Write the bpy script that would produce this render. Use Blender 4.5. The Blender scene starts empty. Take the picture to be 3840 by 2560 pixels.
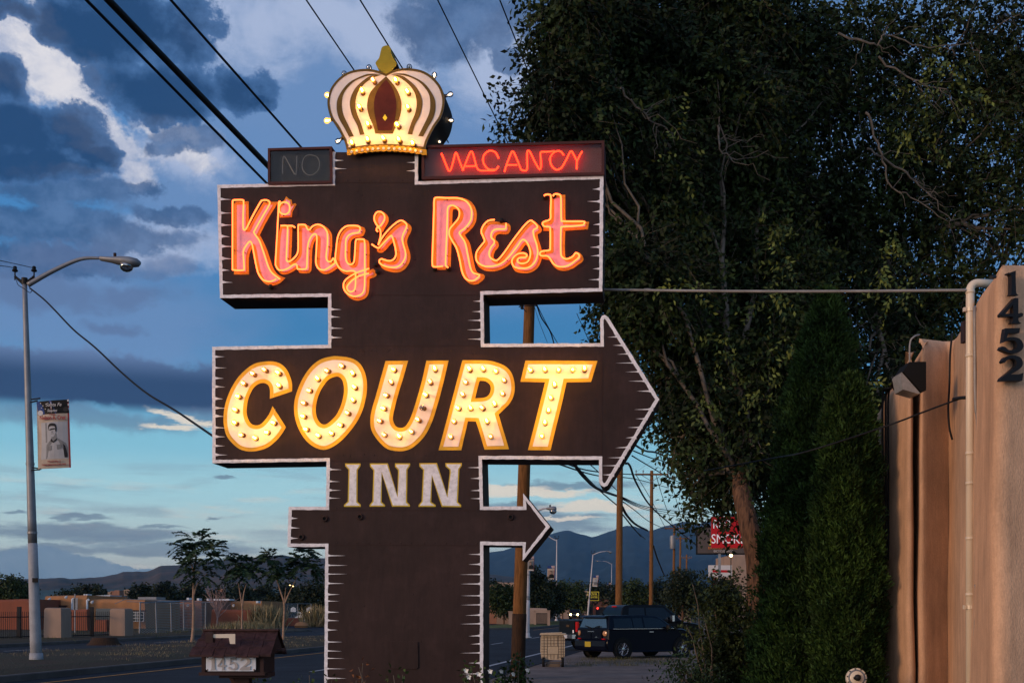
import bpy, math, random
import numpy as np
from mathutils import Vector, Matrix
from mathutils.geometry import delaunay_2d_cdt
random.seed(7)
rng = np.random.default_rng(11)
SC = bpy.context.scene
COL = SC.collection
R = math.radians
F = 4267.0; CX = 1920.0; HY = 2288.0; CZ = 1.6

# ---------------------------------------------------------------- helpers
def W(px, py, d):
    return Vector(((px-CX)/F*d, d, CZ+(HY-py)/F*d))
def G(px, py):                     # ground point seen at this spot of the photo
    d = CZ*F/(py-HY)
    return Vector(((px-CX)/F*d, d, 0))
RM = {}
def tag(o, label=None, cat=None, group=None, kind=None):
    if label: o['label'] = label
    if cat: o['category'] = cat
    if group: o['group'] = group
    if kind: o['kind'] = kind
    return o
def thing(name, label, cat, loc=(0,0,0), rotz=0, group=None):
    o = bpy.data.objects.new(name, None); COL.objects.link(o)
    o.location = loc; o.rotation_euler = (0,0,rotz); o.empty_display_size = .2
    tag(o, label, cat, group)
    RM[o.name] = (Matrix.Translation(Vector(loc)) @ Matrix.Rotation(rotz,4,'Z')).inverted()
    return o
class MB:
    def __init__(s, local=False): s.v=[]; s.f=[]; s.m=[]; s.local=local; s.mi=0
    def add(s, vs, fs, mi=None):
        n=len(s.v); s.v += [tuple(v) for v in vs]
        for f in fs: s.f.append(tuple(i+n for i in f)); s.m.append(s.mi if mi is None else mi)
        return s
    def box(s, c, size, rz=0, M=None):
        hx,hy,hz=[a/2 for a in size]; ca,sa=math.cos(rz),math.sin(rz); vs=[]
        for x,y,z in ((-1,-1,-1),(1,-1,-1),(1,1,-1),(-1,1,-1),(-1,-1,1),(1,-1,1),(1,1,1),(-1,1,1)):
            X,Y,Z=x*hx,y*hy,z*hz
            vs.append((c[0]+X*ca-Y*sa, c[1]+X*sa+Y*ca, c[2]+Z))
        return s.add(vs,[(0,3,2,1),(4,5,6,7),(0,1,5,4),(1,2,6,5),(2,3,7,6),(3,0,4,7)])
    def tube(s, pts, rad, n=8, cap=True):
        pts=[Vector(p) for p in pts]
        if not hasattr(rad,'__len__'): rad=[rad]*len(pts)
        vs=[];fs=[]; up=None
        for i,p in enumerate(pts):
            a=pts[max(i-1,0)]; b=pts[min(i+1,len(pts)-1)]; t=(b-a)
            if t.length<1e-9: t=Vector((0,0,1))
            t.normalize()
            if up is None:
                up=Vector((0,0,1)) if abs(t.z)<.9 else Vector((1,0,0))
                u=t.cross(up).normalized()
            else:
                u=(u-t*u.dot(t))
                u = u.normalized() if u.length>1e-6 else t.orthogonal().normalized()
            w=t.cross(u)
            for k in range(n):
                an=2*math.pi*k/n
                vs.append(p+(u*math.cos(an)+w*math.sin(an))*rad[i])
        for i in range(len(pts)-1):
            for k in range(n):
                a=i*n+k;b=i*n+(k+1)%n
                fs.append((a,b,b+n,a+n))
        if cap:
            fs.append(tuple(range(n-1,-1,-1))); fs.append(tuple(range((len(pts)-1)*n,len(pts)*n)))
        return s.add(vs,fs)
    def lathe(s, prof, o=(0,0,0), ax=(0,0,1), n=16, mis=None):
        ax=Vector(ax).normalized(); u=ax.orthogonal().normalized(); w=ax.cross(u); o=Vector(o)
        vs=[]
        for r,h in prof:
            for k in range(n):
                a=2*math.pi*k/n; vs.append(o+ax*h+(u*math.cos(a)+w*math.sin(a))*r)
        b0=len(s.v); s.v+= [tuple(v) for v in vs]
        for i in range(len(prof)-1):
            for k in range(n):
                a=b0+i*n+k;b=b0+i*n+(k+1)%n
                s.f.append((a,b,b+n,a+n)); s.m.append(mis[i] if mis else s.mi)
        for i,rev in ((0,True),(len(prof)-1,False)):
            if prof[i][0]>1e-4:
                q=[b0+i*n+k for k in range(n)]
                s.f.append(tuple(q[::-1] if rev else q)); s.m.append(s.mi if not mis else mis[min(i,len(mis)-1)])
        return s
    def flat(s, polys, fn, w, mode='union'):      # filled outline at fn(u,v,w)
        v2,tr=fill(polys,mode)
        return s.add([fn(p[0],p[1],w) for p in v2],tr)
    def prism(s, polys, fn, w0, w1, mode='union', back=True):
        s.flat(polys,fn,w0,mode)
        if back:
            v2,tr=fill(polys,mode); s.add([fn(p[0],p[1],w1) for p in v2],[t[::-1] for t in tr])
        for P in polys:
            n=len(P); vs=[fn(p[0],p[1],w0) for p in P]+[fn(p[0],p[1],w1) for p in P]
            s.add(vs,[(i,(i+1)%n,(i+1)%n+n,i+n) for i in range(n)])
        return s
    def build(s, name, mat, parent=None, smooth=False, root=None):
        vs=s.v
        if parent is not None:
            rm=RM[parent.name]
            if not s.local: vs=[tuple(rm@Vector(v)) for v in vs]
        me=bpy.data.meshes.new(name); me.from_pydata(vs,[],s.f)
        mats=mat if isinstance(mat,(list,tuple)) else [mat]
        for m in mats: me.materials.append(m)
        if len(mats)>1: me.polygons.foreach_set('material_index', s.m)
        if smooth: me.polygons.foreach_set('use_smooth',[True]*len(me.polygons))
        me.update()
        o=bpy.data.objects.new(name,me); COL.objects.link(o)
        if parent is not None: o.parent=parent; RM[o.name]=RM[parent.name]
        else: RM[o.name]=Matrix.Identity(4)
        if smooth and smooth!='all':
            try: me.set_sharp_from_angle(angle=R(40))
            except Exception: pass
        return o
def area(P): return .5*sum(P[i][0]*P[(i+1)%len(P)][1]-P[(i+1)%len(P)][0]*P[i][1] for i in range(len(P)))
def fill(polys, mode='union'):
    vs=[];ed=[];pl=[]
    for P in polys:
        P=[tuple(p[:2]) for p in P]
        if mode=='union' and area(P)<0: P=P[::-1]
        pl.append(P); n0=len(vs); vs+=P; ed+=[(n0+i,n0+(i+1)%len(P)) for i in range(len(P))]
    ov,oe,of,_,_,_=delaunay_2d_cdt([Vector(v) for v in vs],ed,[],0,1e-7)
    out=[]
    A=[np.array(P) for P in pl]
    for f in of:
        c=sum((ov[i] for i in f),Vector((0,0)))/len(f); wn=0; cr=0
        for P in A:
            a=P; b=np.roll(P,-1,0)
            up=(a[:,1]<=c.y)&(b[:,1]>c.y); dn=(a[:,1]>c.y)&(b[:,1]<=c.y)
            isl=(b[:,0]-a[:,0])*(c.y-a[:,1])-(c.x-a[:,0])*(b[:,1]-a[:,1])
            wn+=int((up&(isl>0)).sum())-int((dn&(isl<0)).sum())
            cr+=int((up&(isl>0)).sum())+int((dn&(isl<0)).sum())
        if (mode=='union' and wn>0) or (mode=='odd' and cr%2==1): out.append(tuple(f))
    return [(v.x,v.y) for v in ov],out
def cat(pts, closed=True, sub=5):       # smooth curve; a third value of 1 keeps a corner
    n=len(pts); out=[]
    def g(i): return pts[i%n] if closed else pts[max(0,min(n-1,i))]
    for i in range(n if closed else n-1):
        p1,p2=g(i),g(i+1)
        c1=len(p1)>2 and p1[2]==1; c2=len(p2)>2 and p2[2]==1
        p0=g(i-1) if not c1 else p1; p3=g(i+2) if not c2 else p2
        if c1 and c2: out.append(tuple(p1[:2])); continue
        for k in range(sub):
            t=k/sub;t2=t*t;t3=t2*t
            out.append(tuple(.5*(2*p1[j]+(p2[j]-p0[j])*t+(2*p0[j]-5*p1[j]+4*p2[j]-p3[j])*t2+(3*p1[j]-p0[j]-3*p2[j]+p3[j])*t3) for j in (0,1)))
    if not closed: out.append(tuple(pts[-1][:2]))
    return out
def cat3(pts, sub=6):
    n=len(pts);out=[]
    for i in range(n-1):
        p0,p1,p2,p3=pts[max(i-1,0)],pts[i],pts[i+1],pts[min(i+2,n-1)]
        for k in range(sub):
            t=k/sub;t2=t*t;t3=t2*t
            out.append(Vector([.5*(2*p1[j]+(p2[j]-p0[j])*t+(2*p0[j]-5*p1[j]+4*p2[j]-p3[j])*t2+(3*p1[j]-p0[j]-3*p2[j]+p3[j])*t3) for j in range(3)]))
    out.append(Vector(pts[-1])); return out
def offs(P, d):                          # grow (d>0) or shrink a closed outline
    s=1 if area(P)>0 else -1; n=len(P); out=[]
    for i in range(n):
        a,b,c=Vector(P[i-1][:2]),Vector(P[i][:2]),Vector(P[(i+1)%n][:2])
        e1=b-a; e2=c-b
        if e1.length<1e-9: e1=e2
        if e2.length<1e-9: e2=e1
        if e1.length<1e-9: out.append(tuple(b)); continue
        e1=e1.normalized(); e2=e2.normalized()
        n1=Vector((e1.y,-e1.x))*s; n2=Vector((e2.y,-e2.x))*s
        m=n1+n2
        if m.length<1e-3: m=n1
        m.normalize(); k=max(m.dot(n1),.45)
        out.append(tuple(b+m*(d/k)))
    return out
def tr(P, ox, oy, s): return [(ox+p[0]/s, oy+p[1]/s)+tuple(p[2:3]) for p in P]

# ---------------------------------------------------------------- materials
def mat(name, col, rough=.7, metal=0, var=0, vscale=5, bump=0, bscale=40, spec=.14, emit=None, es=0, coat=0, trans=0, col2=None, stretch=None, island=0, coords='Object', detail=6):
    m=bpy.data.materials.new(name); m.use_nodes=True; nt=m.node_tree; N=nt.nodes; L=nt.links
    b=N['Principled BSDF']; b.inputs['Base Color'].default_value=(*col,1)
    b.inputs['Roughness'].default_value=rough; b.inputs['Metallic'].default_value=metal
    b.inputs['Specular IOR Level'].default_value=spec
    if coat: b.inputs['Coat Weight'].default_value=coat; b.inputs['Coat Roughness'].default_value=.06
    if trans: b.inputs['Transmission Weight'].default_value=trans
    if emit: b.inputs['Emission Color'].default_value=(*emit,1); b.inputs['Emission Strength'].default_value=es
    tc=N.new('ShaderNodeTexCoord'); src=tc.outputs[coords]
    if stretch:
        mp=N.new('ShaderNodeMapping'); mp.inputs['Scale'].default_value=stretch; L.new(src,mp.inputs[0]); src=mp.outputs[0]
    if var or col2:
        c2=col2 or tuple(c*(1-var) for c in col); c1=tuple(min(1,c*(1+var*.6)) for c in col) if not col2 else col
        nz=N.new('ShaderNodeTexNoise'); nz.inputs['Scale'].default_value=vscale; nz.inputs['Detail'].default_value=detail; nz.inputs['Roughness'].default_value=.62
        L.new(src,nz.inputs['Vector'])
        mr=N.new('ShaderNodeMapRange'); mr.inputs[1].default_value=.32; mr.inputs[2].default_value=.68; L.new(nz.outputs['Fac'],mr.inputs[0])
        mx=N.new('ShaderNodeMix'); mx.data_type='RGBA'; mx.inputs[6].default_value=(*c2,1); mx.inputs[7].default_value=(*c1,1)
        L.new(mr.outputs[0],mx.inputs[0]); out=mx.outputs[2]
        if island:
            ge=N.new('ShaderNodeNewGeometry'); hs=N.new('ShaderNodeHueSaturation')
            m2=N.new('ShaderNodeMapRange'); m2.inputs[3].default_value=1-island; m2.inputs[4].default_value=1+island
            L.new(ge.outputs['Random Per Island'],m2.inputs[0]); L.new(m2.outputs[0],hs.inputs['Value']); L.new(out,hs.inputs['Color']); out=hs.outputs[0]
        L.new(out,b.inputs['Base Color'])
    if bump:
        n2=N.new('ShaderNodeTexNoise'); n2.inputs['Scale'].default_value=bscale; n2.inputs['Detail'].default_value=4; L.new(src,n2.inputs['Vector'])
        bp=N.new('ShaderNodeBump'); bp.inputs['Strength'].default_value=1; bp.inputs['Distance'].default_value=bump; L.new(n2.outputs['Fac'],bp.inputs['Height']); L.new(bp.outputs[0],b.inputs['Normal'])
    return m
def emis(name,col,s):
    m=bpy.data.materials.new(name); m.use_nodes=True; nt=m.node_tree; nt.nodes.clear()
    e=nt.nodes.new('ShaderNodeEmission'); e.inputs[0].default_value=(*col,1); e.inputs[1].default_value=s
    o=nt.nodes.new('ShaderNodeOutputMaterial'); nt.links.new(e.outputs[0],o.inputs[0]); return m
def glassy(name,tint,t=.8,rough=.05,glow=None,gs=0):      # thin glass: partly clear, partly mirror
    m=bpy.data.materials.new(name); m.use_nodes=True; nt=m.node_tree; N=nt.nodes; L=nt.links; N.clear()
    tb=N.new('ShaderNodeBsdfTransparent'); tb.inputs[0].default_value=(*tint,1)
    g=N.new('ShaderNodeBsdfGlossy'); g.inputs['Roughness'].default_value=rough; g.inputs[0].default_value=(.9,.9,.9,1)
    mx=N.new('ShaderNodeMixShader'); fr=N.new('ShaderNodeFresnel'); fr.inputs[0].default_value=1.5
    ad=N.new('ShaderNodeMath'); ad.operation='ADD'; ad.inputs[1].default_value=1-t-.04; ad.use_clamp=True; L.new(fr.outputs[0],ad.inputs[0])
    L.new(ad.outputs[0],mx.inputs[0]); L.new(tb.outputs[0],mx.inputs[1]); L.new(g.outputs[0],mx.inputs[2]); out=mx.outputs[0]
    if glow:
        e=N.new('ShaderNodeEmission'); e.inputs[0].default_value=(*glow,1); e.inputs[1].default_value=gs
        a=N.new('ShaderNodeAddShader'); L.new(out,a.inputs[0]); L.new(e.outputs[0],a.inputs[1]); out=a.outputs[0]
    o=N.new('ShaderNodeOutputMaterial'); L.new(out,o.inputs[0]); return m
def grime(m,scale,stretch,lo,hi,t0=.35,t1=.7):
    nt=m.node_tree;N=nt.nodes;L=nt.links;b=N['Principled BSDF'];src=b.inputs['Base Color'].links[0].from_socket
    tc=N.new('ShaderNodeTexCoord');mp=N.new('ShaderNodeMapping');mp.inputs['Scale'].default_value=stretch;mp.inputs['Location'].default_value=(3,7,1);L.new(tc.outputs['Object'],mp.inputs[0])
    n=N.new('ShaderNodeTexNoise');n.inputs['Scale'].default_value=scale;n.inputs['Detail'].default_value=12;n.inputs['Roughness'].default_value=.7;L.new(mp.outputs[0],n.inputs['Vector'])
    r=N.new('ShaderNodeMapRange');r.inputs[1].default_value=t0;r.inputs[2].default_value=t1;r.inputs[3].default_value=lo;r.inputs[4].default_value=hi;L.new(n.outputs['Fac'],r.inputs[0])
    h=N.new('ShaderNodeHueSaturation');L.new(r.outputs[0],h.inputs['Value']);L.new(src,h.inputs['Color']);L.new(h.outputs[0],b.inputs['Base Color'])
M={}
M['brown']=mat('sign brown paint',(.034,.0185,.0172),.6,var=.34,vscale=2.2,bump=.004,bscale=9,spec=.16,stretch=(1,1,.6),detail=10)
grime(M['brown'],5,(1,1,1),.85,1.35,.5,.8); grime(M['brown'],14,(2.5,1,.3),.86,1.12)
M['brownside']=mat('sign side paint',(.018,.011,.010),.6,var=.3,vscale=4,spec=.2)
M['white']=mat('white trim paint',(.70,.69,.72),.5,var=.14,vscale=9,bump=.001)
M['seam']=mat('seam shadow gap',(.03,.016,.015),.7)
M['orange']=mat('orange letter paint',(.62,.25,.02),.5,var=.12,vscale=14)
M['pink']=mat('pink letter paint',(.68,.38,.46),.5,var=.14,vscale=12)
M['yellow']=mat('golden letter paint',(.62,.36,.03),.5,var=.14,vscale=10)
M['yellow2']=mat('yellow letter edge',(.55,.40,.04),.5,var=.1,vscale=10)
M['cream']=mat('white letter face paint',(.72,.66,.64),.5,var=.1,vscale=10)
M['olive']=mat('olive brown crown paint',(.11,.07,.014),.5,var=.25,vscale=14)
M['maroon']=mat('maroon crown paint',(.055,.010,.008),.5,var=.3,vscale=10)
M['gold']=mat('golden crown band paint',(.45,.24,.02),.5,var=.2,vscale=14)
M['finial']=mat('mustard finial paint',(.30,.24,.02),.5,var=.15,vscale=14)
M['boxpaint']=mat('neon box maroon paint',(.06,.018,.016),.5,var=.2)
M['boxback_glow']=mat('glow tinted box backing',(.17,.065,.05),.6,var=.15,vscale=6)  # red raised in the base colour to carry the glow of the tubes
M['blackrub']=mat('black rubber',(.012,.012,.012),.5)
M['socket']=mat('bulb socket brass',(.16,.08,.03),.35,metal=.6)
def neonmat(col,s): return emis('neon tube glow',col,s)
M['neon']=neonmat((1,.12,.026),5.8)
M['neonred']=neonmat((1,.016,.003),15)
M['deadneon']=mat('unlit neon glass',(.15,.14,.11),.15,spec=.6,var=.1)
M['fil']=emis('glowing filament',(1,.52,.11),135)
M['filcool']=emis('filament of pale bulb',(1,.70,.42),6)
M['fildim']=emis('filament of weak bulb',(1,.50,.12),60)
M['bglass']=glassy('bulb glass',(1,.82,.5),.88,.03,(1,.50,.06),.75)
M['bglassc']=glassy('clear bulb glass',(.95,.95,.95),.8,.03)
M['bglassd']=glassy('weak bulb glass',(1,.8,.55),.82,.03,(1,.45,.08),.28)
M['pane']=glassy('sign window pane',(.8,.8,.8),.98,.2)
M['wood']=mat('treated timber pole',(.19,.085,.028),.8,var=.55,vscale=6,stretch=(6,6,.5),bump=.01,bscale=30)
M['bark']=mat('rough bark',(.17,.09,.052),.9,col2=(.03,.02,.015),vscale=9,stretch=(2.2,2.2,.45),bump=.05,bscale=9,coords='Object')
M['twig']=mat('grey twig bark',(.13,.11,.09),.9,var=.4)
M['paletrunk']=mat('pale young bark',(.30,.20,.14),.85,var=.3,vscale=9)
def leaf(name,c,c2,isl=.45,vs=1.1,rough=.5):
    return mat(name,c,rough,col2=c2,vscale=vs,island=isl,spec=.12,detail=2)
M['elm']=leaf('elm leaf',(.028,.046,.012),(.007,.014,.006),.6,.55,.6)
M['elm_painted_lit']=leaf('elm leaf painted sunlit',(.12,.15,.035),(.04,.06,.018),.4,2)  # light put into the colour: paler copy of the elm leaf for lit sprays
M['cypress']=leaf('cypress foliage',(.036,.072,.014),(.010,.024,.007),.6,2.5,.7)
M['bush']=leaf('shrub leaf',(.045,.062,.018),(.014,.026,.010),.55,1.5)
M['sapling']=leaf('sapling leaf',(.028,.055,.025),(.014,.03,.014),.4,2)
M['fartree']=leaf('distant foliage',(.030,.040,.018),(.010,.016,.009),.5,.25)
M['fartree2']=leaf('distant green foliage',(.045,.065,.020),(.02,.032,.012),.5,.3)
M['rose']=leaf('rose leaf',(.045,.080,.022),(.02,.04,.012),.5,5)
M['petalw']=mat('white petal',(.75,.75,.70),.6)
M['petalr']=mat('red petal',(.5,.01,.02),.6)
M['dryleaf']=leaf('dry rose leaf',(.20,.08,.03),(.08,.04,.02),.4,5)
M['strawgrass']=leaf('straw grass',(.34,.26,.15),(.16,.14,.06),.4,2)
M['lowgrass']=leaf('low grass',(.11,.11,.05),(.05,.06,.025),.4,2)
M['galv']=mat('galvanised steel',(.22,.23,.25),.5,metal=.4,var=.15,vscale=3)
M['palepole']=mat('painted lower pole',(.30,.31,.33),.6,var=.2,vscale=3)
M['darkmetal']=mat('dark iron',(.02,.02,.022),.5,metal=.3)
M['wire']=mat('black cable sheath',(.012,.012,.013),.6)
M['wiregrey']=mat('grey conduit',(.26,.25,.24),.5,metal=.2,var=.3,vscale=6)
M['pvc']=mat('cream drainpipe',(.62,.53,.40),.35,var=.1,vscale=2,spec=.5)
M['lens']=glassy('street lamp lens',(.5,.48,.45),.6,.1)
M['blacktext']=mat('black cast numbers',(.012,.012,.014),.45)
M['glassdark']=mat('tinted car glass',(.003,.005,.007),.06,spec=.35,coat=.15)
M['tyre']=mat('tyre rubber',(.012,.012,.012),.8)
M['alloy']=mat('alloy rim',(.5,.5,.52),.25,metal=.9)
M['navy']=mat('navy car paint',(.001,.0018,.008),.4,spec=.11,coat=.16)
M['blackcar']=mat('black truck paint',(.002,.002,.003),.4,spec=.12,coat=.14)
M['chrome']=mat('chrome trim',(.75,.75,.77),.2,metal=1)
M['redlens']=mat('red lamp lens',(.30,.004,.006),.2,coat=.6,emit=(1,.02,.02),es=.10)
M['brakelit']=emis('lit rear lamp',(1,.05,.03),4)
M['amberlens']=mat('amber clear lamp lens',(.45,.22,.10),.15,coat=.8)
M['headlit']=emis('lit headlight',(1,.72,.32),14)
M['bin']=mat('beige bin plastic',(.46,.37,.26),.6,var=.18,vscale=4)
M['binline']=mat('bin moulded ribs',(.13,.10,.075),.7)
M['shingle']=mat('mailbox shingle paint',(.045,.022,.020),.6,var=.3,vscale=18,bump=.004,bscale=50)
M['boxwood']=mat('mailbox board paint',(.04,.022,.02),.6,var=.25,vscale=9)
M['tin']=mat('white number plate',(.60,.62,.66),.4,metal=.2,var=.1)
M['tindigit']=mat('grey number relief',(.36,.34,.33),.5,var=.2,vscale=25)
M['plate']=mat('yellow licence plate',(.40,.30,.03),.5,var=.3,vscale=60)
M['print']=mat('banner cream print',(.42,.34,.27),.6,var=.2,vscale=3)
M['printred']=mat('banner red print',(.30,.03,.03),.6)
M['printblue']=mat('banner blue print',(.02,.05,.17),.6)
M['printwhite']=mat('banner white print',(.55,.53,.52),.6)
M['grey1']=mat('photo light grey',(.36,.36,.37),.6,var=.1,vscale=4)
M['grey2']=mat('photo mid grey',(.20,.20,.20),.6,var=.2,vscale=9)
M['grey3']=mat('photo dark grey',(.02,.02,.022),.6)
M['navyprint']=mat('photo navy print',(.015,.03,.08),.6)
M['skin']=mat('photo skin print',(.30,.20,.15),.6)
M['signred']=mat('red sign face',(.34,.008,.012),.5,emit=(.5,.01,.015),es=.10)
M['signgrey']=mat('dark grey sign face',(.10,.085,.08),.5,var=.1)
M['signwhite']=mat('white sign lettering',(.75,.75,.78),.5,emit=(.8,.8,.85),es=.12)
M['signyel']=mat('yellow sign lettering',(.65,.55,.05),.5)
M['signorange']=mat('orange sign lettering',(.55,.20,.06),.5)
M['black']=mat('matt black',(.008,.008,.008),.6)
def stucco(name,c,c2,sc=1.2):
    m=mat(name,c,.95,col2=c2,vscale=sc*1.5,stretch=(1.7,1.7,.7),bump=.005,bscale=60,detail=11,spec=.05); return m
M['adobe']=stucco('adobe stucco',(.66,.41,.255),(.50,.315,.20))
grime(M['adobe'],2.2,(1,1,.55),.8,1.15); grime(M['adobe'],9,(2,2,.22),.84,1.08); grime(M['adobe'],60,(1,1,1),.90,1.10)
M['adobe2']=stucco('orange adobe stucco',(.40,.19,.085),(.30,.15,.075),.5)
M['adobe3']=stucco('rose adobe stucco',(.30,.15,.10),(.22,.115,.08),.5)
M['terracotta']=stucco('terracotta stucco',(.26,.085,.05),(.18,.07,.045),.4)
M['tanwall']=stucco('tan wall stucco',(.33,.23,.17),(.25,.18,.14),.5)
M['windowdark']=mat('dark window glass',(.02,.025,.03),.08,spec=.8)
M['windowwhite']=mat('white window bars',(.5,.5,.5),.6)
M['lampwarm']=emis('small warm lamp',(1,.62,.22),16)
M['redglow']=emis('small red light',(1,.03,.02),5)
M['roofwhite']=mat('white roof plant',(.55,.6,.65),.5,var=.1)
M['teal']=mat('teal awning',(.04,.22,.28),.6)
# ground surfaces
M['asphalt']=mat('asphalt',(.020,.023,.030),.95,var=.3,vscale=.35,bump=.01,bscale=30,coords='Object')
M['lineW']=mat('white road paint',(.38,.38,.38),.7,var=.4,vscale=3)
M['lineY']=mat('yellow road paint',(.42,.20,.04),.7,var=.35,vscale=3)
M['kerb']=mat('concrete kerb',(.10,.085,.078),.85,var=.3,vscale=1)
M['dirt']=mat('dry earth',(.10,.075,.055),.95,col2=(.045,.045,.026),vscale=.35,bump=.03,bscale=8)
M['mulch']=mat('mulch and dry grass',(.06,.040,.028),.95,col2=(.045,.045,.025),vscale=1.4,bump=.05,bscale=14)
M['pad']=mat('dusty concrete',(.24,.185,.155),.95,col2=(.11,.09,.078),vscale=.7,bump=.012,bscale=12,detail=11)
M['islandgrass']=mat('island grass',(.11,.12,.03),.95,col2=(.07,.075,.03),vscale=1.5,bump=.04,bscale=14)
M['boxglass']=mat('prismatic lamp glass',(.26,.25,.24),.25,spec=.4,var=.2,vscale=30)
M['boxdark']=mat('unlit box backing',(.035,.035,.028),.6,var=.3,vscale=6)
M['paintpole']=mat('painted lamp pole',(.50,.47,.47),.5,var=.1,vscale=2)
grime(M['white'],30,(1,1,1),.72,1.06,.3,.55); grime(M['asphalt'],.9,(1,1,1),.75,1.3); grime(M['pad'],3,(1,1,1),.7,1.15); grime(M['shingle'],22,(1,1,2),.6,1.5)
GLOW=.66; SUN=1.9; HAZE=4e-5
# ---------------------------------------------------------------- the motel sign
TH=R(7); SD=9.7
SX0=(1515-CX)/F*SD
sign=thing('motel_sign','tall dark brown motel sign pylon with white jagged edges, neon lettering and a crown','sign',(SX0,SD,0),-TH)
def S(px,py,off=0.0):                 # photo point -> sign's own (u,y,z) on the plane "off" in front of its face
    nx,ny=math.sin(TH),math.cos(TH)
    rx,ry=SX0-off*nx, SD-off*ny
    a=(px-CX)/F
    d=(rx*nx+ry*ny)/(a*nx+ny)
    X=a*d; Z=CZ+(HY-py)/F*d
    u=(X-rx)*math.cos(TH)-(d-ry)*math.sin(TH)
    return (u,-off,Z)
def U(P,off=0.0): return [(lambda q:(q[0],q[2]))(S(p[0],p[1],off)) for p in P]
def FN(u,v,w): return (u,w,v)         # w = local y (negative = towards the viewer)
TK=.36
out=[(1246,571),(1567,575),(1567,682),(2262,660),(2258,1092),(1812,1104),(1815,1290),(2253,1288),(2252,1198),(2258,1185),(2268,1182),(2280,1190),
 (2471,1497),(2278,1818),(2266,1824),(2254,1818),(2247,1805),(2247,1722),(1806,1720),(1811,1899),(1963,1899),(1963,1851),(2062,1974),(1961,2099),(1961,2043),(1812,2041),(1810,2990),
 (1214,2990),(1221,2048),(1079,2048),(1084,1900),(1224,1900),(1226,1728),(798,1735),(797,1301),(1232,1294),(1232,1112),(826,1117),(816,695),(1246,685)]
body=MB(True); body.prism([U(out)],FN,0,TK); body.build('sign_body',[M['brown']],sign)
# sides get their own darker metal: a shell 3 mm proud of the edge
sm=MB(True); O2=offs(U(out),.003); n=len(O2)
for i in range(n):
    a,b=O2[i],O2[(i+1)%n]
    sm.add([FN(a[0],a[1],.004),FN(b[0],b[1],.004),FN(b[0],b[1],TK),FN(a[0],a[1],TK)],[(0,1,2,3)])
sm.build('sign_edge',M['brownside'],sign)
# white trim with spikes
ob=U(out); trm=MB(True)
ins=offs(ob,-.026)
def rough_edge(P,amp):
    o=[]
    for i in range(len(P)):
        a,b=Vector(P[i]),Vector(P[(i+1)%len(P)]); L=(b-a).length; k=max(1,int(L/.035))
        for j in range(k):
            q=a.lerp(b,j/k)
            if 0<j: q+=Vector((random.uniform(-amp,amp),random.uniform(-amp,amp)))
            o.append((q.x,q.y))
    return o
ring_in=rough_edge(ins,.0022); ring_out=rough_edge(offs(ob,.0025),.0018)
v2,tf=fill([ring_out,ring_in],'odd')
ok=[t for t in tf if sum(v2[i][1] for i in t)/3 < S(1400,594)[2] or abs(sum(v2[i][0] for i in t)/3-S(1406,600)[0])>.352]
trm.add([FN(p[0],p[1],-.004) for p in v2],ok)
def spikes(x0,y0,x1,y1,sgn,lmin,lmax,step=43):
    L=math.hypot(x1-x0,y1-y0); k=max(1,round(L/step))
    for j in range(k):
        t=(j+.5+random.uniform(-.16,.16))/k
        x,y=x0+(x1-x0)*t,y0+(y1-y0)*t; l=random.uniform(lmin,lmax); h=random.uniform(4.2,7); sk=random.uniform(-2,5)
        P=[(x,y-h-2),(x+sgn*9,y-h),(x+sgn*20,y-h*.35),(x+sgn*l,y+sk*.3),(x+sgn*20,y+h*.3),(x+sgn*9,y+h*.75),(x,y+h)]
        trm.prism([U(P,.0055)],FN,-.0055,-.004,back=False)
spikes(822,730,830,1085,1,34,52,44); spikes(2258,690,2255,1070,-1,32,62,44)
spikes(800,1325,803,1725,1,34,50,38); spikes(1247,588,1247,655,1,38,56,34); spikes(1566,592,1566,660,-1,36,56,34)
spikes(1233,1135,1233,1290,1,40,62,36); spikes(1812,1115,1813,1285,-1,38,62,34)
spikes(1227,1745,1226,1890,1,45,62,36); spikes(1808,1735,1811,1890,-1,45,66,36)
spikes(1082,1920,1080,2035,1,34,52,40); spikes(1220,2062,1216,2560,1,48,86,36); spikes(1811,2062,1810,2545,-1,46,90,36)
spikes(2310,1240,2462,1485,-1,45,80,44); spikes(2458,1520,2292,1798,-1,40,72,40)
trm.build('white_trim',M['white'],sign)
# seams, rivets, access door, empty lamp sockets
sb=MB(True)
def bar(x0,y0,x1,y1,wd=2.2,off=.0028,mb=None):
    a,b=Vector((x0,y0)),Vector((x1,y1)); nn=(b-a).normalized().orthogonal()*wd/2
    P=[(a+nn)[:],(b+nn)[:],(b-nn)[:],(a-nn)[:]]
    q=MB(True); q.flat([U(P,off)],FN,-off); q.build('panel_seam',M['seam'],sign)
bar(1260,684,1556,684); bar(1246,1298,1800,1296); bar(1240,1106,1800,1106); bar(1238,1727,1795,1727); bar(1238,1912,1798,1912); bar(1236,2041,1798,2043)
bar(2258,1200,2256,1800,2.0)
RVT=[None]
def rivet(q):
    if RVT[0] is None:
        m=MB(True); m.lathe([(.006,0),(.0045,.003),(.001,.004)],(0,0,0),(0,-1,0),6); o=m.build('rivet',M['brown'],sign); RVT[0]=o
    else: o=RVT[0].copy(); COL.objects.link(o); o.parent=sign
    o.location=q
for (x0,y0,x1,y1,k) in ((1262,2034,1790,2036,14),(1260,1905,1790,1905,9),(1265,676,1550,676,8),(2234,1390,2236,1650,6)):
    for j in range(k):
        t=j/(k-1); rivet(S(x0+(x1-x0)*t+random.uniform(-5,5),y0+(y1-y0)*t,0))
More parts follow.
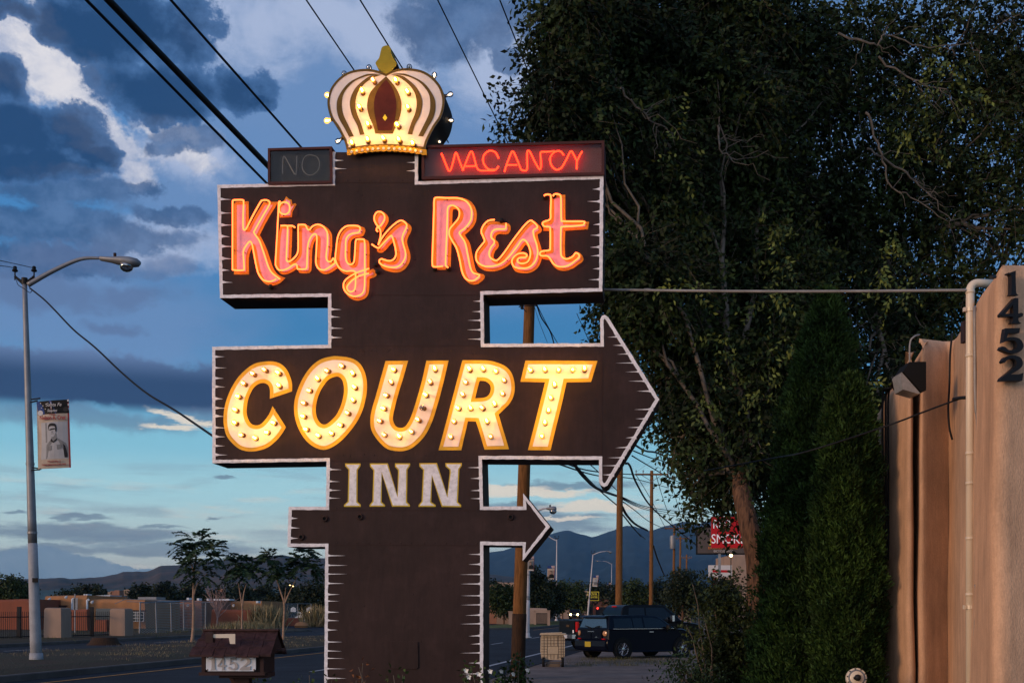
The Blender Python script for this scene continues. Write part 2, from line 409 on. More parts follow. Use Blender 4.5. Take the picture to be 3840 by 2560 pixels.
for _ in range(50):
    rivet(S(random.uniform(1260,1780),random.choice((random.uniform(1310,1330),random.uniform(1700,1712),random.uniform(700,1080),random.uniform(2100,2520)))))
ap=MB(True); pts=[(1463,2403),(1566,2405),(1568,2500),(1560,2507),(1470,2505),(1463,2498)]
ap.prism([U(pts,.012)],FN,-.012,-.001,back=False); ap.build('access_panel',M['brown'],sign)
for (x,y) in ((1219,1944),(1351,1937),(1916,1938),(1131,2013)):
    h=MB(True); h.lathe([(.024,0),(.027,.012),(.022,.02),(.015,.02),(.013,.004),(.001,.004)],S(x,y),(0,-1,0),18,[0,0,0,1,1]); h.build('empty_socket',[M['brown'],M['black']],sign,True)

# ---- bulbs (one mesh per look, shared)
def bulb_mesh(fil,gl,r=.0245):
    b=MB(True)
    b.lathe([(.020,0),(.020,.006),(.0165,.008),(.0165,.024),(.0135,.026),(.0135,.032)],(0,0,0),(0,-1,0),12,[0]*5)
    b.mi=1; pr=[(.0125,.031)]+[(r*math.sin(a),.068-r*math.cos(a)*1.05) for a in [R(k) for k in (38,60,80,100,120,140,160,176)]]
    b.lathe(pr,(0,0,0),(0,-1,0),14,[1]*8)
    b.mi=2; f=.0085
    b.lathe([(.001,.046)]+[(f*math.sin(R(k)),.066-.017*math.cos(R(k))) for k in (30,60,90,120,150)]+[(.001,.084)],(0,0,0),(0,-1,0),8,[2]*6)
    return b,[M['socket'],gl,fil]
BM={}
def bulb(parent,pos,kind='lit',rot=None,sc=1):
    if kind not in BM:
        b,ms=bulb_mesh(*{'lit':(M['fil'],M['bglass']),'dim':(M['fildim'],M['bglassd']),'cool':(M['filcool'],M['bglassc']),'off':(M['deadneon'],M['bglassc'])}[kind])
        o=b.build('bulb',ms,parent,'all'); BM[kind]=o
    else:
        o=BM[kind].copy(); COL.objects.link(o); o.parent=parent; RM[o.name]=RM[sign.name]
    o.location=pos; o.rotation_euler=rot or (random.uniform(-.08,.08),0,random.uniform(-.1,.1))
    o.scale=(sc,)*3
    return o
def letter(name_out, shape, border_mat, face_mat, inset, holes=(), w=(.004,.0075)):
    o=MB(True); base=[U(shape,w[0])]+[U(h,w[0]) for h in holes]
    o.prism(base,FN,-w[0],-.0005,mode='odd' if holes else 'union',back=False)
    L=o.build('letter',border_mat,sign)
    f=MB(True); P=[offs(U(shape,w[1]),-inset)]+[offs(U(h,w[1]),inset) for h in holes]
    f.prism(P,FN,-w[1],-w[0]-.0004,mode='odd' if holes else 'union',back=False)
    f.build('letter_face',face_mat,L)
    return L
# ---- COURT
c4=(780,1260,2.613); c5=(1640,1140,2.178)
Cc=cat(tr([(605,612,1),(822,540,1),(822,460),(800,385),(765,320),(710,270),(640,248),(560,248),(470,265),(390,310),(310,385),(250,470),(200,570),(165,680),(152,790),(158,890),(185,980),(240,1050),(310,1105),(400,1128),(490,1120),(580,1090),(660,1030),(720,960),(763,890,1),(632,685,1),(600,760),(555,825),(510,865),(460,872),(415,850),(385,790),(378,720),(390,630),(415,560),(450,500),(500,465),(550,458),(590,480),(606,530)],*c4),sub=4)
Co=cat(tr([(1200,200),(1280,197),(1400,215),(1480,260),(1530,340),(1555,440),(1553,560),(1525,690),(1475,810),(1400,920),(1310,1020),(1210,1090),(1130,1112),(1040,1085),(960,1020),(900,930),(860,830),(843,720),(850,620),(880,520),(930,410),(1000,310),(1090,235)],*c4),sub=4)
Ch=cat(tr([(1280,397),(1320,440),(1333,530),(1320,620),(1290,710),(1250,780),(1190,840),(1140,865),(1095,845),(1065,790),(1055,720),(1065,640),(1090,560),(1130,485),(1180,425),(1230,400)],*c4),sub=4)
Cu=cat(tr([(1740,243,1),(1960,240,1),(1915,400),(1860,580),(1820,740),(1812,820),(1840,880),(1890,898),(1935,880),(1975,820),(2010,730),(2050,600),(2100,420),(2140,238,1),(2357,238,1),(2300,480),(2240,700),(2190,850),(2120,980),(2020,1080),(1940,1118),(1860,1125),(1760,1105),(1680,1040),(1610,940),(1590,850),(1600,740),(1640,600),(1690,420)],*c4),sub=4)
Cr=cat(tr([(205,458,1),(400,460),(480,475),(560,510),(610,570),(632,660),(625,740),(590,810),(540,862),(500,900,1),(585,1183,1),(385,1187,1),(345,1050),(315,957,1),(250,955,1),(195,1192,1),(10,1192,1),(60,1010),(130,740)],*c5),sub=4)
Crh=cat(tr([(345,625,1),(395,630),(430,660),(436,700),(420,740),(385,762),(308,768,1),(325,700)],*c5),sub=4)
Ct=tr([(720,460),(1308,463),(1255,635),(1055,637),(1020,800),(970,1000),(925,1192),(740,1190),(790,1000),(850,760),(880,637),(678,633)],*c5)
IN=.033
LB=[]
LB.append((letter('',Cc,M['yellow'],M['cream'],IN),tr([(555,330),(440,370),(350,465),(295,588),(265,722),(262,850),(328,962),(455,995),(573,937),(643,847),(690,360),(690,487)],*c4),(0,1,2,6)))
LB.append((letter('',Co,M['yellow'],M['cream'],IN,[Ch]),tr([(1312,288),(1170,335),(1068,418),(992,527),(942,652),(935,783),(962,908),(1075,975),(1205,950),(1300,865),(1370,752),(1417,627),(1435,500),(1413,367)],*c4),(0,1,3,4,10)))
LB.append((letter('',Cu,M['yellow'],M['cream'],IN),tr([(1822,325),(1788,450),(1750,575),(1722,703),(1685,828),(1723,962),(1868,985),(1990,933),(2063,820),(2107,698),(2133,573),(2175,450),(2218,323)],*c4),(1,2,4,5,7,8,11)))
LB.append((letter('',Cr,M['yellow'],M['cream'],IN*.92,[Crh]),tr([(263,532),(373,527),(477,542),(545,618),(533,728),(465,815),(370,846),(268,846),(172,846),(205,737),(230,632),(135,955),(107,1080),(402,958),(432,1077)],*c5),(3,4,6,9,10,11,12,14)))
LB.append((letter('',Ct,M['yellow'],M['cream'],IN*.92),tr([(763,535),(878,532),(988,532),(1102,530),(1200,530),(957,657),(928,760),(902,867),(877,968),(852,1073)],*c5),()))
for li,(L,bs,dim) in enumerate(LB):
    for k,(x,y) in enumerate(bs):
        kind='dim' if k in dim else 'lit'
        if li==2 and k==9: kind='off'
        # the glass stands about 7 cm off the face: aim the glass at the traced spot
        q=S(x,y,.068); bulb(L,(q[0],-.008,q[2]),kind)
# ---- INN
c6=(1050,1700,1.823)
I1=tr([(445,67),(551,67),(551,84),(531,112),(529,328),(552,348),(552,363),(437,363),(437,350),(463,326),(468,110),(446,86)],*c6)
N1=tr([(614,67),(737,66),(802,283),(807,130),(806,112),(786,90),(786,66),(889,66),(889,84),(871,110),(868,330),(888,350),(888,362),(766,362),(697,140),(695,330),(718,350),(718,362),(612,362),(612,350),(632,325),(638,115),(615,88)],*c6)
N2=[(p[0]+338/1.823*(1.0 if True else 1),p[1]-1) for p in N1]
N2=tr([(952,65),(1073,64),(1143,283),(1160,130),(1158,110),(1132,88),(1130,64),(1243,64),(1243,82),(1226,108),(1216,330),(1238,350),(1238,365),(1105,363),(1040,160),(1034,330),(1064,350),(1064,363),(947,363),(948,350),(968,325),(978,112),(953,88)],*c6)
for P in (I1,N1,N2): letter('',P,M['yellow2'],M['white'],.0105,w=(.003,.0055))
# ---- King's Rest : paint and neon
c3=(780,680,3.015); c2=(1500,480,2.24)
NO=.055
def word(neon_closed, dx, dy, grow, shrink, cr, tubes, extra=None):
    P=cat(tr(neon_closed,*cr),sub=4); P=[(p[0]+dx,p[1]+dy) for p in P]
    o=MB(True); polys=[offs(U(P,.004),grow)]
    if extra: polys+=[U(tr(e,*cr),.004) for e in extra]
    o.prism(polys,FN,-.004,-.0005,back=False); L=o.build('letter',M['orange'],sign)
    f=MB(True); f.flat([offs(U(P,.008),-shrink)],FN,-.008)
    if extra: f.flat([offs(U(tr(e,*cr),.008),-.014) for e in extra[:1]],FN,-.0085)
    f.build('letter_face',M['pink'],L)
    for T in tubes: neon(tr(T,*cr),L)
    return L
def neon(T,par,off=NO,rad=.0068,mt=None,sub=5,stand=True):
    C=cat(T,closed=False,sub=sub); pts=[S(p[0],p[1],off) for p in C]
    m=MB(True); m.tube(pts,rad,8); o=m.build('neon_tube',mt or M['neon'],par,'all')
    if stand:
        s=MB(True); k=14
        for j in range(k//2,len(pts)-2,k*2):
            q=pts[j]; s.tube([(q[0],q[1]+rad,q[2]-.002),(q[0],-.009,q[2]-.002)],.004,5)
        if s.v: s.build('standoff',M['blackrub'],par)
    return o
K=[(278,235),(278,600),(278,960),(288,1000),(390,1005),(408,985),(404,900),(400,790),(435,720),(475,680),(500,720),(520,820),(545,950),(570,1040),(620,1110),(690,1132),(740,1120),(790,1100),(815,1105),(780,1080),(720,1030),(680,960),(650,870),(620,780),(580,670),(522,585),(530,550),(620,390),(690,270),(695,235),(670,215),(620,215),(590,240),(500,400),(440,520),(418,548),(400,540),(396,480),(398,350),(402,240),(390,212),(295,212)]
Kf=[(278,225,1),(278,1000,1),(405,1000,1),(404,830),(435,730),(475,690),(500,740),(530,900),(560,1020),(610,1100),(680,1125),(750,1110),(800,1070,1),(740,1040),(690,975),(650,870),(610,750),(560,640),(524,580,1),(615,400),(720,225,1),(605,225,1),(500,400),(430,530,1),(402,530,1),(402,220,1)]
word(Kf,12,10,.017,.010,c3,[K[:17]+[(772,1100)],[(815,1105)]+K[19:]+[(280,222),(278,240)]])
IN_=[(800,495,1),(780,600),(766,800),(765,900),(772,960),(800,1000),(850,1003),(910,980),(960,945),(990,935),(1005,950),(1010,985),(1030,992),(1090,992),(1115,975),(1120,900),(1125,760),(1140,680),(1170,620),(1205,595),(1228,615),(1230,700),(1220,880),(1225,940),(1250,985),(1300,1002),(1350,985),(1430,930),(1440,900),(1415,875),(1395,900),(1365,908),(1340,880),(1338,820),(1350,720),(1350,600),(1340,560),(1300,510),(1240,488),(1180,510),(1150,545),(1125,540),(1105,500),(1080,490),(1035,492),(1020,510),(1020,700),(1015,800),(980,860),(920,905),(890,895),(888,830),(898,600),(900,500,1)]
dot=[(805,300),(855,235),(865,205),(885,170),(915,200),(945,210),(952,262),(985,248),(1000,262),(955,340),(948,405),(812,410)]
word(IN_,11,9,.015,.009,c3,[
 [(798,250),(815,228),(800,240),(797,300),(782,600),(765,900),(772,960),(800,1000),(850,1003),(910,980),(960,945),(990,935),(1005,950),(1010,985),(1030,992),(1090,992),(1115,975),(1120,900),(1125,760),(1140,680),(1170,620),(1205,595),(1228,615),(1230,700),(1220,880),(1225,940),(1250,985),(1300,1002),(1350,985),(1435,925)],
 [(1440,925),(1430,890),(1415,870),(1395,900),(1365,908),(1340,880),(1338,820),(1350,720),(1350,600),(1340,560),(1300,510),(1240,488),(1180,510),(1150,545),(1125,540),(1105,500),(1080,490),(1035,492),(1020,510),(1020,700),(1015,800),(980,860),(920,905),(890,895),(888,830),(898,600),(900,530),(890,502),(822,502)],
 [(900,503),(950,503),(985,522)],
 [(803,290),(825,250),(865,235),(905,250),(923,290),(918,340),(885,370),(840,368),(808,340),(803,290)]],extra=[dot])
GO=[(1720,515),(1640,500),(1560,512),(1500,562),(1465,640),(1450,760),(1442,860),(1465,950),(1520,1000),(1620,1012),(1650,1025),(1630,1058),(1560,1110),(1533,1160),(1540,1220),(1580,1270),(1640,1298),(1690,1295),(1740,1270),(1765,1220),(1772,1110),(1780,1060),(1850,1030),(1830,985),(1776,1000),(1772,760),(1768,675),(1750,655),(1690,655),(1672,670),(1665,740),(1658,860),(1645,920),(1610,940),(1575,920),(1555,860),(1555,760),(1560,660),(1590,610),(1640,588),(1695,580),(1715,560)]
word(GO,11,9,.016,.010,c3,[
 [(1820,985),(1700,1025),(1630,1060),(1560,1110),(1533,1160),(1540,1220),(1580,1270),(1640,1298),(1690,1295),(1740,1270),(1765,1220),(1772,1100),(1772,900),(1772,760),(1768,670),(1750,655),(1690,655),(1672,670),(1665,740),(1658,860),(1645,920),(1610,940),(1575,920),(1555,860),(1555,760),(1560,660),(1590,610),(1640,588),(1695,580),(1715,560),(1720,530),(1700,508),(1640,500),(1560,510),(1500,560),(1465,640),(1450,760),(1440,860),(1445,900),(1465,950),(1500,990),(1560,1015),(1630,1010),(1660,1020),(1668,1040),(1668,1150),(1660,1215),(1630,1245),(1590,1240),(1570,1200),(1590,1160),(1640,1110),(1720,1065),(1820,1040)]])
AP=[(1880,430),(1885,385),(1910,350),(1950,345),(1985,370),(1998,410),(1985,450),(1950,505),(1935,530),(1900,480)]
SS=[(1925,700),(1960,650),(2020,570),(2100,490),(2170,450),(2215,460),(2245,490),(2240,530),(2210,590),(2195,650),(2210,720),(2232,800),(2225,870),(2180,940),(2120,972),(2050,970),(1980,950),(1940,920),(1940,890),(1965,878),(2020,895),(2060,898),(2100,880),(2125,830),(2120,760),(2100,680),(2080,620),(2060,620),(2010,670),(1940,745),(1900,745)]
word(AP,9,8,.014,.014,c3,[[(1920,570),(1905,550),(1915,520),(1950,500),(1985,450),(1998,410),(1985,370),(1950,345),(1910,350),(1885,385),(1880,430),(1900,480),(1930,520),(1950,560),(1950,620),(1930,700),(1925,720)]])
word(SS,11,11,.017,.012,c3,[[(1925,720),(1960,650),(2020,570),(2100,490),(2170,445),(2215,455),(2245,490),(2240,530),(2210,590),(2195,650),(2210,720),(2232,800),(2225,870),(2180,940),(2120,972),(2050,970),(1980,950),(1940,920),(1940,890),(1965,878),(2020,895),(2060,898),(2100,880),(2125,830),(2120,760),(2100,680),(2080,620),(2060,620),(2010,670),(1940,745),(1920,752),(1885,735),(1850,710)]])
RR=[(275,590,1),(390,586),(490,590),(560,620),(598,680),(600,750),(580,800),(540,845),(502,878),(510,905),(545,960),(565,1050),(590,1170),(615,1215),(650,1228),(670,1235),(655,1255),(620,1280),(580,1280),(545,1255),(520,1200),(500,1100),(475,1010),(440,950),(415,900),(418,850),(450,810),(490,760),(500,710),(485,675),(450,652),(415,655),(400,680),(397,760),(390,950),(383,1160,1),(272,1160,1)]
word(RR,11,6,.018,.010,c2,[[(360,1160),(290,1165),(272,1140),(275,1000),(285,700),(287,610),(305,585),(390,588),(490,590),(560,620),(598,680),(600,750),(580,800),(540,845),(500,875),(510,905),(545,960),(565,1050),(590,1170),(615,1215),(650,1228),(668,1235),(655,1255),(620,1280),(580,1280),(545,1255),(520,1200),(500,1100),(475,1010),(440,950),(415,900),(418,850),(450,810),(490,760),(500,710),(485,675),(450,652),(415,655),(400,680),(397,760),(390,950),(383,1110),(385,1155),(405,1172)]])
ES=[(890,800),(840,785),(740,780),(700,820),(683,870),(700,915),(710,950),(680,990),(645,1040),(638,1090),(655,1130),(710,1160),(790,1158),(860,1130),(920,1075),(980,1000),(1020,945),(1045,940),(1075,975),(1095,1040),(1090,1090),(1070,1125),(1030,1138),(995,1130),(985,1110),(1005,1090),(1050,1080),(1035,1052),(985,1060),(950,1090),(940,1125),(960,1165),(1020,1178),(1080,1170),(1130,1130),(1155,1060),(1150,990),(1125,910),(1120,860),(1150,840),(1150,820),(1115,785),(1090,780),(1040,825),(950,940),(880,1040),(830,1100),(800,1112),(760,1090),(748,1050),(765,1000),(790,970),(790,945),(765,915),(775,870),(810,850),(880,848)]
word(ES,9,11,.017,.008,c2,[[(795,770),(740,780),(700,820),(683,870),(700,915),(710,950),(680,990),(645,1040),(638,1090),(655,1130),(710,1160),(790,1158),(860,1130),(920,1075),(980,1000),(1020,945),(1045,940),(1075,975),(1095,1040),(1090,1090),(1070,1125),(1030,1138),(995,1130),(985,1110),(1005,1090),(1055,1085),(1065,1065),(1035,1050),(985,1060),(950,1090),(940,1125),(960,1165),(1020,1178),(1080,1170),(1130,1130),(1155,1060),(1150,990),(1125,910),(1120,860),(1150,840),(1150,820),(1115,785),(1090,780),(1040,825),(950,940),(880,1040),(830,1100),(800,1112),(760,1090),(748,1050),(765,1000),(790,970),(790,945),(765,915),(775,870),(810,850),(880,848),(890,830),(890,800)]])
TT=[(1265,560,1),(1352,560,1),(1355,765),(1375,783),(1460,784),(1550,786,1),(1545,818,1),(1440,825),(1365,830),(1352,850),(1350,1040),(1365,1085),(1400,1100),(1450,1080),(1478,1045),(1505,1085),(1470,1115),(1420,1150),(1370,1165),(1320,1160),(1285,1135),(1260,1095),(1235,1075),(1185,1065),(1195,1035),(1255,1025),(1262,1000),(1262,850),(1250,832),(1200,830,1),(1200,785,1),(1262,765)]
word(TT,9,8,.016,.009,c2,[[(1210,570),(1225,560),(1255,560),(1268,580),(1265,700),(1262,765),(1215,785),(1197,800),(1210,825),(1250,830),(1262,850),(1262,1000),(1255,1025),(1195,1035),(1175,1050),(1185,1072),(1235,1075),(1260,1095),(1285,1135),(1320,1160),(1370,1165),(1420,1150),(1470,1115),(1505,1085),(1500,1060),(1475,1050),(1450,1080),(1400,1100),(1365,1085),(1350,1040),(1352,850),(1365,830),(1440,825),(1530,815),(1548,800),(1535,785),(1375,783),(1355,765),(1352,600),(1345,565),(1320,555),(1295,558),(1285,572)]])
for (x,y,cr) in ((705,1190,c3),(980,525,c3),(1893,940,c3),(1915,1020,c3),(1915,560,c3),(1870,715,c3),(290,1180,c2),(405,1178,c2),(850,775,c2),(1215,578,c2),(1292,570,c2)):
    x,y=cr[0]+x/cr[2],cr[1]+y/cr[2]; e=MB(True); e.lathe([(.021,0),(.021,.01),(.015,.014),(.013,.03),(.003,.032)],S(x,y,.02)[0:1]+(-.008,)+S(x,y,.02)[2:],(0,-1,0),12); e.build('electrode_cap',M['blackrub'],sign,True)
# ---- NO and VACANCY boxes
def neonbox(q,fr,tubes,neonm,lit):
    q2=U(q,.03); inner=offs(q2,-fr)
    b=MB(True)
    b.prism([q2,inner],FN,-.03,-.018,mode='odd',back=False)                 # face frame
    n=len(q2)
    b.add([FN(p[0],p[1],-.018) for p in q2]+[FN(p[0],p[1],TK-.05) for p in q2],[(i,(i+1)%n,(i+1)%n+n,i+n) for i in range(n)]+[tuple(range(n,2*n))])
    o=b.build('neon_box',M['boxpaint'],sign)
    k=MB(True); i2=offs(q2,-.004)
    k.add([FN(p[0],p[1],.035) for p in i2]+[FN(p[0],p[1],-.016) for p in i2],[(0,1,2,3)]+[(i,(i+1)%4,(i+1)%4+4,i+4) for i in range(4)])
    k.build('box_backing',M['boxback_glow'] if lit else M['boxdark'],o)
    g=MB(True); g.add([FN(p[0],p[1],-.0175) for p in offs(q2,-fr*.6)],[(0,1,2,3)]); g.build('glass_pane',M['pane'],o)
    for T in tubes: neon(T,o,off=-.005,rad=.006,mt=neonm,stand=False)
    return o
def tt(T,ox,oy,s): return [(ox+a/s,oy+b/s) for a,b in T]
V=[[(348,215),(375,280),(405,352),(415,360),(427,350),(448,280),(470,208),(500,280),(530,358)],[(530,350),(560,275),(588,208),(598,200),(610,210),(630,280),(650,340),(680,358),(740,358),(795,357),(828,322)],
 [(828,255),(800,205),(750,193),(705,230),(700,290),(740,345),(800,350)],[(550,322),(635,320),(630,308)],
 [(880,368),(885,340),(910,270),(935,208),(945,198),(957,208),(985,270),(1015,345),(1035,356),(1065,352),(1068,280),(1068,205),(1080,192),(1095,208),(1130,280),(1165,340),(1176,346),(1184,330),(1184,270),(1182,207),(1230,202),(1300,195)],
 [(895,312),(985,312)],[(1375,228),(1345,196),(1295,205),(1262,250),(1270,310),(1310,350),(1355,335),(1395,270),(1435,196),(1462,230),(1487,272),(1510,230),(1530,198)],[(1486,272),(1484,345)]]
neonbox([(1581,545),(2266,527),(2266,655),(1581,672)],.022,[tt(T,1500,480,2.24) for T in V],M['neonred'],True)
NOt=[[(735,1310),(738,1180),(745,1148),(760,1155),(800,1225),(845,1305),(858,1300),(865,1220),(865,1140)],[(990,1130),(940,1150),(915,1210),(925,1275),(970,1315),(1020,1310),(1065,1265),(1075,1205),(1050,1150),(990,1130)]]
neonbox([(1004,556),(1244,549),(1245,686),(1004,690)],.02,[tt(T,760,120,2.45) for T in NOt],M['deadneon'],False)
# ---- crown
c1=(760,120,2.45)
crL=[(1325,1085,1),(1310,1020),(1280,955),(1240,880),(1180,790),(1150,680),(1155,590),(1190,500),(1260,420),(1340,370),(1430,347),(1530,343),(1620,362),(1685,388,1)]
crR=[(3370-a,b-6)+((1,) if len(r)>0 else ()) for (a,b,*r) in crL][::-1]
CR=cat(tr(crL+crR[1:]+[(1850,1060),(1685,1050),(1500,1062)],*c1),sub=4)
cb=MB(True); CW=.05; cu=U(CR,CW)
cb.prism([cu],FN,-CW,TK-.02)
crown=cb.build('crown',M['cream'],sign)
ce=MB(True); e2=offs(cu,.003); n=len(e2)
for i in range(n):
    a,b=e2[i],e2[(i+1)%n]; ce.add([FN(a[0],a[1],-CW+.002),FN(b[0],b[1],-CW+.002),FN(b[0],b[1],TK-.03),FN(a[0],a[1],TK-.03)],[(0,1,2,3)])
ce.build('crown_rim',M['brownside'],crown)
def P1(L): return cat(tr(L,*c1),sub=4)
def mir(L): return [(3370-a,b-3)+tuple(r) for (a,b,*r) in L]
ol=MB(True)
ol.flat([cu,offs(cu,-.019)],FN,-CW-.003,'odd')
sA=[(1640,396,1),(1560,402),(1500,428),(1400,520),(1352,640),(1370,760),(1420,860),(1445,948,1),(1487,942,1),(1455,840),(1415,740),(1405,650),(1425,560),(1480,485),(1560,425)]
sB=[(1640,392,1),(1560,385),(1480,398),(1340,470),(1250,590),(1230,690),(1250,790),(1300,880),(1345,965,1),(1390,960,1),(1340,860),(1290,750),(1280,650),(1300,560),(1380,465),(1480,415),(1560,398)]
lens=[(1685,408,1),(1600,485),(1532,570),(1510,680),(1530,780),(1565,860),(1585,935,1),(1748,935,1),(1775,870),(1815,770),(1828,660),(1800,560),(1750,480)]
for L in (sA,mir(sA),sB,mir(sB),lens): ol.flat([U(P1(L),CW+.003)],FN,-CW-.003)
ol.build('painted_stripes',M['olive'],crown)
mr=MB(True); mr.flat([U(P1([(1685,438,1),(1615,520),(1578,620),(1575,720),(1595,830),(1612,905,1),(1738,905,1),(1762,820),(1780,700),(1772,600),(1740,510)]),CW+.006)],FN,-CW-.006); mr.build('crown_jewel',M['maroon'],crown)
dm=MB(True); dm.prism([U(tr([(1675,757),(1696,790),(1675,817),(1654,790)],*c1),CW+.01)],FN,-CW-.01,-CW-.006,back=False); dm.build('jewel_diamond',M['signyel'],crown)
def yb(x): return 1048+38*((x-1690)/365)**2*1.0
top=[(x,yb(x)+4*math.sin(x/8.2)-2) for x in range(1325,2061,6)]; bot=[(x,yb(x)+48+4*math.sin(x/8.2)) for x in range(2060,1324,-6)]
bd=MB(True); bd.prism([U(tr(top+bot,*c1),CW+.012)],FN,-CW-.012,-CW-.002,back=True); bd.build('crown_band',M['gold'],crown)
pd=MB(True)
for k in range(14):
    x=1368+k*49; q=S(c1[0]+x/c1[2],c1[1]+(yb(x)+23)/c1[2],CW+.013); pd.lathe([(.012,0),(.011,.004),(.001,.006)],q,(0,-1,0),10)
pd.build('crown_pearls',M['cream'],crown)
fn=MB(True); fn.prism([U(P1([(1650,140),(1690,125),(1722,142),(1735,210),(1770,270),(1780,300),(1730,360),(1685,384,1),(1640,360),(1597,310),(1590,280),(1620,240),(1635,180)]),CW+.004)],FN,-CW-.004,TK-.1)
fo=fn.build('crown_finial',M['finial'],crown)
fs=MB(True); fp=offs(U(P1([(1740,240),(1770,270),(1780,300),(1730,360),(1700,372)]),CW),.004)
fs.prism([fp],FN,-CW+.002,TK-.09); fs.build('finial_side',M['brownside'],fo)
for k,(x,y) in enumerate([(1565,435),(1775,440),(1457,535),(1880,540),(1440,685),(1883,690),(1517,845),(1792,848),(1362,1015),(1507,985),(1657,975),(1803,985),(1930,1017)]):
    q=S(c1[0]+x/c1[2],c1[1]+y/c1[2],CW+.068); bulb(crown,(q[0],-CW,q[2]),'dim' if k==0 else 'lit')
ctr=S(1446,400,0)
for (x,y,kd,yy) in ((1228,357,'lit',.0),(1226,453,'lit',.0),(1267,530,'cool',.05),(1291,277,'off',.12),(1384,254,'off',.14),(1535,252,'off',.14),(1629,282,'cool',.12),(1689,354,'cool',.17),(1692,452,'cool',.17),(1646,531,'cool',.2)):
    q=Vector(S(x,y,-yy)); d=Vector((q[0]-ctr[0],0,q[2]-ctr[2]))
    if y<300: d=Vector((d.x*.25,0,1))
    d.normalize(); ang=math.atan2(d.z,d.x)
    mtx=Matrix((( d.z,-d.x,0),(0,0,1),(-d.x,-d.z,0)))  # local -Y points along d
    rot=mtx.to_euler(); b=bulb(crown,q-d*.068,kd); b.rotation_euler=Matrix(((0,-d.x,d.z),(-1,0,0),(0,-d.z,-d.x))).to_euler()
# ---------------------------------------------------------------- ground, road, median
AL=R(10.1); ra=Vector((math.sin(AL),math.cos(AL),0)); pa=Vector((-math.cos(AL),math.sin(AL),0))
def RP(q,p,z=0): v=ra*q+pa*p; return (v.x,v.y,z)
def pq(px,py): g=G(px,py); return g.dot(pa),g.dot(ra)
def sheet(name,P,z,mt):
    m=MB(); m.add([(x,y,z) for x,y in P],[tuple(range(len(P)))]); o=m.build(name,mt); tag(o,kind='structure'); return o
sheet('ground',[(-4000,-60),(4000,-60),(4000,9000),(-4000,9000)],-.03,M['dirt'])
sheet('road',[RP(-30,5.2)[:2],RP(900,5.2)[:2],RP(900,30.6)[:2],RP(-30,30.6)[:2]],-.006,M['asphalt'])
sheet('side_street',[RP(84,30.62)[:2],RP(128,30.62)[:2],RP(134,90)[:2],RP(92,90)[:2]],-.010,M['asphalt'])
def strip(name,p0,p1,q0,q1,mt,z=.004):
    m=MB(); m.add([RP(q0,p0,z),RP(q0,p1,z),RP(q1,p1,z),RP(q1,p0,z)],[(3,2,1,0)]); o=m.build(name,mt); tag(o,kind='structure'); return o
strip('edge_line',6.35,6.5,-20,300,M['lineW']); strip('median_line',14.55,14.68,-20,62,M['lineY']); strip('median_line',14.55,14.68,92,300,M['lineY'])
strip('far_edge_line',24.5,24.62,-20,80,M['lineW'])
dl=MB()
for k in range(26):
    q=4+k*12.2
    dl.add([RP(q,10.35,.004),RP(q,10.47,.004),RP(q+3,10.47,.004),RP(q+3,10.35,.004)],[(3,2,1,0)])
    if k>1: dl.add([RP(q,27.5,.004),RP(q,27.6,.004),RP(q+3,27.6,.004),RP(q+3,27.5,.004)],[(3,2,1,0)])
tag(dl.build('lane_dashes',M['lineW']),kind='structure')
def raised(name,P,h,mtop,kerbname,kw=.16):
    P=[p[:2] for p in P]
    if area(P)<0: P=P[::-1]
    m=MB(); I=offs(P,-kw); n=len(P)
    m.add([(x,y,0-.03) for x,y in P]+[(x,y,h-.02) for x,y in P]+[(x,y,h) for x,y in offs(P,-.02)]+[(x,y,h) for x,y in I],[(i,(i+1)%n,(i+1)%n+n,i+n) for i in range(n)]+[(i+n,(i+1)%n+n,(i+1)%n+2*n,i+2*n) for i in range(n)]+[(i+2*n,(i+1)%n+2*n,(i+1)%n+3*n,i+3*n) for i in range(n)])
    tag(m.build(kerbname,M['kerb']),kind='structure')
    # slightly mounded soil
    g=MB(); c=Vector((sum(p[0] for p in I)/n,sum(p[1] for p in I)/n)); J=offs(I,-.9)
    g.add([(x,y,h-.004) for x,y in I]+[(x,y,h+.07) for x,y in J],[(i,(i+1)%n,(i+1)%n+n,i+n) for i in range(n)]+[tuple(range(n,2*n))])
    return tag(g.build(name,mtop),kind='structure')
md=[RP(q,15.6) for q in (-20,0,20,40,58)]+[RP(62,16.6),RP(64,19),RP(62,22.5)]+[RP(q,23.7) for q in (56,40,20,0,-20)]
raised('median',md,.15,M['mulch'],'median_kerb')
isl=[RP(93,18.5),RP(95,16.6),RP(100,15.8)]+[RP(q,15.8) for q in (120,160,300)]+[RP(300,22)]+[RP(q,22) for q in (160,120,104)]+[RP(96,20.6)]
raised('grass_island',isl,.15,M['islandgrass'],'island_kerb')
raised('verge',[RP(-20,30.7),RP(30,30.7),RP(84,30.7),RP(86,33),RP(86,60),RP(-20,60)],.14,M['mulch'],'verge_kerb')
raised('far_verge',[RP(132,30.7),RP(400,30.7),RP(400,90),RP(134,90)],.14,M['dirt'],'far_verge_kerb')
# parking pad on the near side
pad=[RP(-20,5.1),RP(20,5.1),RP(60,5.1),RP(120,5.0),RP(120,-30),RP(-20,-30)]
m=MB(); P=[p[:2] for p in pad]; m.add([(x,y,.012) for x,y in P],[tuple(range(len(P)))[::-1]]); tag(m.build('parking_pad',M['pad']),kind='structure')
# planted bed round the sign
def blob(cx,cy,rx,ry,n=20,z=.03): return [(cx+rx*math.cos(2*math.pi*k/n)*random.uniform(.9,1.1),cy+ry*math.sin(2*math.pi*k/n)*random.uniform(.9,1.1)) for k in range(n)]
sheet('flower_bed',blob(-.3,9.6,3.4,3.2),.02,M['mulch'])

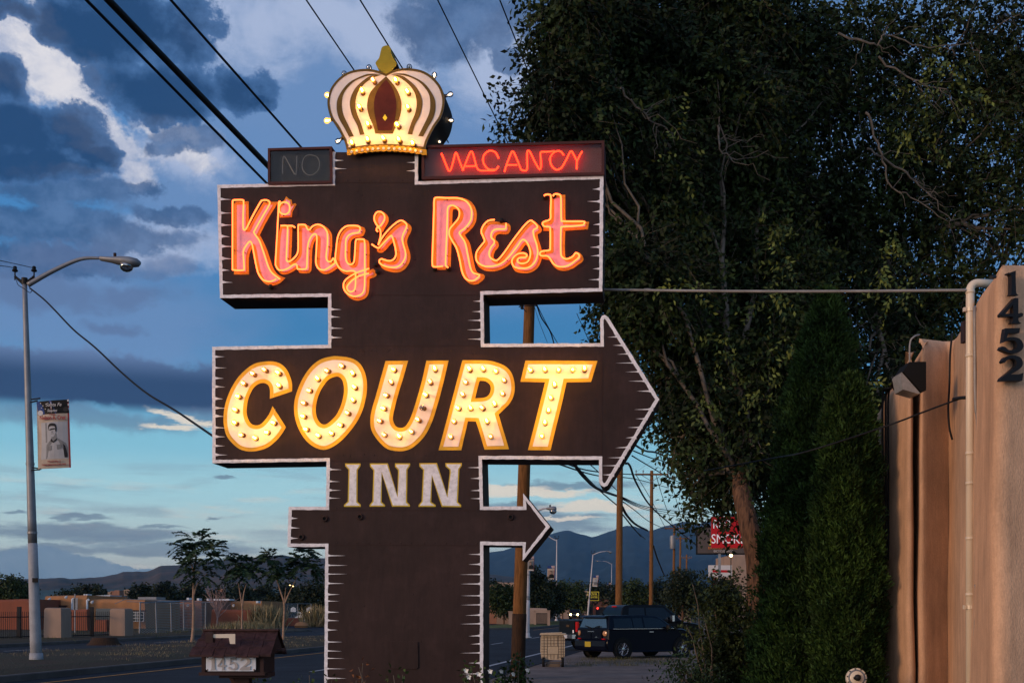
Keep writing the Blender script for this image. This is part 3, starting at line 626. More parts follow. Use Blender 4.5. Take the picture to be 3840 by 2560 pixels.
# ---------------------------------------------------------------- far hills
def ridge(name,prof,D0,D1,mt,amp,seed,nz=26,step=7):
    r=np.random.default_rng(seed); xs=np.arange(prof[0][0],prof[-1][0]+1,step); ys=np.interp(xs,[p[0] for p in prof],[p[1] for p in prof])
    jit=np.convolve(r.normal(0,1,len(xs)+8),np.ones(3)/3,'same')[4:-4]*1.1; ys=ys+jit
    n=len(xs); vs=[];fs=[]
    g1=r.normal(0,1,(nz+1,n)); 
    for _ in range(3):
        g1=(np.roll(g1,1,1)+g1+np.roll(g1,-1,1))/3
    g2=r.normal(0,1,(nz+1,n))
    for _ in range(40): g2=(np.roll(g2,1,1)+g2+np.roll(g2,-1,1))/3
    G_=g1*.7+g2*5
    for j in range(nz+1):
        G_[j]=G_[j]*.45+ (G_[j-1]*.55 if j else 0)
    for j in range(nz+1):
        t=j/nz; D=D0+(D1-D0)*t
        for i in range(n):
            X=(xs[i]-CX)/F*D; top=CZ+(HY-ys[i])/F*D1
            z=-2+(top+2)*(t**1.15)+ (G_[j,i]*amp*math.sin(math.pi*t)*(1.2-t*.5))
            XX=(xs[i]-CX)/F*D
            vs.append((XX,D,z))
    for i in range(n): vs.append(((xs[i]-CX)/F*(D1*1.15),D1*1.15,-20))
    for j in range(nz+1):
        for i in range(n-1):
            a=j*n+i; fs.append((a,a+1,a+n+1,a+n))
    m=MB(); m.add(vs,fs); return tag(m.build(name,mt,smooth='all'),kind='structure')
M['hillnear']=mat('scrub hillside',(.10,.065,.05),.95,col2=(.02,.03,.028),vscale=.012,detail=9,coords='Object')
M['hillfar']=mat('forested mountain',(.020,.040,.055),.95,col2=(.006,.016,.024),vscale=.003,detail=10)
ridge('near_hills',[(-300,2178),(0,2172),(145,2169),(240,2164),(265,2170),(390,2161),(465,2143),(553,2141),(606,2119),(648,2119),(738,2109),(840,2098),(890,2093),(1000,2087),(1060,2078),(1110,2090),(1220,2093),(1500,2100),(1900,2160),(2300,2200)],1500,3000,M['hillnear'],6,3)
ridge('mountains',[(1000,2200),(1300,2160),(1600,2110),(1839,2070),(1889,2062),(1980,2030),(2066,2002),(2100,1991),(2131,1988),(2168,1999),(2221,2013),(2300,1987),(2341,1971),(2370,1971),(2392,1977),(2437,1989),(2493,1972),(2543,1958),(2583,1955),(2616,1963),(2680,1950),(2800,1970),(3000,1950),(3300,1990),(3840,1960),(4300,1990)],4200,8000,M['hillfar'],28,5,nz=34)
ridge('foothills',[(-900,2225),(0,2218),(300,2205),(700,2213),(1200,2205),(1700,2215),(2300,2205),(2900,2215),(4300,2215)],500,900,M['fartree'],2.5,9,nz=14,step=5)

# ---------------------------------------------------------------- foliage makers
def unit(v): return v/np.maximum(np.linalg.norm(v,axis=1,keepdims=True),1e-9)
def leafmesh(name,pos,dirs,L,Wd,mt,parent,fold=.25,local=False):
    n=len(pos); dirs=unit(dirs); rnd=rng.normal(size=(n,3)); side=unit(np.cross(dirs,rnd)); nor=np.cross(dirs,side)
    L=np.broadcast_to(L,(n,))[:,None]; Wd=np.broadcast_to(Wd,(n,))[:,None]
    a=pos; b=pos+dirs*L*.45+side*Wd*.5+nor*Wd*fold; c=pos+dirs*L; d=pos+dirs*L*.45-side*Wd*.5+nor*Wd*fold
    V=np.stack([a,b,c,d],1).reshape(-1,3)
    if parent is not None:
        rm=np.array(RM[parent.name]); V=V@rm[:3,:3].T+rm[:3,3]
    me=bpy.data.meshes.new(name); me.vertices.add(4*n); me.vertices.foreach_set('co',V.astype(np.float32).ravel())
    me.loops.add(4*n); me.loops.foreach_set('vertex_index',np.arange(4*n,dtype=np.int32))
    me.polygons.add(n); me.polygons.foreach_set('loop_start',np.arange(0,4*n,4,dtype=np.int32)); me.polygons.foreach_set('loop_total',np.full(n,4,dtype=np.int32))
    me.materials.append(mt); me.update(); me.validate()
    o=bpy.data.objects.new(name,me); COL.objects.link(o)
    if parent is not None: o.parent=parent; RM[o.name]=RM[parent.name]
    return o
def sprays(c,r,n,twig,k,leafL,droop=.45,shell=.45,squash=(1,1,1)):
    """n twigs round centres c (m,3) with radii r (m); k leaves on each. returns pos, dir arrays and twig segments"""
    c=np.array(c);r=np.array(r); w=r**2; idx=rng.choice(len(c),n,p=w/w.sum())
    u=unit(rng.normal(size=(n,3))); rad=(rng.random(n)**shell)[:,None]
    st=c[idx]+u*rad*r[idx][:,None]*np.array(squash)
    d=unit(u*.9+rng.normal(size=(n,3))*.5+np.array([0,0,-droop]))
    sd=unit(np.cross(d,rng.normal(size=(n,3))))
    t=(np.arange(k)+.5)/k; 
    P=st[:,None,:]+d[:,None,:]*(t*twig)[None,:,None]+np.array([0,0,-1.])[None,None,:]*(t**2*twig*droop*.5)[None,:,None]
    sg=np.where(np.arange(k)%2==0,1,-1)
    D=d[:,None,:]*.65+sd[:,None,:]*sg[None,:,None]+np.array([0,0,-.35])+rng.normal(size=(n,k,3))*.22
    end=P[:,-1]
    return P.reshape(-1,3),D.reshape(-1,3),st,end
def twigs(name,st,end,rad,mt,parent,every=1):
    st=st[::every]; end=end[::every]; n=len(st); d=unit(end-st); s=unit(np.cross(d,rng.normal(size=(n,3)))); q=np.cross(d,s)
    V=[]; 
    for a in (0,2.09,4.19):
        o=(s*math.cos(a)+q*math.sin(a))*rad; V+= [st+o,end+o*.35]
    V=np.stack(V,1).reshape(-1,3)
    rm=np.array(RM[parent.name]); V=V@rm[:3,:3].T+rm[:3,3]
    F_=np.array([[0,2,3,1],[2,4,5,3],[4,0,1,5]]); F_=(np.arange(n)[:,None,None]*6+F_[None]).reshape(-1)
    me=bpy.data.meshes.new(name); me.vertices.add(6*n); me.vertices.foreach_set('co',V.astype(np.float32).ravel())
    me.loops.add(12*n); me.loops.foreach_set('vertex_index',F_.astype(np.int32)); me.polygons.add(3*n)
    me.polygons.foreach_set('loop_start',np.arange(0,12*n,4,dtype=np.int32)); me.polygons.foreach_set('loop_total',np.full(3*n,4,dtype=np.int32))
    me.materials.append(mt); me.update(); o=bpy.data.objects.new(name,me); COL.objects.link(o); o.parent=parent; RM[o.name]=RM[parent.name]; return o
def bump(p,a): return Vector(p)+Vector([random.uniform(-a,a) for _ in range(3)])
def limb(mb,a,b,r0,r1,n=7,wob=.12,sides=7):
    a=Vector(a);b=Vector(b);L=(b-a).length;pts=[a]
    for k in range(1,n): 
        q=a.lerp(b,k/n); q.z+=math.sin(math.pi*k/n)*L*.06; pts.append(bump(q,wob*L/n*1.4))
    pts.append(b); mb.tube(pts,[r0+(r1-r0)*k/n for k in range(n+1)],sides); return pts

# ---- the big elms on the right
def elm(lab,base,trunk_pts,trunk_r,blobs,ntw,seedD,lit,grp=None,inner=-.3,twig=.62,leaf_len=.112):
    t=thing('elm_tree',lab,'tree',base,group=grp)
    tk=MB(); tk.tube(cat3([Vector(p) for p in trunk_pts],5),list(np.linspace(trunk_r,trunk_r*.62,(len(trunk_pts)-1)*5+1)),16)
    c=[];r=[]
    for (px,py,rp,D) in blobs:
        w=W(px,py,D); c.append(w[:]); r.append(rp/F*D)
    br=MB(); hub=Vector(trunk_pts[-1]); hubs=[Vector(p) for p in trunk_pts[len(trunk_pts)//2:]]
    for (cx,rr) in zip(c,r):
        h=random.choice(hubs); P=limb(br,h,cx,trunk_r*.42*random.uniform(.5,1),.02,8)
        for _ in range(5):
            q=random.choice(P[4:]); e=Vector(cx)+Vector(unit(rng.normal(size=(1,3)))[0])*rr*.95; limb(br,q,e,.03,.006,6,.2,5)
    trunk=tk.build('trunk',M['bark'],t,'all'); br.build('branches',M['twig'],trunk,'all')
    p,d,st,en=sprays(c,r,ntw,twig,11,leaf_len)
    # gaps: thin the foliage by a slow pattern in space so the sky shows through
    s=np.sin(p[:,0]*1.9+1.3*np.sin(p[:,2]*1.7))+np.sin(p[:,2]*2.3+p[:,1]*1.1)+np.sin(p[:,0]*4.1+p[:,2]*3.7)*.6
    keep=(s>-1.35)|(rng.random(len(p))<.35); p=p[keep]; d=d[keep]
    leafmesh('crown',p,d,leaf_len*rng.uniform(.6,1.25,len(p)),leaf_len*.52,M['elm'],t)
    ci=np.array(c); ri=np.array(r); ix=rng.choice(len(ci),9000,p=ri**2/(ri**2).sum()); pi_=ci[ix]+unit(rng.normal(size=(9000,3)))*(rng.random(9000)**.5*.72*ri[ix])[:,None]
    sg=np.sin(pi_[:,0]*1.9+1.3*np.sin(pi_[:,2]*1.7))+np.sin(pi_[:,2]*2.3+pi_[:,1]*1.1); kk=(sg>inner)|(rng.random(9000)<.12); pi_=pi_[kk]
    leafmesh('inner_leaves',pi_,rng.normal(size=pi_.shape),.24*rng.uniform(.6,1.2,len(pi_)),.13,M['elm'],t)
    twigs('fine_twigs',st,en,.004,M['twig'],trunk,2)
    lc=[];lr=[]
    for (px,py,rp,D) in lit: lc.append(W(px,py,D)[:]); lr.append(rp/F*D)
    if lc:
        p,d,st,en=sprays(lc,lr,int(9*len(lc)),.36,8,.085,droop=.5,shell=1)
        leafmesh('painted_lit_leaves',p,d,.09*rng.uniform(.8,1.2,len(p)),.045,M['elm_painted_lit'],t)
    return t
B1=[(2130,60,130,18),(2250,60,170,19),(2100,330,140,18),(2020,390,90,18),(2180,480,140,18),(2150,250,120,19),(2380,260,240,20),(2400,560,210,19),(2440,850,200,19),(2450,1080,200,18),(2330,1180,60,18),(2545,1300,130,19),(2590,1520,110,19),(2660,1690,80,19),(2700,100,260,21),(2680,430,260,20),
 (2640,1850,40,18),(2710,1880,40,18),(2740,1760,80,20.5),(2760,760,280,21),(2800,1080,280,20),(2860,1330,230,20),(2780,1560,200,20),(2950,1550,200,21),(2900,300,260,22),(3000,850,220,22),(2330,30,200,21),(2540,700,200,21),(2990,1750,120,21),(2950,1900,80,21),(2520,1700,25,18.5),(2570,1790,25,18.5),(2650,1350,140,18.5),(2700,1540,120,18),(2690,1690,85,17.8),(2600,1420,90,18),(2850,1600,140,18),(2630,1790,40,17.8),(2730,1790,40,17.6),(2900,1400,190,18.5),(2810,1720,60,17.2),(2500,1420,50,18),(2440,1260,60,18),(2400,1000,130,18),(2560,1640,50,18)]
L1_=[(2900,860,60,17),(2930,1000,60,17),(2900,1120,70,17),(3000,1300,70,17),(3130,1430,70,16.5),(3240,1440,60,16.5),(2560,590,50,16.8),(2560,430,40,16.8),(2850,1480,80,16.8),(2960,1560,60,16.5),(3180,1540,60,16.4),(2700,1330,70,16.8),(2620,1500,60,16.8),(2560,1080,60,16.6)]
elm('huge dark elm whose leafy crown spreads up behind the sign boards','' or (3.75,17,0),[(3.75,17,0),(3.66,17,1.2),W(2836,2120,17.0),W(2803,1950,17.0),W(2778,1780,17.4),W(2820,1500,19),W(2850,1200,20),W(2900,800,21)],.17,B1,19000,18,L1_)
B2=[(3130,150,250,23),(3150,500,240,22),(3130,850,200,22),(3180,1150,220,21),(3250,1350,170,20),(3420,1250,150,21),(3420,980,200,22),(3380,620,230,22),(3400,250,250,23),(3650,150,230,23),(3650,480,230,22),(3620,800,200,22),(3560,1080,140,21),(3820,250,220,23),(3850,600,220,22),(3800,860,140,21),(4050,400,260,22),(3080,1400,150,20),(3300,1560,110,19),(3420,1420,90,19)]
L2_=[(3480,330,60,18),(3550,250,60,18),(3620,360,60,18),(3400,520,50,18),(3350,900,50,18),(3560,600,50,18),(3340,1100,60,17),(3300,1000,50,17)]
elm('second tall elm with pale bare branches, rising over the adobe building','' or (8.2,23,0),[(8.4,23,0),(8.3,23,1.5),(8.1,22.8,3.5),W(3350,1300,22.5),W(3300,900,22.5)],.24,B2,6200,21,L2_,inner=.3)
# bare grey limbs seen in the second crown
M['deadwood']=mat('pale dead branch wood',(.13,.115,.10),.85,var=.3,vscale=6)
ob=[o_ for o_ in bpy.data.objects if o_.name.startswith('elm_tree')][-1]
for P in ([(3250,560,21),(3380,640,20.5),(3480,720,20.5),(3560,830,20.5)],[(3250,420,20),(3300,560,20),(3340,690,20),(3420,740,20),(3560,830,20)],[(3150,130,20),(3280,170,20),(3330,130,20),(3480,180,20),(3640,160,20)],[(3300,220,20),(3420,300,20),(3560,340,20)],[(2690,470,18.5),(2700,560,18.5),(2760,600,18.5)],[(2320,330,17.6),(2420,430,17.8),(2520,500,18)]):
    bl=MB(); pts=cat3([W(*p) for p in P],6); bl.tube([bump(q,.03) for q in pts],list(np.linspace(.022,.006,len(pts))),5)
    for _ in range(9):
        q=random.choice(pts[4:]); limb(bl,q,q+Vector((random.uniform(-.2,.9),random.uniform(-.3,.3),random.uniform(-.7,.4))),.007,.002,5,.3,4)
    bl.build('dead_branch',M['deadwood'],ob)

# ---- cypresses
def cypress(lab,px,D,prof,n,grp):
    base=W(px,HY,D); base.z=0
    t=thing('cypress_tree',lab,'tree',base,group=grp)
    zs=np.array([CZ+(HY-y)/F*D for y,_,_ in prof]); l=np.array([(px-a)/F*D for _,a,b in prof]); rr=np.array([(b-px)/F*D for _,a,b in prof])
    o=np.argsort(zs); zs=zs[o]; l=l[o]; rr=rr[o]
    zz=rng.uniform(0.05,zs[-1],n*3); th=rng.uniform(0,2*math.pi,n*3)
    lw=np.interp(zz,zs,l); rw=np.interp(zz,zs,rr); Rr=np.where(np.cos(th)>0,rw,lw)*(np.abs(np.cos(th)))+ (lw+rw)/2*np.abs(np.sin(th))*(1-np.abs(np.cos(th)))*1.0
    Rr=np.where(np.cos(th)>0,rw,lw)
    keep=rng.random(n*3)<(.15+Rr/max(Rr.max(),.01)); zz=zz[keep][:n];th=th[keep][:n];Rr=Rr[keep][:n]
    lump=1+.10*np.sin(zz*5+th*3)+.10*np.sin(zz*13-th*5)+.08*np.sin(th*9+zz*4)+.06*np.sin(zz*29+th*13)
    rad=Rr*lump*.97*(1-.30*rng.random(len(zz))**2)
    pos=np.stack([base.x+rad*np.cos(th),base.y+rad*np.sin(th)*.9,zz],1)
    dr=np.stack([np.cos(th)*.55,np.sin(th)*.55,np.full(len(th),1.0)],1)+rng.normal(size=(len(th),3))*.28
    # each sprig is a small fan of scale leaves
    stray=rng.random(len(pos))<.05; pos[stray]=np.array([base.x,base.y,0])+(pos[stray]-np.array([base.x,base.y,0]))*np.array([1.12,1.12,1.0]); k=5; P=np.repeat(pos,k,0)+np.repeat(unit(dr),k,0)*np.tile(np.arange(k)*.013,len(pos))[:,None]; Dd=np.repeat(dr,k,0)+rng.normal(size=(len(P),3))*.5
    leafmesh('crown',P,Dd,.055*rng.uniform(.6,1.3,len(P)),.016,M['cypress'],t)
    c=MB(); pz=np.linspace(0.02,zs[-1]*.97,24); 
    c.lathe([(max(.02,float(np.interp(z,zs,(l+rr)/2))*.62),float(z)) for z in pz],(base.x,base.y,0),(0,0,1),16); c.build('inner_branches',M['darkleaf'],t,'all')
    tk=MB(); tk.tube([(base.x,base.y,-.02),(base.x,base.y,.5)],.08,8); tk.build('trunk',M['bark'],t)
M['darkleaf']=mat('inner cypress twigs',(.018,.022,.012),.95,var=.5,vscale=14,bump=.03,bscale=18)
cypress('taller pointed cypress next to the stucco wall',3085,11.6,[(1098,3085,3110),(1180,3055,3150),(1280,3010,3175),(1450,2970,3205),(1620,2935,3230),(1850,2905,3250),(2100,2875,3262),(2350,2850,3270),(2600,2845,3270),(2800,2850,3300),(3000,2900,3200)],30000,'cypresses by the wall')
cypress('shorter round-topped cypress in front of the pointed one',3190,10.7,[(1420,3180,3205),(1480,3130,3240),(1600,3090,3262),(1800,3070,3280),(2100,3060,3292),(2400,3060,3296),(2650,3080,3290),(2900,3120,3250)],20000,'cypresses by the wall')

# ---- the shrub in front of the cars
def shrub(name,lab,catg,D,blobs,n,leafL,mt,twig=.35,base=None,grp=None,k=9,droop=.2,stems=12):
    cs=[];rs=[]
    for (px,py,rp,*dd) in blobs:
        d=dd[0] if dd else D; cs.append(W(px,py,d)[:]); rs.append(rp/F*d)
    c0=np.mean(np.array(cs),0); t=thing(name,lab,catg,base or (c0[0],c0[1],0),group=grp)
    b0=Vector(base or (c0[0],c0[1],0))
    s=MB()
    for i in range(stems):
        j=i%len(cs); limb(s,b0+Vector((random.uniform(-.2,.2),random.uniform(-.1,.1),0)),Vector(cs[j])+Vector([random.uniform(-.4,.4)*rs[j] for _ in range(3)]),.016,.005,6,.1,5)
    s.build('stems',M['twig'],t,'all')
    p,d,st,en=sprays(cs,rs,n,twig,k,leafL,droop=droop)
    ok=p[:,2]>.02; p=p[ok]; d=d[ok]
    o=leafmesh('foliage',p,d,leafL*rng.uniform(.7,1.2,len(p)),leafL*.45,mt,t); return t,p
shrub('leafy_shrub','big loose leafy shrub at the edge of the lot right of the parked cars','shrub',15.5,
 [(2720,2230,70),(2705,2290,55),(2760,2310,70),(2725,2380,85),(2780,2400,100),(2710,2490,110),(2790,2520,140),(2740,2650,170),(2640,2300,20,15),(2625,2410,30,15),(2570,2340,15,15),(2600,2190,12,15),(2650,2150,12,15)],1700,.07,M['bush'],.26)
shrub('drooping_shrub','low fern-like green shoots hanging over the pad edge','shrub',14.6,[(2560,2470,35),(2530,2500,30),(2580,2520,30),(2620,2560,50),(2650,2500,40)],150,.06,M['sapling'],.45,droop=1.2,base=(2.35,14.8,0))

# ---- far trees
def fartree(px,top,D,wpx,mt,lab,n=900,base_drop=.25,name='broad_tree',grp='dark trees along the skyline',squash=1):
    g=W(px,HY,D); t=thing(name,lab,'tree',(g.x,D,0),group=grp)
    h=CZ+(HY-top)/F*D; w=wpx/F*D/2
    tk=MB(); tk.tube([(g.x,D,-.03),(g.x,D,h*.55)],[max(.12,w*.06),max(.06,w*.03)],6); tk.build('trunk',M['bark'],t)
    cs=[];rs=[]
    for i in range(9):
        a=random.uniform(0,6.28); q=random.uniform(.15,.72); zc=h*random.uniform(.38,.80)
        cs.append((g.x+w*q*math.cos(a),D+w*q*math.sin(a),zc)); rs.append(min(w*.5,h*.3)*random.uniform(.75,1.15))
    cs.append((g.x,D,h-min(w*.5,h*.3)*1.0)); rs.append(min(w*.5,h*.3))
    ll=max(.12,D*.0022)
    p,d,_,_=sprays(cs,rs,n,ll*2.5,4,ll,droop=.15,shell=.6)
    leafmesh('crown',p,d,ll*rng.uniform(.7,1.5,len(p)),ll*.75,mt,t)
    return t
for i,(px,top,D,w,mt,lab) in enumerate([
 (35,2157,120,170,'fartree2','dark green round tree at the left edge behind the terracotta wall'),
 (-60,2180,125,170,'fartree','dark tree cut by the left frame edge'),
 (345,2195,190,130,'fartree','low dark tree above the orange adobe roof'),
 (285,2205,230,120,'fartree','faint low tree just right of the near street lamp'),
 (545,2196,210,120,'fartree','small dark tree above the middle of the long adobe'),
 (625,2186,200,110,'fartree','dark tree with pointed top left of the tallest sapling'),
 (720,2192,220,130,'fartree','dark tree seen through the tallest sapling stem'),
 (820,2205,210,110,'fartree','low dark tree behind the bare pinkish tree'),
 (900,2200,230,120,'fartree','low dark tree between two saplings'),
 (990,2200,240,100,'fartree','flat dark tree left of the twin-stem sapling'),
 (1075,2190,160,110,'fartree','dark tree behind the twin-stem sapling'),
 (1165,2182,150,140,'fartree','tall dark tree against the left side of the sign base'),
 (1250,2180,160,120,'fartree','dark tree half behind the sign base'),
 (2000,2125,130,110,'fartree','tall black conifer-like tree right of the near timber pole'),
 (2045,2170,135,120,'fartree','dark tree left of the street lamp by the island'),
 (2110,2178,190,100,'fartree2','rounded tree right of the street lamp by the island'),
 (2165,2182,210,90,'fartree2','green tree behind the black and yellow sign'),
 (2250,2185,230,110,'fartree','dark tree right of the black and yellow sign'),
 (2330,2190,200,80,'fartree','dark tree behind the nearest tall timber pole'),
 (2390,2180,170,130,'fartree2','wide green tree between two timber poles'),
 (2470,2175,180,110,'fartree','dark tree behind the parked truck cab'),
 (2560,2128,75,210,'fartree','black dome-shaped tree right of the second timber pole'),
 (2700,2170,120,160,'fartree','dark tree behind the leafy shrub'),
 (1890,2195,130,110,'fartree2','mid green bush-like tree just right of the sign column'),
 (1850,2180,150,90,'fartree','dark tree touching the right side of the sign column')]):
    fartree(px,top,D,w,M[mt],lab,n=1500 if D<140 else 800)

# ---- saplings on the median
def sapling(lab,base_px,base_py,stems,fronds,grp='young trees on the median'):
    g=G(base_px,base_py); D=g.y; t=thing('sapling',lab,'tree',(g.x,g.y,.15),group=grp)
    tk=MB()
    for st,r0 in stems: tk.tube(cat3([W(x,y,D) for x,y in st],5),list(np.linspace(r0,r0*.35,(len(st)-1)*5+1)),7)
    tk.build('trunk',M['paletrunk'],t,'all')
    P=[];Q=[]; tw=MB()
    for (x,y,r,n) in fronds:
        c=W(x,y,D)
        for _ in range(int(n*1.7)):
            u=unit(rng.normal(size=(1,3)))[0]; u[2]=random.uniform(-.5,1.1); u=u/np.linalg.norm(u)
            rr=r/F*D; a=np.array(c)+u*rr*random.uniform(.0,.35); L=rr*random.uniform(.55,.9); k=22
            sd=unit(np.cross(u,[0,0,1.0])[None])[0]
            tt_=np.linspace(.1,1,k); pts=a+np.outer(tt_*L,u)+np.outer(-tt_**2*L*.45,[0,0,1])
            tw.tube([a,pts[k//2],pts[-1]],[.012,.008,.003],4)
            for j in range(k):
                P.append(pts[j]); s=1 if j%2 else -1; Q.append(u*.45+sd*s+np.array([0,0,-.35])+rng.normal(size=3)*.1)
    tw.build('twigs',M['sapling'],t)
    P=np.array(P);Q=np.array(Q); leafmesh('crown',P,Q,D*.0044*rng.uniform(.8,1.2,len(P)),D*.0016,M['sapling'],t)
sapling('tallest young tree, single curved trunk and feathery leaves, on the median',717,2424,[([(717,2424),(724,2370),(726,2300),(725,2240),(728,2150),(735,2080)],.085),([(727,2230),(740,2190),(775,2150)],.05),([(728,2150),(715,2100)],.04)],
 [(740,2030,100,12),(760,2160,80,5),(700,2120,60,3),(700,2060,80,7),(790,2060,90,8),(770,2130,90,7),(735,2090,70,8),(800,2090,60,6)])
sapling('smallest young tree with forked thin trunk behind the mailbox roof',908,2396,[([(908,2396),(907,2330),(908,2275),(898,2210),(893,2180)],.06),([(908,2275),(915,2220),(925,2185)],.05)],
 [(900,2120,75,14),(940,2140,65,9),(880,2160,55,6),(905,2090,50,6)])
sapling('young tree with two widely forked stems beside the sign base',1062,2414,[([(1062,2414),(1064,2340),(1066,2265),(1050,2210),(1035,2160)],.07),([(1066,2265),(1085,2220),(1115,2160)],.045),([(1066,2260),(1072,2200)],.03)],
 [(1010,2100,80,13),(1060,2150,70,8),(1135,2110,75,12),(1180,2130,65,8),(1150,2070,60,8),(1020,2150,60,6)])
# bare pinkish tree
g=W(812,HY,95); t=thing('bare_tree','leafless pale pink tree between two green saplings','tree',(g.x,95,0)); b=MB()
P=b.tube([(g.x,95,0),(g.x+.1,95,1.2)],[.1,.07],6)
for i in range(26):
    a=random.uniform(-1.1,1.1); L=random.uniform(1.6,3.2); e=Vector((g.x+math.sin(a)*L*.8,95+random.uniform(-.8,.8),1.0+math.cos(a)*L*.95))
    pts=limb(b,(g.x+.05,95,random.uniform(.8,1.3)),e,.035,.008,6,.12,4)
    for _ in range(2): q=random.choice(pts[2:]); limb(b,q,q+Vector((random.uniform(-.6,.6),0,random.uniform(.1,.7))),.014,.005,4,.1,3)
M['pinkbark']=mat('pinkish bare bark',(.30,.20,.18),.8); b.build('branches',M['pinkbark'],t)

# ---- grasses
def grass(name,lab,catg,spots,n,h,mt,kind=None,single=True):
    P=[];Q=[];H=[]
    for (x,y,rx,ry) in spots:
        a=rng.normal(size=(n,2))*.5; P.append(np.stack([x+a[:,0]*rx,y+a[:,1]*ry,np.full(n,.0)],1)); q=rng.normal(size=(n,3))*.35; q[:,2]=1; Q.append(q); H.append(h*rng.uniform(.4,1.1,n))
    P=np.concatenate(P);Q=np.concatenate(Q);H=np.concatenate(H)
    if kind: o=leafmesh(name,P,Q,H,H*.05,mt,None); tag(o,lab,catg,kind=kind)
    else:
        c=P.mean(0); t=thing(name,lab,catg,(c[0],c[1],0)); leafmesh('blades',P,Q,H,H*.05,mt,t)
def gs(px,py,w): g=G(px,py); return (g.x,g.y,w/F*g.y,w/F*g.y)
grass('grass_clump','wide straw-coloured ornamental grass mound behind the mailbox','grass clump',[gs(880,2380,80),gs(930,2378,80)],1500,.95,M['strawgrass'])
grass('grass_clump','tall straw grass mound left of the twin-stem sapling','grass clump',[gs(990,2358,60)],900,2.3,M['strawgrass'])
grass('grass_clump','straw grass patch against the left side of the sign base','grass clump',[gs(1195,2350,50)],900,2.2,M['strawgrass'])
fl=[]
for _ in range(70):
    q=random.uniform(14,84); p=random.uniform(31.3,40); v=ra*q+pa*p; fl.append((v.x,v.y,1.2,1.2))
grass('weeds','', '',fl,90,.40,M['lowgrass'],kind='stuff')
fl=[]
for _ in range(90):
    q=random.uniform(18,61); p=random.uniform(16.2,23.2); v=ra*q+pa*p; fl.append((v.x,v.y,.7,.7))
P_=fl; grass('median_grass','','',P_,70,.16,M['strawgrass'],kind='stuff'); bpy.data.objects['median_grass'].location.z=.16
fl=[]
for _ in range(60):
    q=random.uniform(94,190); p=random.uniform(16.3,21.3); v=ra*q+pa*p; fl.append((v.x,v.y,1.2,1.2))
grass('island_grass','','',fl,70,.2,M['lowgrass'],kind='stuff'); bpy.data.objects['island_grass'].location.z=.15
fl=[]
for _ in range(40):
    px=random.uniform(2150,2600); py=random.uniform(2470,2500); g=G(px,py); fl.append((g.x,g.y,.5,.1))
grass('pad_weeds','','',fl,60,.15,M['lowgrass'],kind='stuff')
# rose bushes at the foot of the sign
def rose(lab,px0,D,shoots,flowers,mtl='rose',n=30):
    g=W(px0,HY,D); t=thing('rose_bush',lab,'plant',(g.x,D,0),group='rose bushes round the sign')
    s=MB(); P=[];Q=[]
    for (x,y) in shoots:
        e=W(x,y,D+random.uniform(-.1,.1)); pts=limb(s,(g.x+random.uniform(-.1,.1),D,0),e,.008,.003,9,.12,5)
        for q in pts[3:]:
            for _ in range(n//5):
                d=rng.normal(size=3); P.append(np.array(q)+d*.025); Q.append(d+np.array([0,0,-.2]))
    s.build('stems',M['twig'],t); P=np.array(P);Q=np.array(Q); leafmesh('foliage',P,Q,.045*rng.uniform(.6,1.2,len(P)),.028,M[mtl],t)
    for (x,y,c) in flowers:
        f=MB(); q=W(x,y,D-.12)
        for i in range(11):
            a=i*2.4; rr=.004+.0015*i; u=Vector((math.cos(a),-.5,math.sin(a))).normalized(); w=Vector((-math.sin(a),0,math.cos(a)))
            f.add([q,q+u*rr+w*.007,q+u*(rr+.009),q+u*rr-w*.007],[(0,1,2,3)])
        f.build('rose_flower',M[c],t)
rose('rose bush with white blooms against the right edge of the sign column',1790,9.2,[(1745,2520),(1765,2500),(1800,2530),(1770,2560),(1815,2570),(1740,2590),(1850,2545)],[(1748,2512,'petalw'),(1758,2536,'petalw'),(1795,2525,'petalw'),(1838,2515,'petalw')],n=55)
rose('dark leafy rose bush in front of the timber pole',1930,10.5,[(1900,2490),(1925,2480),(1950,2475),(1975,2490),(1940,2520),(1890,2530),(1970,2540),(1910,2560),(1955,2570),(1880,2560)],[(1925,2525,'petalw'),(1880,2515,'petalw'),(1978,2510,'petalw')],n=90)
rose('thin rose shoots with dry red leaves in front of the access panel',1350,9.2,[(1345,2500),(1360,2485),(1335,2550),(1370,2550)],[],'dryleaf',16)
rose('green-tipped rose shoots below the access panel',1470,9.2,[(1452,2545),(1475,2530),(1510,2528),(1465,2565)],[],'rose',22)
rose('rose bush at the lower left edge of the sign column',1225,9.2,[(1230,2545),(1245,2548),(1210,2560),(1160,2530),(1130,2555)],[],'rose',22)
rose('rose bush with one red bloom beside the mailbox post',950,7.4,[(935,2555),(970,2560),(1010,2560),(960,2580)],[(932,2533,'petalr')],'rose',26)
# ---------------------------------------------------------------- adobe building with the street number
def at(px,D): return ((px-CX)/F*D, D)
A1=at(3737,7.5); A0=(A1[0]+.12,7.36)
plan1=[(at(3737,7.5)),(at(3572,10.5)),(at(3560,10.62)),(at(3470,10.42)),(at(3456,10.40)),(4.2,12.4),(14,12.4),(14,7.72),(at(4090,7.72))]
h1=[3.90,4.12,4.12,4.10,4.06,4.0,4,4,3.94]
plan2=[(at(3417,10.38)),(at(3332,10.95)),(at(3322,11.3)),(at(3288,12.4)),(at(3270,12.7)),(5.6,16),(14,16),(14,12.5),(4.6,12.3),(3.98,11.3)]
h2=[3.98,3.72,3.78,3.78,3.78,3.9,4,4,4,4]
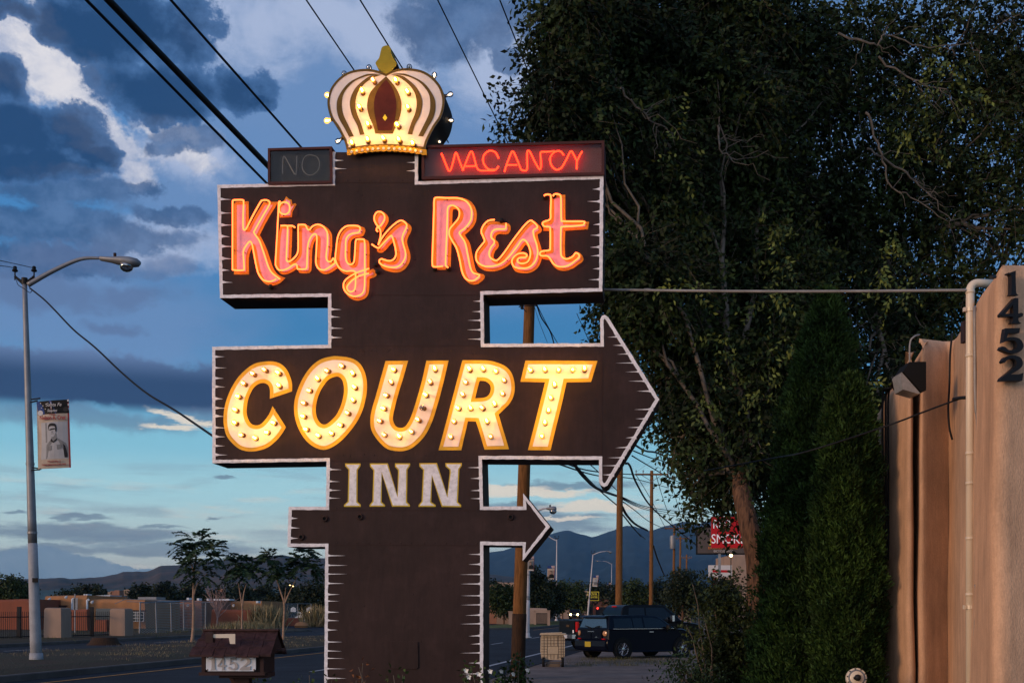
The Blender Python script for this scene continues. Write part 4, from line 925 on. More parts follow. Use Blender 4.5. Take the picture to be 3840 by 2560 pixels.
# soften the corners and sample the walls
def densify(P,H,step=.22,rad=.10):
    n=len(P);out=[]
    for i in range(n):
        a,b,c=Vector(P[i-1]),Vector(P[i]),Vector(P[(i+1)%n]); l1=(b-a).length;l2=(c-b).length
        r=min(rad,l1*.35,l2*.35); p=b+(a-b).normalized()*r; q=b+(c-b).normalized()*r
        for k in range(5):
            t=k/4; v=p*(1-t)**2+b*2*t*(1-t)+q*t*t; out.append((v.x,v.y,H[i]))
        d=Vector(P[(i+1)%n]); r2=min(rad,l2*.35,(Vector(P[(i+2)%n])-d).length*.35); e=d+(b-d).normalized()*r2; k=max(1,int((e-q).length/step))
        for j in range(1,k): t=j/k; v=q.lerp(e,t); out.append((v.x,v.y,H[i]*(1-t)+H[(i+1)%n]*t))
    return out
bt=thing('adobe_building','tan stucco adobe building with a stepped wall and black street number','building',(5,9,0))
zf=[0,.12,.25,.4,.55,.7,.82,.9]
def wav(x,y,z): return .012*math.sin(z*2.1+x*3+y*2)+.010*math.sin(z*4.7+y*5)
for plan,heights in ((plan1,h1),(plan2,h2)):
    DP=densify(plan,heights); n=len(DP); base2=[(p[0],p[1]) for p in DP]
    wb=MB()
    def row(off,zfun):
        P=offs(base2,off)
        return [(P[i][0]+wav(P[i][0],P[i][1],zfun(DP[i][2]))*.5,P[i][1]+wav(P[i][1],P[i][0],zfun(DP[i][2]))*.5,zfun(DP[i][2])) for i in range(n)]
    rs_=[row(.04*(1-f),lambda H,f=f:(H-.14)*f/.9 if f<.9 else H-.14) for f in zf]
    for a_ in (20,45,70,90): rs_.append(row(-.06*(1-math.cos(R(a_))),lambda H,a_=a_:H-.14+.14*math.sin(R(a_))))
    vs=[v for r_ in rs_ for v in r_]; fs=[]
    for j in range(len(rs_)-1):
        for i in range(n): fs.append((j*n+i,j*n+(i+1)%n,(j+1)*n+(i+1)%n,(j+1)*n+i))
    fs=[f[::-1] for f in fs] if area(base2)<0 else fs
    wb.add(vs,fs); v2,tf=fill([offs(base2,-.09)]); wb.add([(x,y,4.0) for x,y in v2],tf) if False else None
    wb.build('wall',M['adobe'],bt,'all')
    rf=MB(); v2,tf=fill([offs(base2,-.055)]); rf.add([(x,y,3.86) for x,y in v2],tf); rf.build('roof',M['kerb'],bt)
# number on the front face (plane just in front of it)
fa=Vector(at(3737,7.5)); fb=Vector(at(4090,7.72)); fd=(fb-fa).normalized(); fn_=Vector((fd.y,-fd.x))
if fn_.y>0: fn_=-fn_
def FP(px,py,off):      # photo point -> front face plane
    o=fa+fn_*(.03+off); a=(px-CX)/F; 
    d=(o.x*fn_.x+o.y*fn_.y)/(a*fn_.x+fn_.y); X=a*d; s=(Vector((X,d))-o).dot(fd); return (s,CZ+(HY-py)/F*d)
def FF(u,v,w):
    o=fa+fn_*(.03+w); p=o+fd*u; return (p.x,p.y,v)
cr=(3240,900,1.96)
D1=[(1060,240,1),(1078,238),(1116,224,1),(1116,300),(1119,375),(1124,395),(1137,405,1),(1066,405,1),(1082,393),(1086,330),(1085,275),(1078,254),(1060,250,1)]
D4=[(1005,545,1),(1110,425,1),(1135,425,1),(1135,540,1),(1158,534),(1172,540,1),(1166,562,1),(1135,562,1),(1138,595),(1158,612,1),(1080,612,1),(1095,598),(1098,563,1),(1010,562,1)]
D4h=[(1040,541,1),(1098,472,1),(1098,541,1)]
D5=[(1040,648,1),(1148,645,1),(1142,682,1),(1062,684,1),(1052,716,1),(1090,712),(1140,722),(1170,758),(1166,800),(1125,828),(1060,826),(1003,802,1),(1014,780,1),(1040,786),(1065,806),(1105,804),(1126,778),(1112,742),(1072,735),(1024,752,1)]
D2=[(1018,890,1),(1045,856),(1100,847),(1150,862),(1168,900),(1152,940),(1080,986,1),(1150,986,1),(1172,974,1),(1165,1032,1),(1005,1035,1),(1015,1010),(1080,958),(1118,920),(1118,885),(1090,868),(1056,880),(1030,902)]
DG=[(D1,None),(D4,D4h),(D5,None),(D2,None)]
for P,h in DG:
    m=MB(); q=[FP(x,y,.035) for x,y in cat(tr(P,*cr),sub=4)]; polys=[q]
    if h: polys.append([FP(p[0],p[1],.035) for p in tr(h,*cr)])
    m.prism(polys,FF,.035,0,mode='odd',back=False); m.build('house_number',M['blacktext'],bt)
# drain pipe, conduits, clamps
def wp(px,py,D): return W(px,py,D)
dp=MB(); DD=8.75; x0=3638
top=wp(x0,1090,DD); 
pts=[Vector((top.x,top.y,.02)),top]
c=top+Vector((.062,0.0,.0)); 
for k in range(1,7): a=R(15*k); pts.append(Vector((top.x+.062*(1-math.cos(a)),top.y+.01*k/6,top.z+.062*math.sin(a))))
pts.append(pts[-1]+Vector((.16,.02,0)))
dp.tube(pts,.031,16)
for z in [top.z-.01,top.z-.5]+[CZ+(HY-y)/F*DD for y in (1700,1812,2018,2228)]+[top.z+.06]:
    if z<top.z+.01: dp.tube([(top.x,top.y,z-.012),(top.x,top.y,z+.012)],.0345,16)
dpo=dp.build('drain_pipe',M['pvc'],bt,'all')
ck=MB()
for y in (1162,2275):
    z=CZ+(HY-y)/F*DD; ck.tube([(top.x,top.y,z-.014),(top.x,top.y,z+.014)],.038,14); ck.box((top.x+.09,top.y+.01,z),(.12,.02,.026)); ck.box((top.x-.045,top.y-.01,z),(.02,.03,.03)); ck.box((top.x+.16,top.y+.06,z+.02),(.02,.12,.06))
ck.build('pipe_clamps',M['pvc'],dpo)
cd=MB()
pp=[wp(x,y,8.55) for x,y in ((3655,1150),(3658,1500),(3665,1560),(3668,1640),(3672,1800),(3680,1950),(3692,2010),(3682,2060),(3680,2240))]; cd.tube(cat3(pp,5),.012,7)
cd.tube([wp(3681,2300,8.5),wp(3682,2560,8.5),wp(3682,2800,8.5)],.010,7); cd.box(wp(3683,2270,8.52),(.045,.03,.12))
cd.tube(cat3([wp(3655,2190,8.5),wp(3668,2260,8.5),wp(3655,2330,8.5),wp(3652,2450,8.6)],5),.005,5)
cd.build('conduit',M['wiregrey'],bt,'all')
cb_=MB()
cb_.tube(cat3([wp(3571,1250,10.42),wp(3563,1330,10.3),wp(3560,1450,10.25),wp(3556,1530,10.25),wp(3560,1600,10.2),wp(3571,1648,10.2)],6),.009,6)
cb_.build('hanging_cable',M['wire'],bt,'all')
for x in (3310,3322,3331): cb_=MB(); cb_.tube(cat3([wp(x+12,1455,10.8),wp(x,1490,10.9),wp(x,1700,10.9),wp(x+1,2000,10.9),wp(x+2,2100,10.9)],4),.010,6); cb_.build('wall_cable',M['wire'],bt,'all')
cb_.tube(cat3([wp(3620,1480,8.9),wp(3615,1500,8.9),wp(3612,1580,8.9)],4),.009,6)

lp=MB(); lp.tube(cat3([wp(3448,1255,10.35),wp(3428,1262,10.3),wp(3412,1290,10.3),wp(3412,1400,10.3)],5),.008,7); lp.build('metal_conduit',M['wiregrey'],bt,'all')
vg=MB(); vg.box(wp(3616,1245,9.3),(.03,.08,.17)); vg.build('dark_bracket',M['boxwood'],bt)
sp=MB(); q=wp(3360,2527,10.9); sp.tube([q+Vector((-.14,-.05,0)),q],.014,8); sp.tube([q+Vector((-.02,0,0)),q+Vector((.06,.02,0))],.030,10); sp.build('pipe_stub',M['wiregrey'],bt)
hp=MB(); hp.tube([wp(3731,1038,7.42),wp(3716,1040,7.36)],.012,8); hp.build('wall_spike',M['darkmetal'],bt)
# wall flood light
fl_=MB(); Dq=10.0
def q3(px,py,dz=0): return wp(px,py,Dq+dz)
v=[q3(3426,1377,.0),q3(3436,1482,.0),q3(3420,1490,.0),q3(3404,1380,.0), q3(3378,1380,-.22),q3(3345,1412,-.34),q3(3402,1484,-.30),q3(3352,1405,-.34)]
prof=[(0,0),(0,-.25),(-.05,-.27),(-.33,-.1),(-.27,.0)]
P0=q3(3436,1378)
def fr(a,b,w): return (P0.x+a*.55, P0.y-w*1.0, P0.z+b)
fl_.prism([[(0,0),(.0,-.245),(-.07,-.262),(-.36,-.085),(-.26,-.002)]],fr,0,.24); fo=fl_.build('flood_light',M['black'],bt)
ln=MB(); ln.prism([[(-.372,-.086),(-.082,-.268),(-.12,-.272),(-.35,-.235),(-.395,-.105)]],fr,.015,.225); ln.build('light_lens',M['boxglass'],fo)

# conduit from the sign to the drain pipe
m=MB(); a=sign.matrix_world; 
e0=W(2262,1086,9.75); e1=W(3622,1088,8.74); pts=[e0.lerp(e1,k/8)-Vector((0,0,.012*math.sin(math.pi*k/8))) for k in range(9)]
m.tube(pts,.011,8); m.tube([pts[1],pts[1]+Vector((.05,0,0))],.016,8); tag(m.build('conduit_pipe',M['wiregrey']),'thin grey pipe running level from the sign to the drainpipe','pipe')
def wire(lab,P,r,mt='wire',sides=5,sub=7,grp='overhead cables',name='overhead_cable'):
    m=MB(); m.tube(cat3([W(*p) for p in P],sub),r,sides); tag(m.build(name,M[mt],smooth='all'),lab,'cable',grp)
wire('black stay cable stretched across the cypresses to the stucco wall',[(2640,1765,12.0),(2900,1717,11.0),(3028,1692,9.9),(3310,1602,9.8),(3480,1538,9.4),(3600,1494,9.0)],.008,grp='cables at the wall')
wire('short thicker end fitting of the stay cable beside the drainpipe',[(3575,1497,9.0),(3600,1492,8.9),(3622,1490,8.8)],.014,grp='cables at the wall')

# ---------------------------------------------------------------- overhead cables along the road
def longwire(lab,p0,y_end,x_end,z,r,Dend=60):
    # level cable parallel to the road: passes the traced top point, aims at the far pole
    d0=(z-CZ)*F/(HY-p0[1]); a=W(p0[0],p0[1],d0); d1=(z-CZ)*F/(HY-y_end); b=W(x_end,y_end,d1)
    dv=(b-a); t0=-.8; t1=1.0
    s=max(1,Dend/ max(1,(b.y-a.y)))
    pts=[a+dv*t for t in np.linspace(-.6,1,9)]+[b+dv*t for t in (.4,.8,1.4)]
    m=MB(); m.tube(cat3(pts,3),r,7); tag(m.build('overhead_cable',M['wire'],smooth='all'),lab,'cable','overhead cables')
longwire('thinner black cable just below the thickest one, upper left sky',(323,0),683,996,8.6,.020)
longwire('thickest black bundled cable crossing the upper left sky to the sign',(405,0),628,1010,8.6,.044)
longwire('black cable coming down to the top of the unlit box',(640,0),550,1127,9.2,.018)
longwire('thin wire ending behind the left shoulder of the crown',(1148,0),261,1326,10.2,.011)
longwire('thin wire passing right behind the crown finial',(1350,0),258,1510,10.2,.011)
longwire('thin wire coming down to the left part of the lit red box',(1641,0),531,1902,11,.011)
longwire('thin wire against the left edge of the elm crown',(1874,0),526,2082,11,.011)
wire('thin wire crossing the gap left of the big arrow head',[(2163,1175,40),(2185,1225,41),(2212,1285,42)],.012)

# ---------------------------------------------------------------- timber poles
def tpole(lab,xb,xt,ytop,D,r,arm=None,extra=None):
    g=W(xb,HY,D); t=thing('utility_pole',lab,'utility pole',(g.x,D,0),group='timber utility poles along the road')
    tp=W(xt,ytop,D); m=MB(); bb=Vector((g.x,D,-.03))
    k=14; m.tube([bb.lerp(tp,j/k) for j in range(k+1)],[r*(1.12-.3*j/k) for j in range(k+1)],14); po=m.build('pole',M['wood'],t,'all')
    if arm:
        for (y,w_) in arm:
            c=W(xt,y,D-.15); a=MB(); a.box(c,(w_/F*D,.1,.12)); 
            a.build('crossarm',M['wood'],t)
            for s in (-1,-.55,.55,1):
                i=MB(); q=c+Vector((s*w_/F*D*.47,0,.06)); i.lathe([(.02,0),(.02,.1),(.05,.1),(.06,.14),(.03,.17),(.05,.2),(.02,.25)],q,(0,0,1),8); i.build('insulator',M['galv'],t)
            b=MB(); b.tube([c+Vector((-w_/F*D*.3,0,-.05)),W(xt,y,D-.12)+Vector((0,0,-.5))],.02,5); b.tube([c+Vector((w_/F*D*.3,0,-.05)),W(xt,y,D-.12)+Vector((0,0,-.5))],.02,5); b.build('brace',M['galv'],t)
    return t
P0_=tpole('nearest timber pole, orange brown above and tar black below, right behind the sign',1940,1991,980,26.5,.15)
# dark tar wrap at the foot of the nearest pole
g=W(1940,HY,26.5); tp=W(1991,980,26.5); w_=MB(); bb=Vector((g.x,26.5,0)); f0,f1=0.0,(CZ+(HY-2300)/F*26.5)/tp.z
w_.tube([bb.lerp(tp,f0+(f1-f0)*j/10) for j in range(11)],[.15*1.12+.006-.004*j/10+random.uniform(-.002,.002) for j in range(11)],14); M['tar']=mat('tarred timber',(.018,.013,.010),.85,var=.5,vscale=8,stretch=(4,4,.6),col2=(.06,.03,.015)); w_.build('tarred_foot',M['tar'],P0_,'all')
hw=MB()
for (x,y,r) in ((1958,1150,.045),(1950,1136,.03),(2010,1140,.02)): hw.lathe([(r*.4,-.06),(r,-.04),(r*.6,0),(r,.04),(r*.4,.06)],W(x,y,26.2),(0,0,1),8)
hw.tube([W(1945,1150,26.2),W(2015,1145,26.2)],.012,5); hw.tube([W(1945,1140,26.2),W(1975,1170,26.2)],.01,5); hw.build('hardware',M['blackrub'],P0_)
tpole('tall thick timber pole rising from behind the parked truck',2319,2327,1560,51,.15,None)
tpole('timber pole with a long top crossarm, second beyond the truck',2441,2444,1764,80,.14,[(1778,124)])
t3=tpole('distant timber pole with crossarm and white transformer',2524,2529,1970,130,.15,[(1980,74)])
tr_=MB(); q=W(2523,2032,129.4); tr_.lathe([(.32,-.75),(.34,-.7),(.34,.6),(.3,.75),(.1,.8)],q,(0,0,1),12); tr_.build('transformer',M['galv'],t3,True)
tpole('farther distant timber pole left of the shrub tips',2548,2552,2010,155,.15,[(2018,66)])
tpole('most distant short timber pole above the black round tree',2574,2575,2078,200,.17,[(2090,40)])
NW=[('thick black cable drooping from under the arrow to the tall thick pole',[(2130,1705,30),(2156,1742,33),(2190,1787,38),(2240,1831,43),(2310,1858,50.7)],.045),
('black cable just below the thick one, ending lower on the tall thick pole',[(2135,1710,30),(2160,1745,33),(2210,1800,40),(2262,1850,46),(2312,1892,50.7)],.022),
('pair wire skimming under the big arrow shaft to the crossarm, upper one',[(2100,1728,30),(2200,1762,40),(2320,1775,51),(2440,1781,80)],.020),
('pair wire skimming under the big arrow shaft, lower one',[(2090,1738,30),(2243,1783,45),(2380,1795,62),(2505,1828,90)],.020),
('wire passing steeply behind the tip of the big arrow',[(2190,1722,35),(2240,1765,42),(2313,1837,50.7)],.016),
('wire between the two nearest tall poles, topmost of the fan',[(2336,1864,51),(2430,1900,78),(2560,1918,110),(2760,1935,150)],.022),
('wire of the fan between the tall poles, second from the top',[(2336,1868,51),(2430,1906,78),(2560,1927,110),(2760,1945,150)],.020),
('wire of the fan between the tall poles, third from the top',[(2336,1872,51),(2430,1912,78),(2560,1936,110),(2760,1953,150)],.020),
('thin wire of the fan between the tall poles, lowest',[(2336,1880,51),(2380,1912,62),(2437,1956,79),(2500,1985,100)],.020),
('thick drooping cable linking the two tall timber poles at mid height',[(2333,1899,51),(2352,1932,58),(2385,1966,68),(2428,1988,79.5)],.055),
('straight thin wire falling from the tall thick pole over the mountains',[(2333,1925,51),(2370,1970,60),(2403,2011,68)],.022),
('long cable falling from the arrow tip right across the crossarm pole to the dark sign',[(2345,1737,45),(2362,1745,48),(2386,1809,56),(2437,1893,70),(2504,1955,90),(2612,2044,118)],.040),
('wire leaving the arrow tip toward the elm leaves, upper one',[(2376,1690,40),(2440,1716,48),(2500,1735,56),(2600,1790,70)],.020),
('wire leaving the arrow tip toward the elm leaves, lower one',[(2370,1708,40),(2440,1750,50),(2530,1800,60),(2640,1840,75)],.020),
('thick twisted cable at the right of the arrow tip',[(2378,1665,38),(2420,1690,42),(2470,1700,46),(2560,1745,54)],.030),
('wire from the crossarm left end down the row of poles',[(2383,1776,80),(2440,1870,105),(2495,1978,129)],.022),
('wire from the crossarm right end down the row of poles',[(2503,1775,80),(2535,1870,110),(2565,1980,129)],.022),
('wire from the crossarm centre down the row of poles',[(2460,1780,80),(2490,1880,105),(2527,1980,129)],.022),
('drooping cable right of the crossarm pole reaching down to the dark round tree',[(2450,2045,80),(2466,2095,90),(2492,2158,108)],.045),
('slack wire with a small box hanging between the tall poles',[(2336,1930,51),(2380,1985,62),(2420,2020,72)],.02),
('pale wire low above the far trees',[(2040,2186,150),(2200,2182,170),(2290,2190,190)],.03),
('wire in the gap right of the near pole, left strand',[(2000,1135,26.3),(2020,1200,27.5),(2053,1285,29)],.007),
('thick looping cable in the gap right of the near pole',[(2012,1140,26.3),(2030,1190,27),(2062,1240,28),(2078,1290,29)],.020),
('wire in the gap right of the near pole, right strand',[(2015,1145,26.3),(2050,1215,27.5),(2093,1290,29)],.012)]
for lab,P,r in NW: wire(lab,P,r*(.8 if max(q[2] for q in P)<30 else 1.25))

# ---------------------------------------------------------------- street lamps
def lamp(lab,base_px,base_py,top_px,top_py,arm,headpx,scale_r=1,arms=True,name='street_lamp',ground=None):
    gal=M['galv'] if base_px<1000 else M['paintpole']
    g=G(base_px,base_py); D=g.y; s=F/D; t=thing(name,lab,'street lamp',(g.x,D,.15),group='street lamps down the road')
    tp=W(top_px,top_py,D); b=Vector((g.x,D,.12)); k=16
    ys=[b.lerp(tp,j/k) for j in range(k+1)]; rad=[.155-.09*j/k for j in range(k+1)]
    m=MB(); m.tube(ys[5:],[r for r in rad[5:]],14); m.build('upper_pole',gal,t,'all')
    m=MB(); m.tube(ys[:6],[r+.004 for r in rad[:6]],14); m.tube([b,b+Vector((0,0,.28))],[.20,.18],10); m.box((b.x,b.y,.17),(.5,.5,.06)); m.build('lower_pole',M['palepole'] if base_px<1000 else gal,t,'all')
    m=MB()
    for f in (.52,.34): 
        q=b.lerp(tp,f); m.tube([q-Vector((0,0,.03)),q+Vector((0,0,.03))],.155-.09*f+.012,14)
    m.build('pole_band',M['galv'],t)
    q=[W(x,y,D) for x,y in arm]; m=MB(); C=cat3(q,6); m.tube(C,list(np.linspace(.075,.04,len(C))),10); m.build('arm',gal,t,'all')
    a,e=W(*headpx[0],D),W(*headpx[1],D); L=(e-a).length; ax=(e-a).normalized()
    m=MB(); prof=[(.05,0),(.09,.04),(.12,L*.3),(.19,L*.55),(.21,L*.75),(.16,L*.93),(.06,L)]
    n=14; up=Vector((0,0,1)); sd=ax.cross(up).normalized(); vv=[];ff=[]
    for r_,h in prof:
        for j in range(n):
            an=2*math.pi*j/n; vv.append(a+ax*h+sd*math.cos(an)*r_+up*(math.sin(an)*r_*(.62 if math.sin(an)>0 else .8)))
    for i in range(len(prof)-1):
        for j in range(n): ff.append((i*n+j,i*n+(j+1)%n,(i+1)*n+(j+1)%n,(i+1)*n+j))
    ff+=[tuple(range(n-1,-1,-1)),tuple(range((len(prof)-1)*n,len(prof)*n))]
    m.add(vv,ff); hd=m.build('lamp_head',M['galv'],t,'all')
    m=MB(); c=a+ax*L*.66-up*.10
    m.lathe([(.20,0),(.195,.07),(.16,.14),(.09,.19),(.01,.21)],c,(0,0,-1),14); m.build('lamp_lens',M['lens'],hd,'all')
    m=MB(); m.tube([a+ax*L*.38+up*.08,a+ax*L*.38+up*.19],.045,8); m.build('photocell',M['boxwood'],hd)
    if arms:
        m=MB()
        for sgn in (-1,1):
            m.tube([tp+Vector((sgn*.05,0,-.08)),tp+Vector((sgn*.22,0,.06)),tp+Vector((sgn*.27,0,.1))],[.05,.035,.04],7)
            m.tube([tp+Vector((sgn*.27,0,0)),tp+Vector((sgn*.27,0,.30))],.02,6)
            m.lathe([(.07,0),(.085,.03),(.05,.08),(.06,.11),(.04,.15)],tp+Vector((sgn*.27,0,.24)),(0,0,1),10)
        m.tube([tp-Vector((0,0,.12)),tp+Vector((0,0,.06))],.085,10); m.build('wire_bracket',M['blackrub'],t)
    return t,D,tp
L1,D1_,tp1=lamp('nearest street lamp, tall pole at the far left with its arm to the right',136,2500,92,1050,[(105,1068),(200,1015),(300,972),(375,968)],[(372,968),(527,985)])
n_=MB(); n_.box(W(132,2174,D1_-.17),(.16,.02,.12)); n_.build('number_tag',M['black'],L1)
lamp('street lamp on the median nose whose arm points left behind the small arrow',2086,2330,2088,2018,[(2086,2026),(2066,2016),(2050,2004),(2030,2000)],[(2030,2000),(2008,2004)])
lamp('street lamp with a short arm to the right, left of the tall timber pole',2203,2326,2224,2074,[(2226,2078),(2250,2069),(2272,2066)],[(2272,2064),(2297,2070)])
lamp('farthest street lamp with its arm to the left, just left of the tall timber pole',2292,2305,2294,2110,[(2292,2114),(2276,2105),(2260,2103)],[(2258,2103),(2233,2101)])
# the one mostly hidden behind the sign
lamp('street lamp mostly hidden by the sign, only its head seen right of the small arrow',1975,2400,1985,1935,[(1987,1940),(2010,1918),(2035,1907),(2050,1905)],[(2048,1905),(2087,1906)],arms=False)
wire('wavy black cable sagging from the near street lamp down to the sign',[(112,1080,32.1),(160,1118,31.4),(201,1158,30.6),(276,1236,29.4),(356,1302,28),(459,1399,26.6),(551,1474,25),(660,1540,23.4),(800,1635,21.2),(900,1700,19)],.024)
wire('thin wire coming in from the left edge to the near lamp, upper one',[(-60,966,26),(0,977,28),(60,990,30),(128,1005,32.2)],.010)
wire('thin wire coming in from the left edge to the near lamp, lower one',[(-60,984,26),(0,996,28),(30,1000,30),(60,1006,32.2)],.010)
wire('slack loop of wire hanging at the head of the near street lamp',[(62,1050,31.9),(68,1068,31.8),(90,1082,31.8),(112,1097,31.8),(122,1085,31.8)],.010)

# ---------------------------------------------------------------- text
def text(parent,s,c,h,mt,name='lettering',wscale=1,M3=None,align='CENTER',bold=0,italic=0,ext=.004):
    cu=bpy.data.curves.new(name,'FONT'); cu.body=s; cu.size=h*1.38; cu.align_x=align; cu.align_y='CENTER'; cu.offset=bold*h; cu.shear=italic; cu.resolution_u=3; cu.extrude=ext
    o=bpy.data.objects.new('t',cu); COL.objects.link(o); dg=bpy.context.evaluated_depsgraph_get(); me=bpy.data.meshes.new_from_object(o.evaluated_get(dg)); bpy.data.objects.remove(o); 
    MM=Matrix.Translation(Vector(c)) @ (M3 or Matrix.Rotation(R(90),4,'X')) @ Matrix.Diagonal((wscale,1,1,1))
    me.transform(RM[parent.name]@MM); me.materials.clear(); me.materials.append(mt); me.name=name
    o=bpy.data.objects.new(name,me); COL.objects.link(o); o.parent=parent; RM[o.name]=RM[parent.name]; return o

# banners -----------------------------------------------------------
def banner(lab,q,D,style,texts=True):
    # q: four traced corners TL TR BR BL ; u,v in 0..1 inside it
    c=[W(x,y,D) for x,y in q]
    def B(u,v,w=0):
        a=c[0].lerp(c[1],u); b=c[3].lerp(c[2],u); p=a.lerp(b,v); bow=math.sin(math.pi*v)
        p=p+Vector((.06*bow*(1-u) if texts else 0,-.10*math.sin(math.pi*u)*(.4+.6*bow)*(1 if texts else .3),0)); return p+Vector((0,-w*(1 if texts else 8),0))
    t=thing('banner',lab,'banner',tuple((c[2]+c[3])/2),group='veteran banners on the street lamps')
    def patch(nm,u0,v0,u1,v1,w,mt,par=t,poly=None):
        m=MB()
        if poly is None:
            N=6
            vs=[B(u0+(u1-u0)*i/N,v0+(v1-v0)*j/N,w) for j in range(N+1) for i in range(N+1)]
            m.add(vs,[(j*(N+1)+i,(j+1)*(N+1)+i,(j+1)*(N+1)+i+1,j*(N+1)+i+1) for j in range(N) for i in range(N)])
        else:
            v2,tf=fill([poly]); m.add([B(u,v,w) for u,v in v2],tf)
        return m.build(nm,mt,par,smooth=False)
    patch('cloth',0,0,1,1,0,M['print']); ck=MB(); ck.add([B(0,0,-.01),B(1,0,-.01),B(1,1,-.01),B(0,1,-.01)],[(0,1,2,3)]); ck.build('cloth_back',M['print'],t)
    fg=patch('flag_header',0,0,1,.20,.003,M['black'])
    for k in range(4): patch('red_stripe',0,0,0,0,.0045,M['printred'],fg,[(.42,.0+k*.05),(1,-.0+k*.048),(1,.03+k*.048),(.46,.03+k*.05)])
    for k in range(3): patch('stripe',0,0,0,0,.005,M['printwhite'],fg,[(.45,.02+k*.065),(1,.0+k*.062),(1,.028+k*.062),(.45,.055+k*.065)])
    patch('star_field',0,0,0,0,.006,M['printblue'],fg,[(0,0),(.46,0),(.62,.2),(.2,.2),(0,.13)])
    if texts:
        for (u,v) in ((.06,.05),(.13,.03),(.2,.07),(.14,.1),(.27,.12),(.3,.05),(.06,.1)): patch('star',0,0,0,0,.008,M['printwhite'],fg,[(u-.018,v),(u,v-.009),(u+.018,v),(u,v+.009)])
        sl=MB(); sl.lathe([(.001,0),(.075,.001),(.075,.004),(.001,.004)],B(.10,.175,.02),(0,-1,0),16); sl.build('round_seal',M['printwhite'],fg)
        sl=MB(); sl.lathe([(.001,0),(.075,.001),(.075,.004),(.001,.004)],B(.91,.145,.02),(0,-1,0),16); sl.build('dark_seal',M['grey3'],fg)
    patch('side_stripes',.955,.2,1,1,.003,M['printred'])
    ph=patch('portrait_photo',.09,.32,.94,.865,.003,style[0])
    hair,face,coat,bg=style[1:5]
    if texts:
        patch('wall_post',.24,.33,.29,.62,.005,M['grey2'],ph)
    patch('shirt',0,0,0,0,.007,coat,ph,[(.26,.86),(.27,.66),(.36,.61),(.47,.575),(.62,.56),(.76,.60),(.88,.64),(.93,.70),(.93,.85)])
    patch('neck',0,0,0,0,.009,M['grey2'] if texts else face,ph,[(.44,.50),(.60,.50),(.62,.575),(.50,.61),(.44,.575)])
    patch('face',0,0,0,0,.011,face,ph,cat([(.37,.40),(.36,.46),(.38,.50),(.43,.535),(.49,.545),(.55,.52),(.59,.47),(.59,.40),(.52,.37),(.43,.37)],sub=3))
    patch('hair',0,0,0,0,.013,hair,ph,cat([(.345,.45),(.34,.38),(.40,.345),(.50,.34),(.59,.36),(.62,.42),(.60,.47),(.57,.45),(.57,.40),(.50,.385),(.42,.385),(.37,.40)],sub=3))
    if texts:
        patch('brow',0,0,0,0,.014,M['grey3'],ph,[(.38,.43),(.46,.418),(.56,.415),(.57,.432),(.48,.437),(.39,.447)])
        patch('nose_shadow',0,0,0,0,.014,M['grey2'],ph,[(.445,.46),(.50,.46),(.485,.478),(.45,.478)])
        patch('mouth',0,0,0,0,.014,M['grey2'],ph,[(.43,.493),(.52,.488),(.52,.496),(.435,.50)])
        patch('collar',0,0,0,0,.012,M['grey3'],ph,[(.40,.60),(.44,.565),(.50,.61),(.62,.565),(.60,.60),(.50,.63)])
        patch('pocket_left',0,0,0,0,.010,M['grey2'],ph,[(.34,.68),(.44,.665),(.44,.73),(.36,.745)])
        patch('pocket_right',0,0,0,0,.010,M['grey2'],ph,[(.60,.66),(.76,.655),(.75,.72),(.62,.73)])
        patch('sleeve_shadow',0,0,0,0,.010,M['grey3'],ph,[(.80,.65),(.86,.68),(.925,.80),(.92,.85),(.83,.85),(.81,.75)])
        Mb=Matrix.Rotation(R(90),4,'X')
        def tx(s,u,v,h,mt,ws=1,**k): 
            p=B(u,v,.03); text(t,s,p,h,mt,'lettering',ws,M3=Matrix.Rotation(R(1.6),4,'Y').inverted()@Mb,**k)
        tx('Santa Fe',.55,.07,.10,M['printwhite'],.95,italic=.3); tx('Salutes',.50,.155,.08,M['printwhite'],.9,italic=.3); tx('Private',.50,.212,.045,M['printred'])
        tx('Nelson A. Cruz',.51,.262,.115,M['printred'],.72,bold=.02); tx('World War II',.52,.905,.06,M['printred'],.8); tx('United States Army (1942-1944)',.52,.95,.06,M['printred'],.62)
    else: patch('name_strip',.08,.93,.95,.985,.004,M['printwhite'])
    if texts:
        br=MB()
        for (a,b) in (((118,1497),(150,1493)),((115,1508),(140,1502)),((122,1752),(155,1757)),((118,1762),(150,1760))): br.tube([W(*a,D+.1),W(*b,D)],.022,6)
        br.build('bracket',M['darkmetal'],t)
banner('large soldier banner on the nearest lamp pole, black and white portrait in a work shirt',[(137,1506),(258,1497),(266,1752),(142,1758)],D1_-.25,(M['grey1'],M['grey3'],M['grey1'],M['grey2'],None))
banner('banner with a man in a dark suit left of the median nose lamp',[(2053,2120),(2081,2120),(2078,2174),(2052,2173)],154,(M['skin'],M['grey3'],M['skin'],M['black'],None),False)
banner('banner half hidden under the small arrow tip',[(1978,2090),(2003,2084),(2002,2140),(1976,2138)],60,(M['grey2'],M['grey3'],M['skin'],M['grey3'],None),False)
banner('grey photo banner right of the leaning lamp pole',[(2225,2157),(2245,2156),(2240,2199),(2221,2197)],178,(M['grey1'],M['grey2'],M['grey1'],M['grey2'],None),False)
banner('small banner with a blue portrait at the farthest lamp',[(2273,2186),(2291,2184),(2289,2219),(2272,2219)],230,(M['printblue'],M['printwhite'],M['skin'],M['navyprint'],None),False)
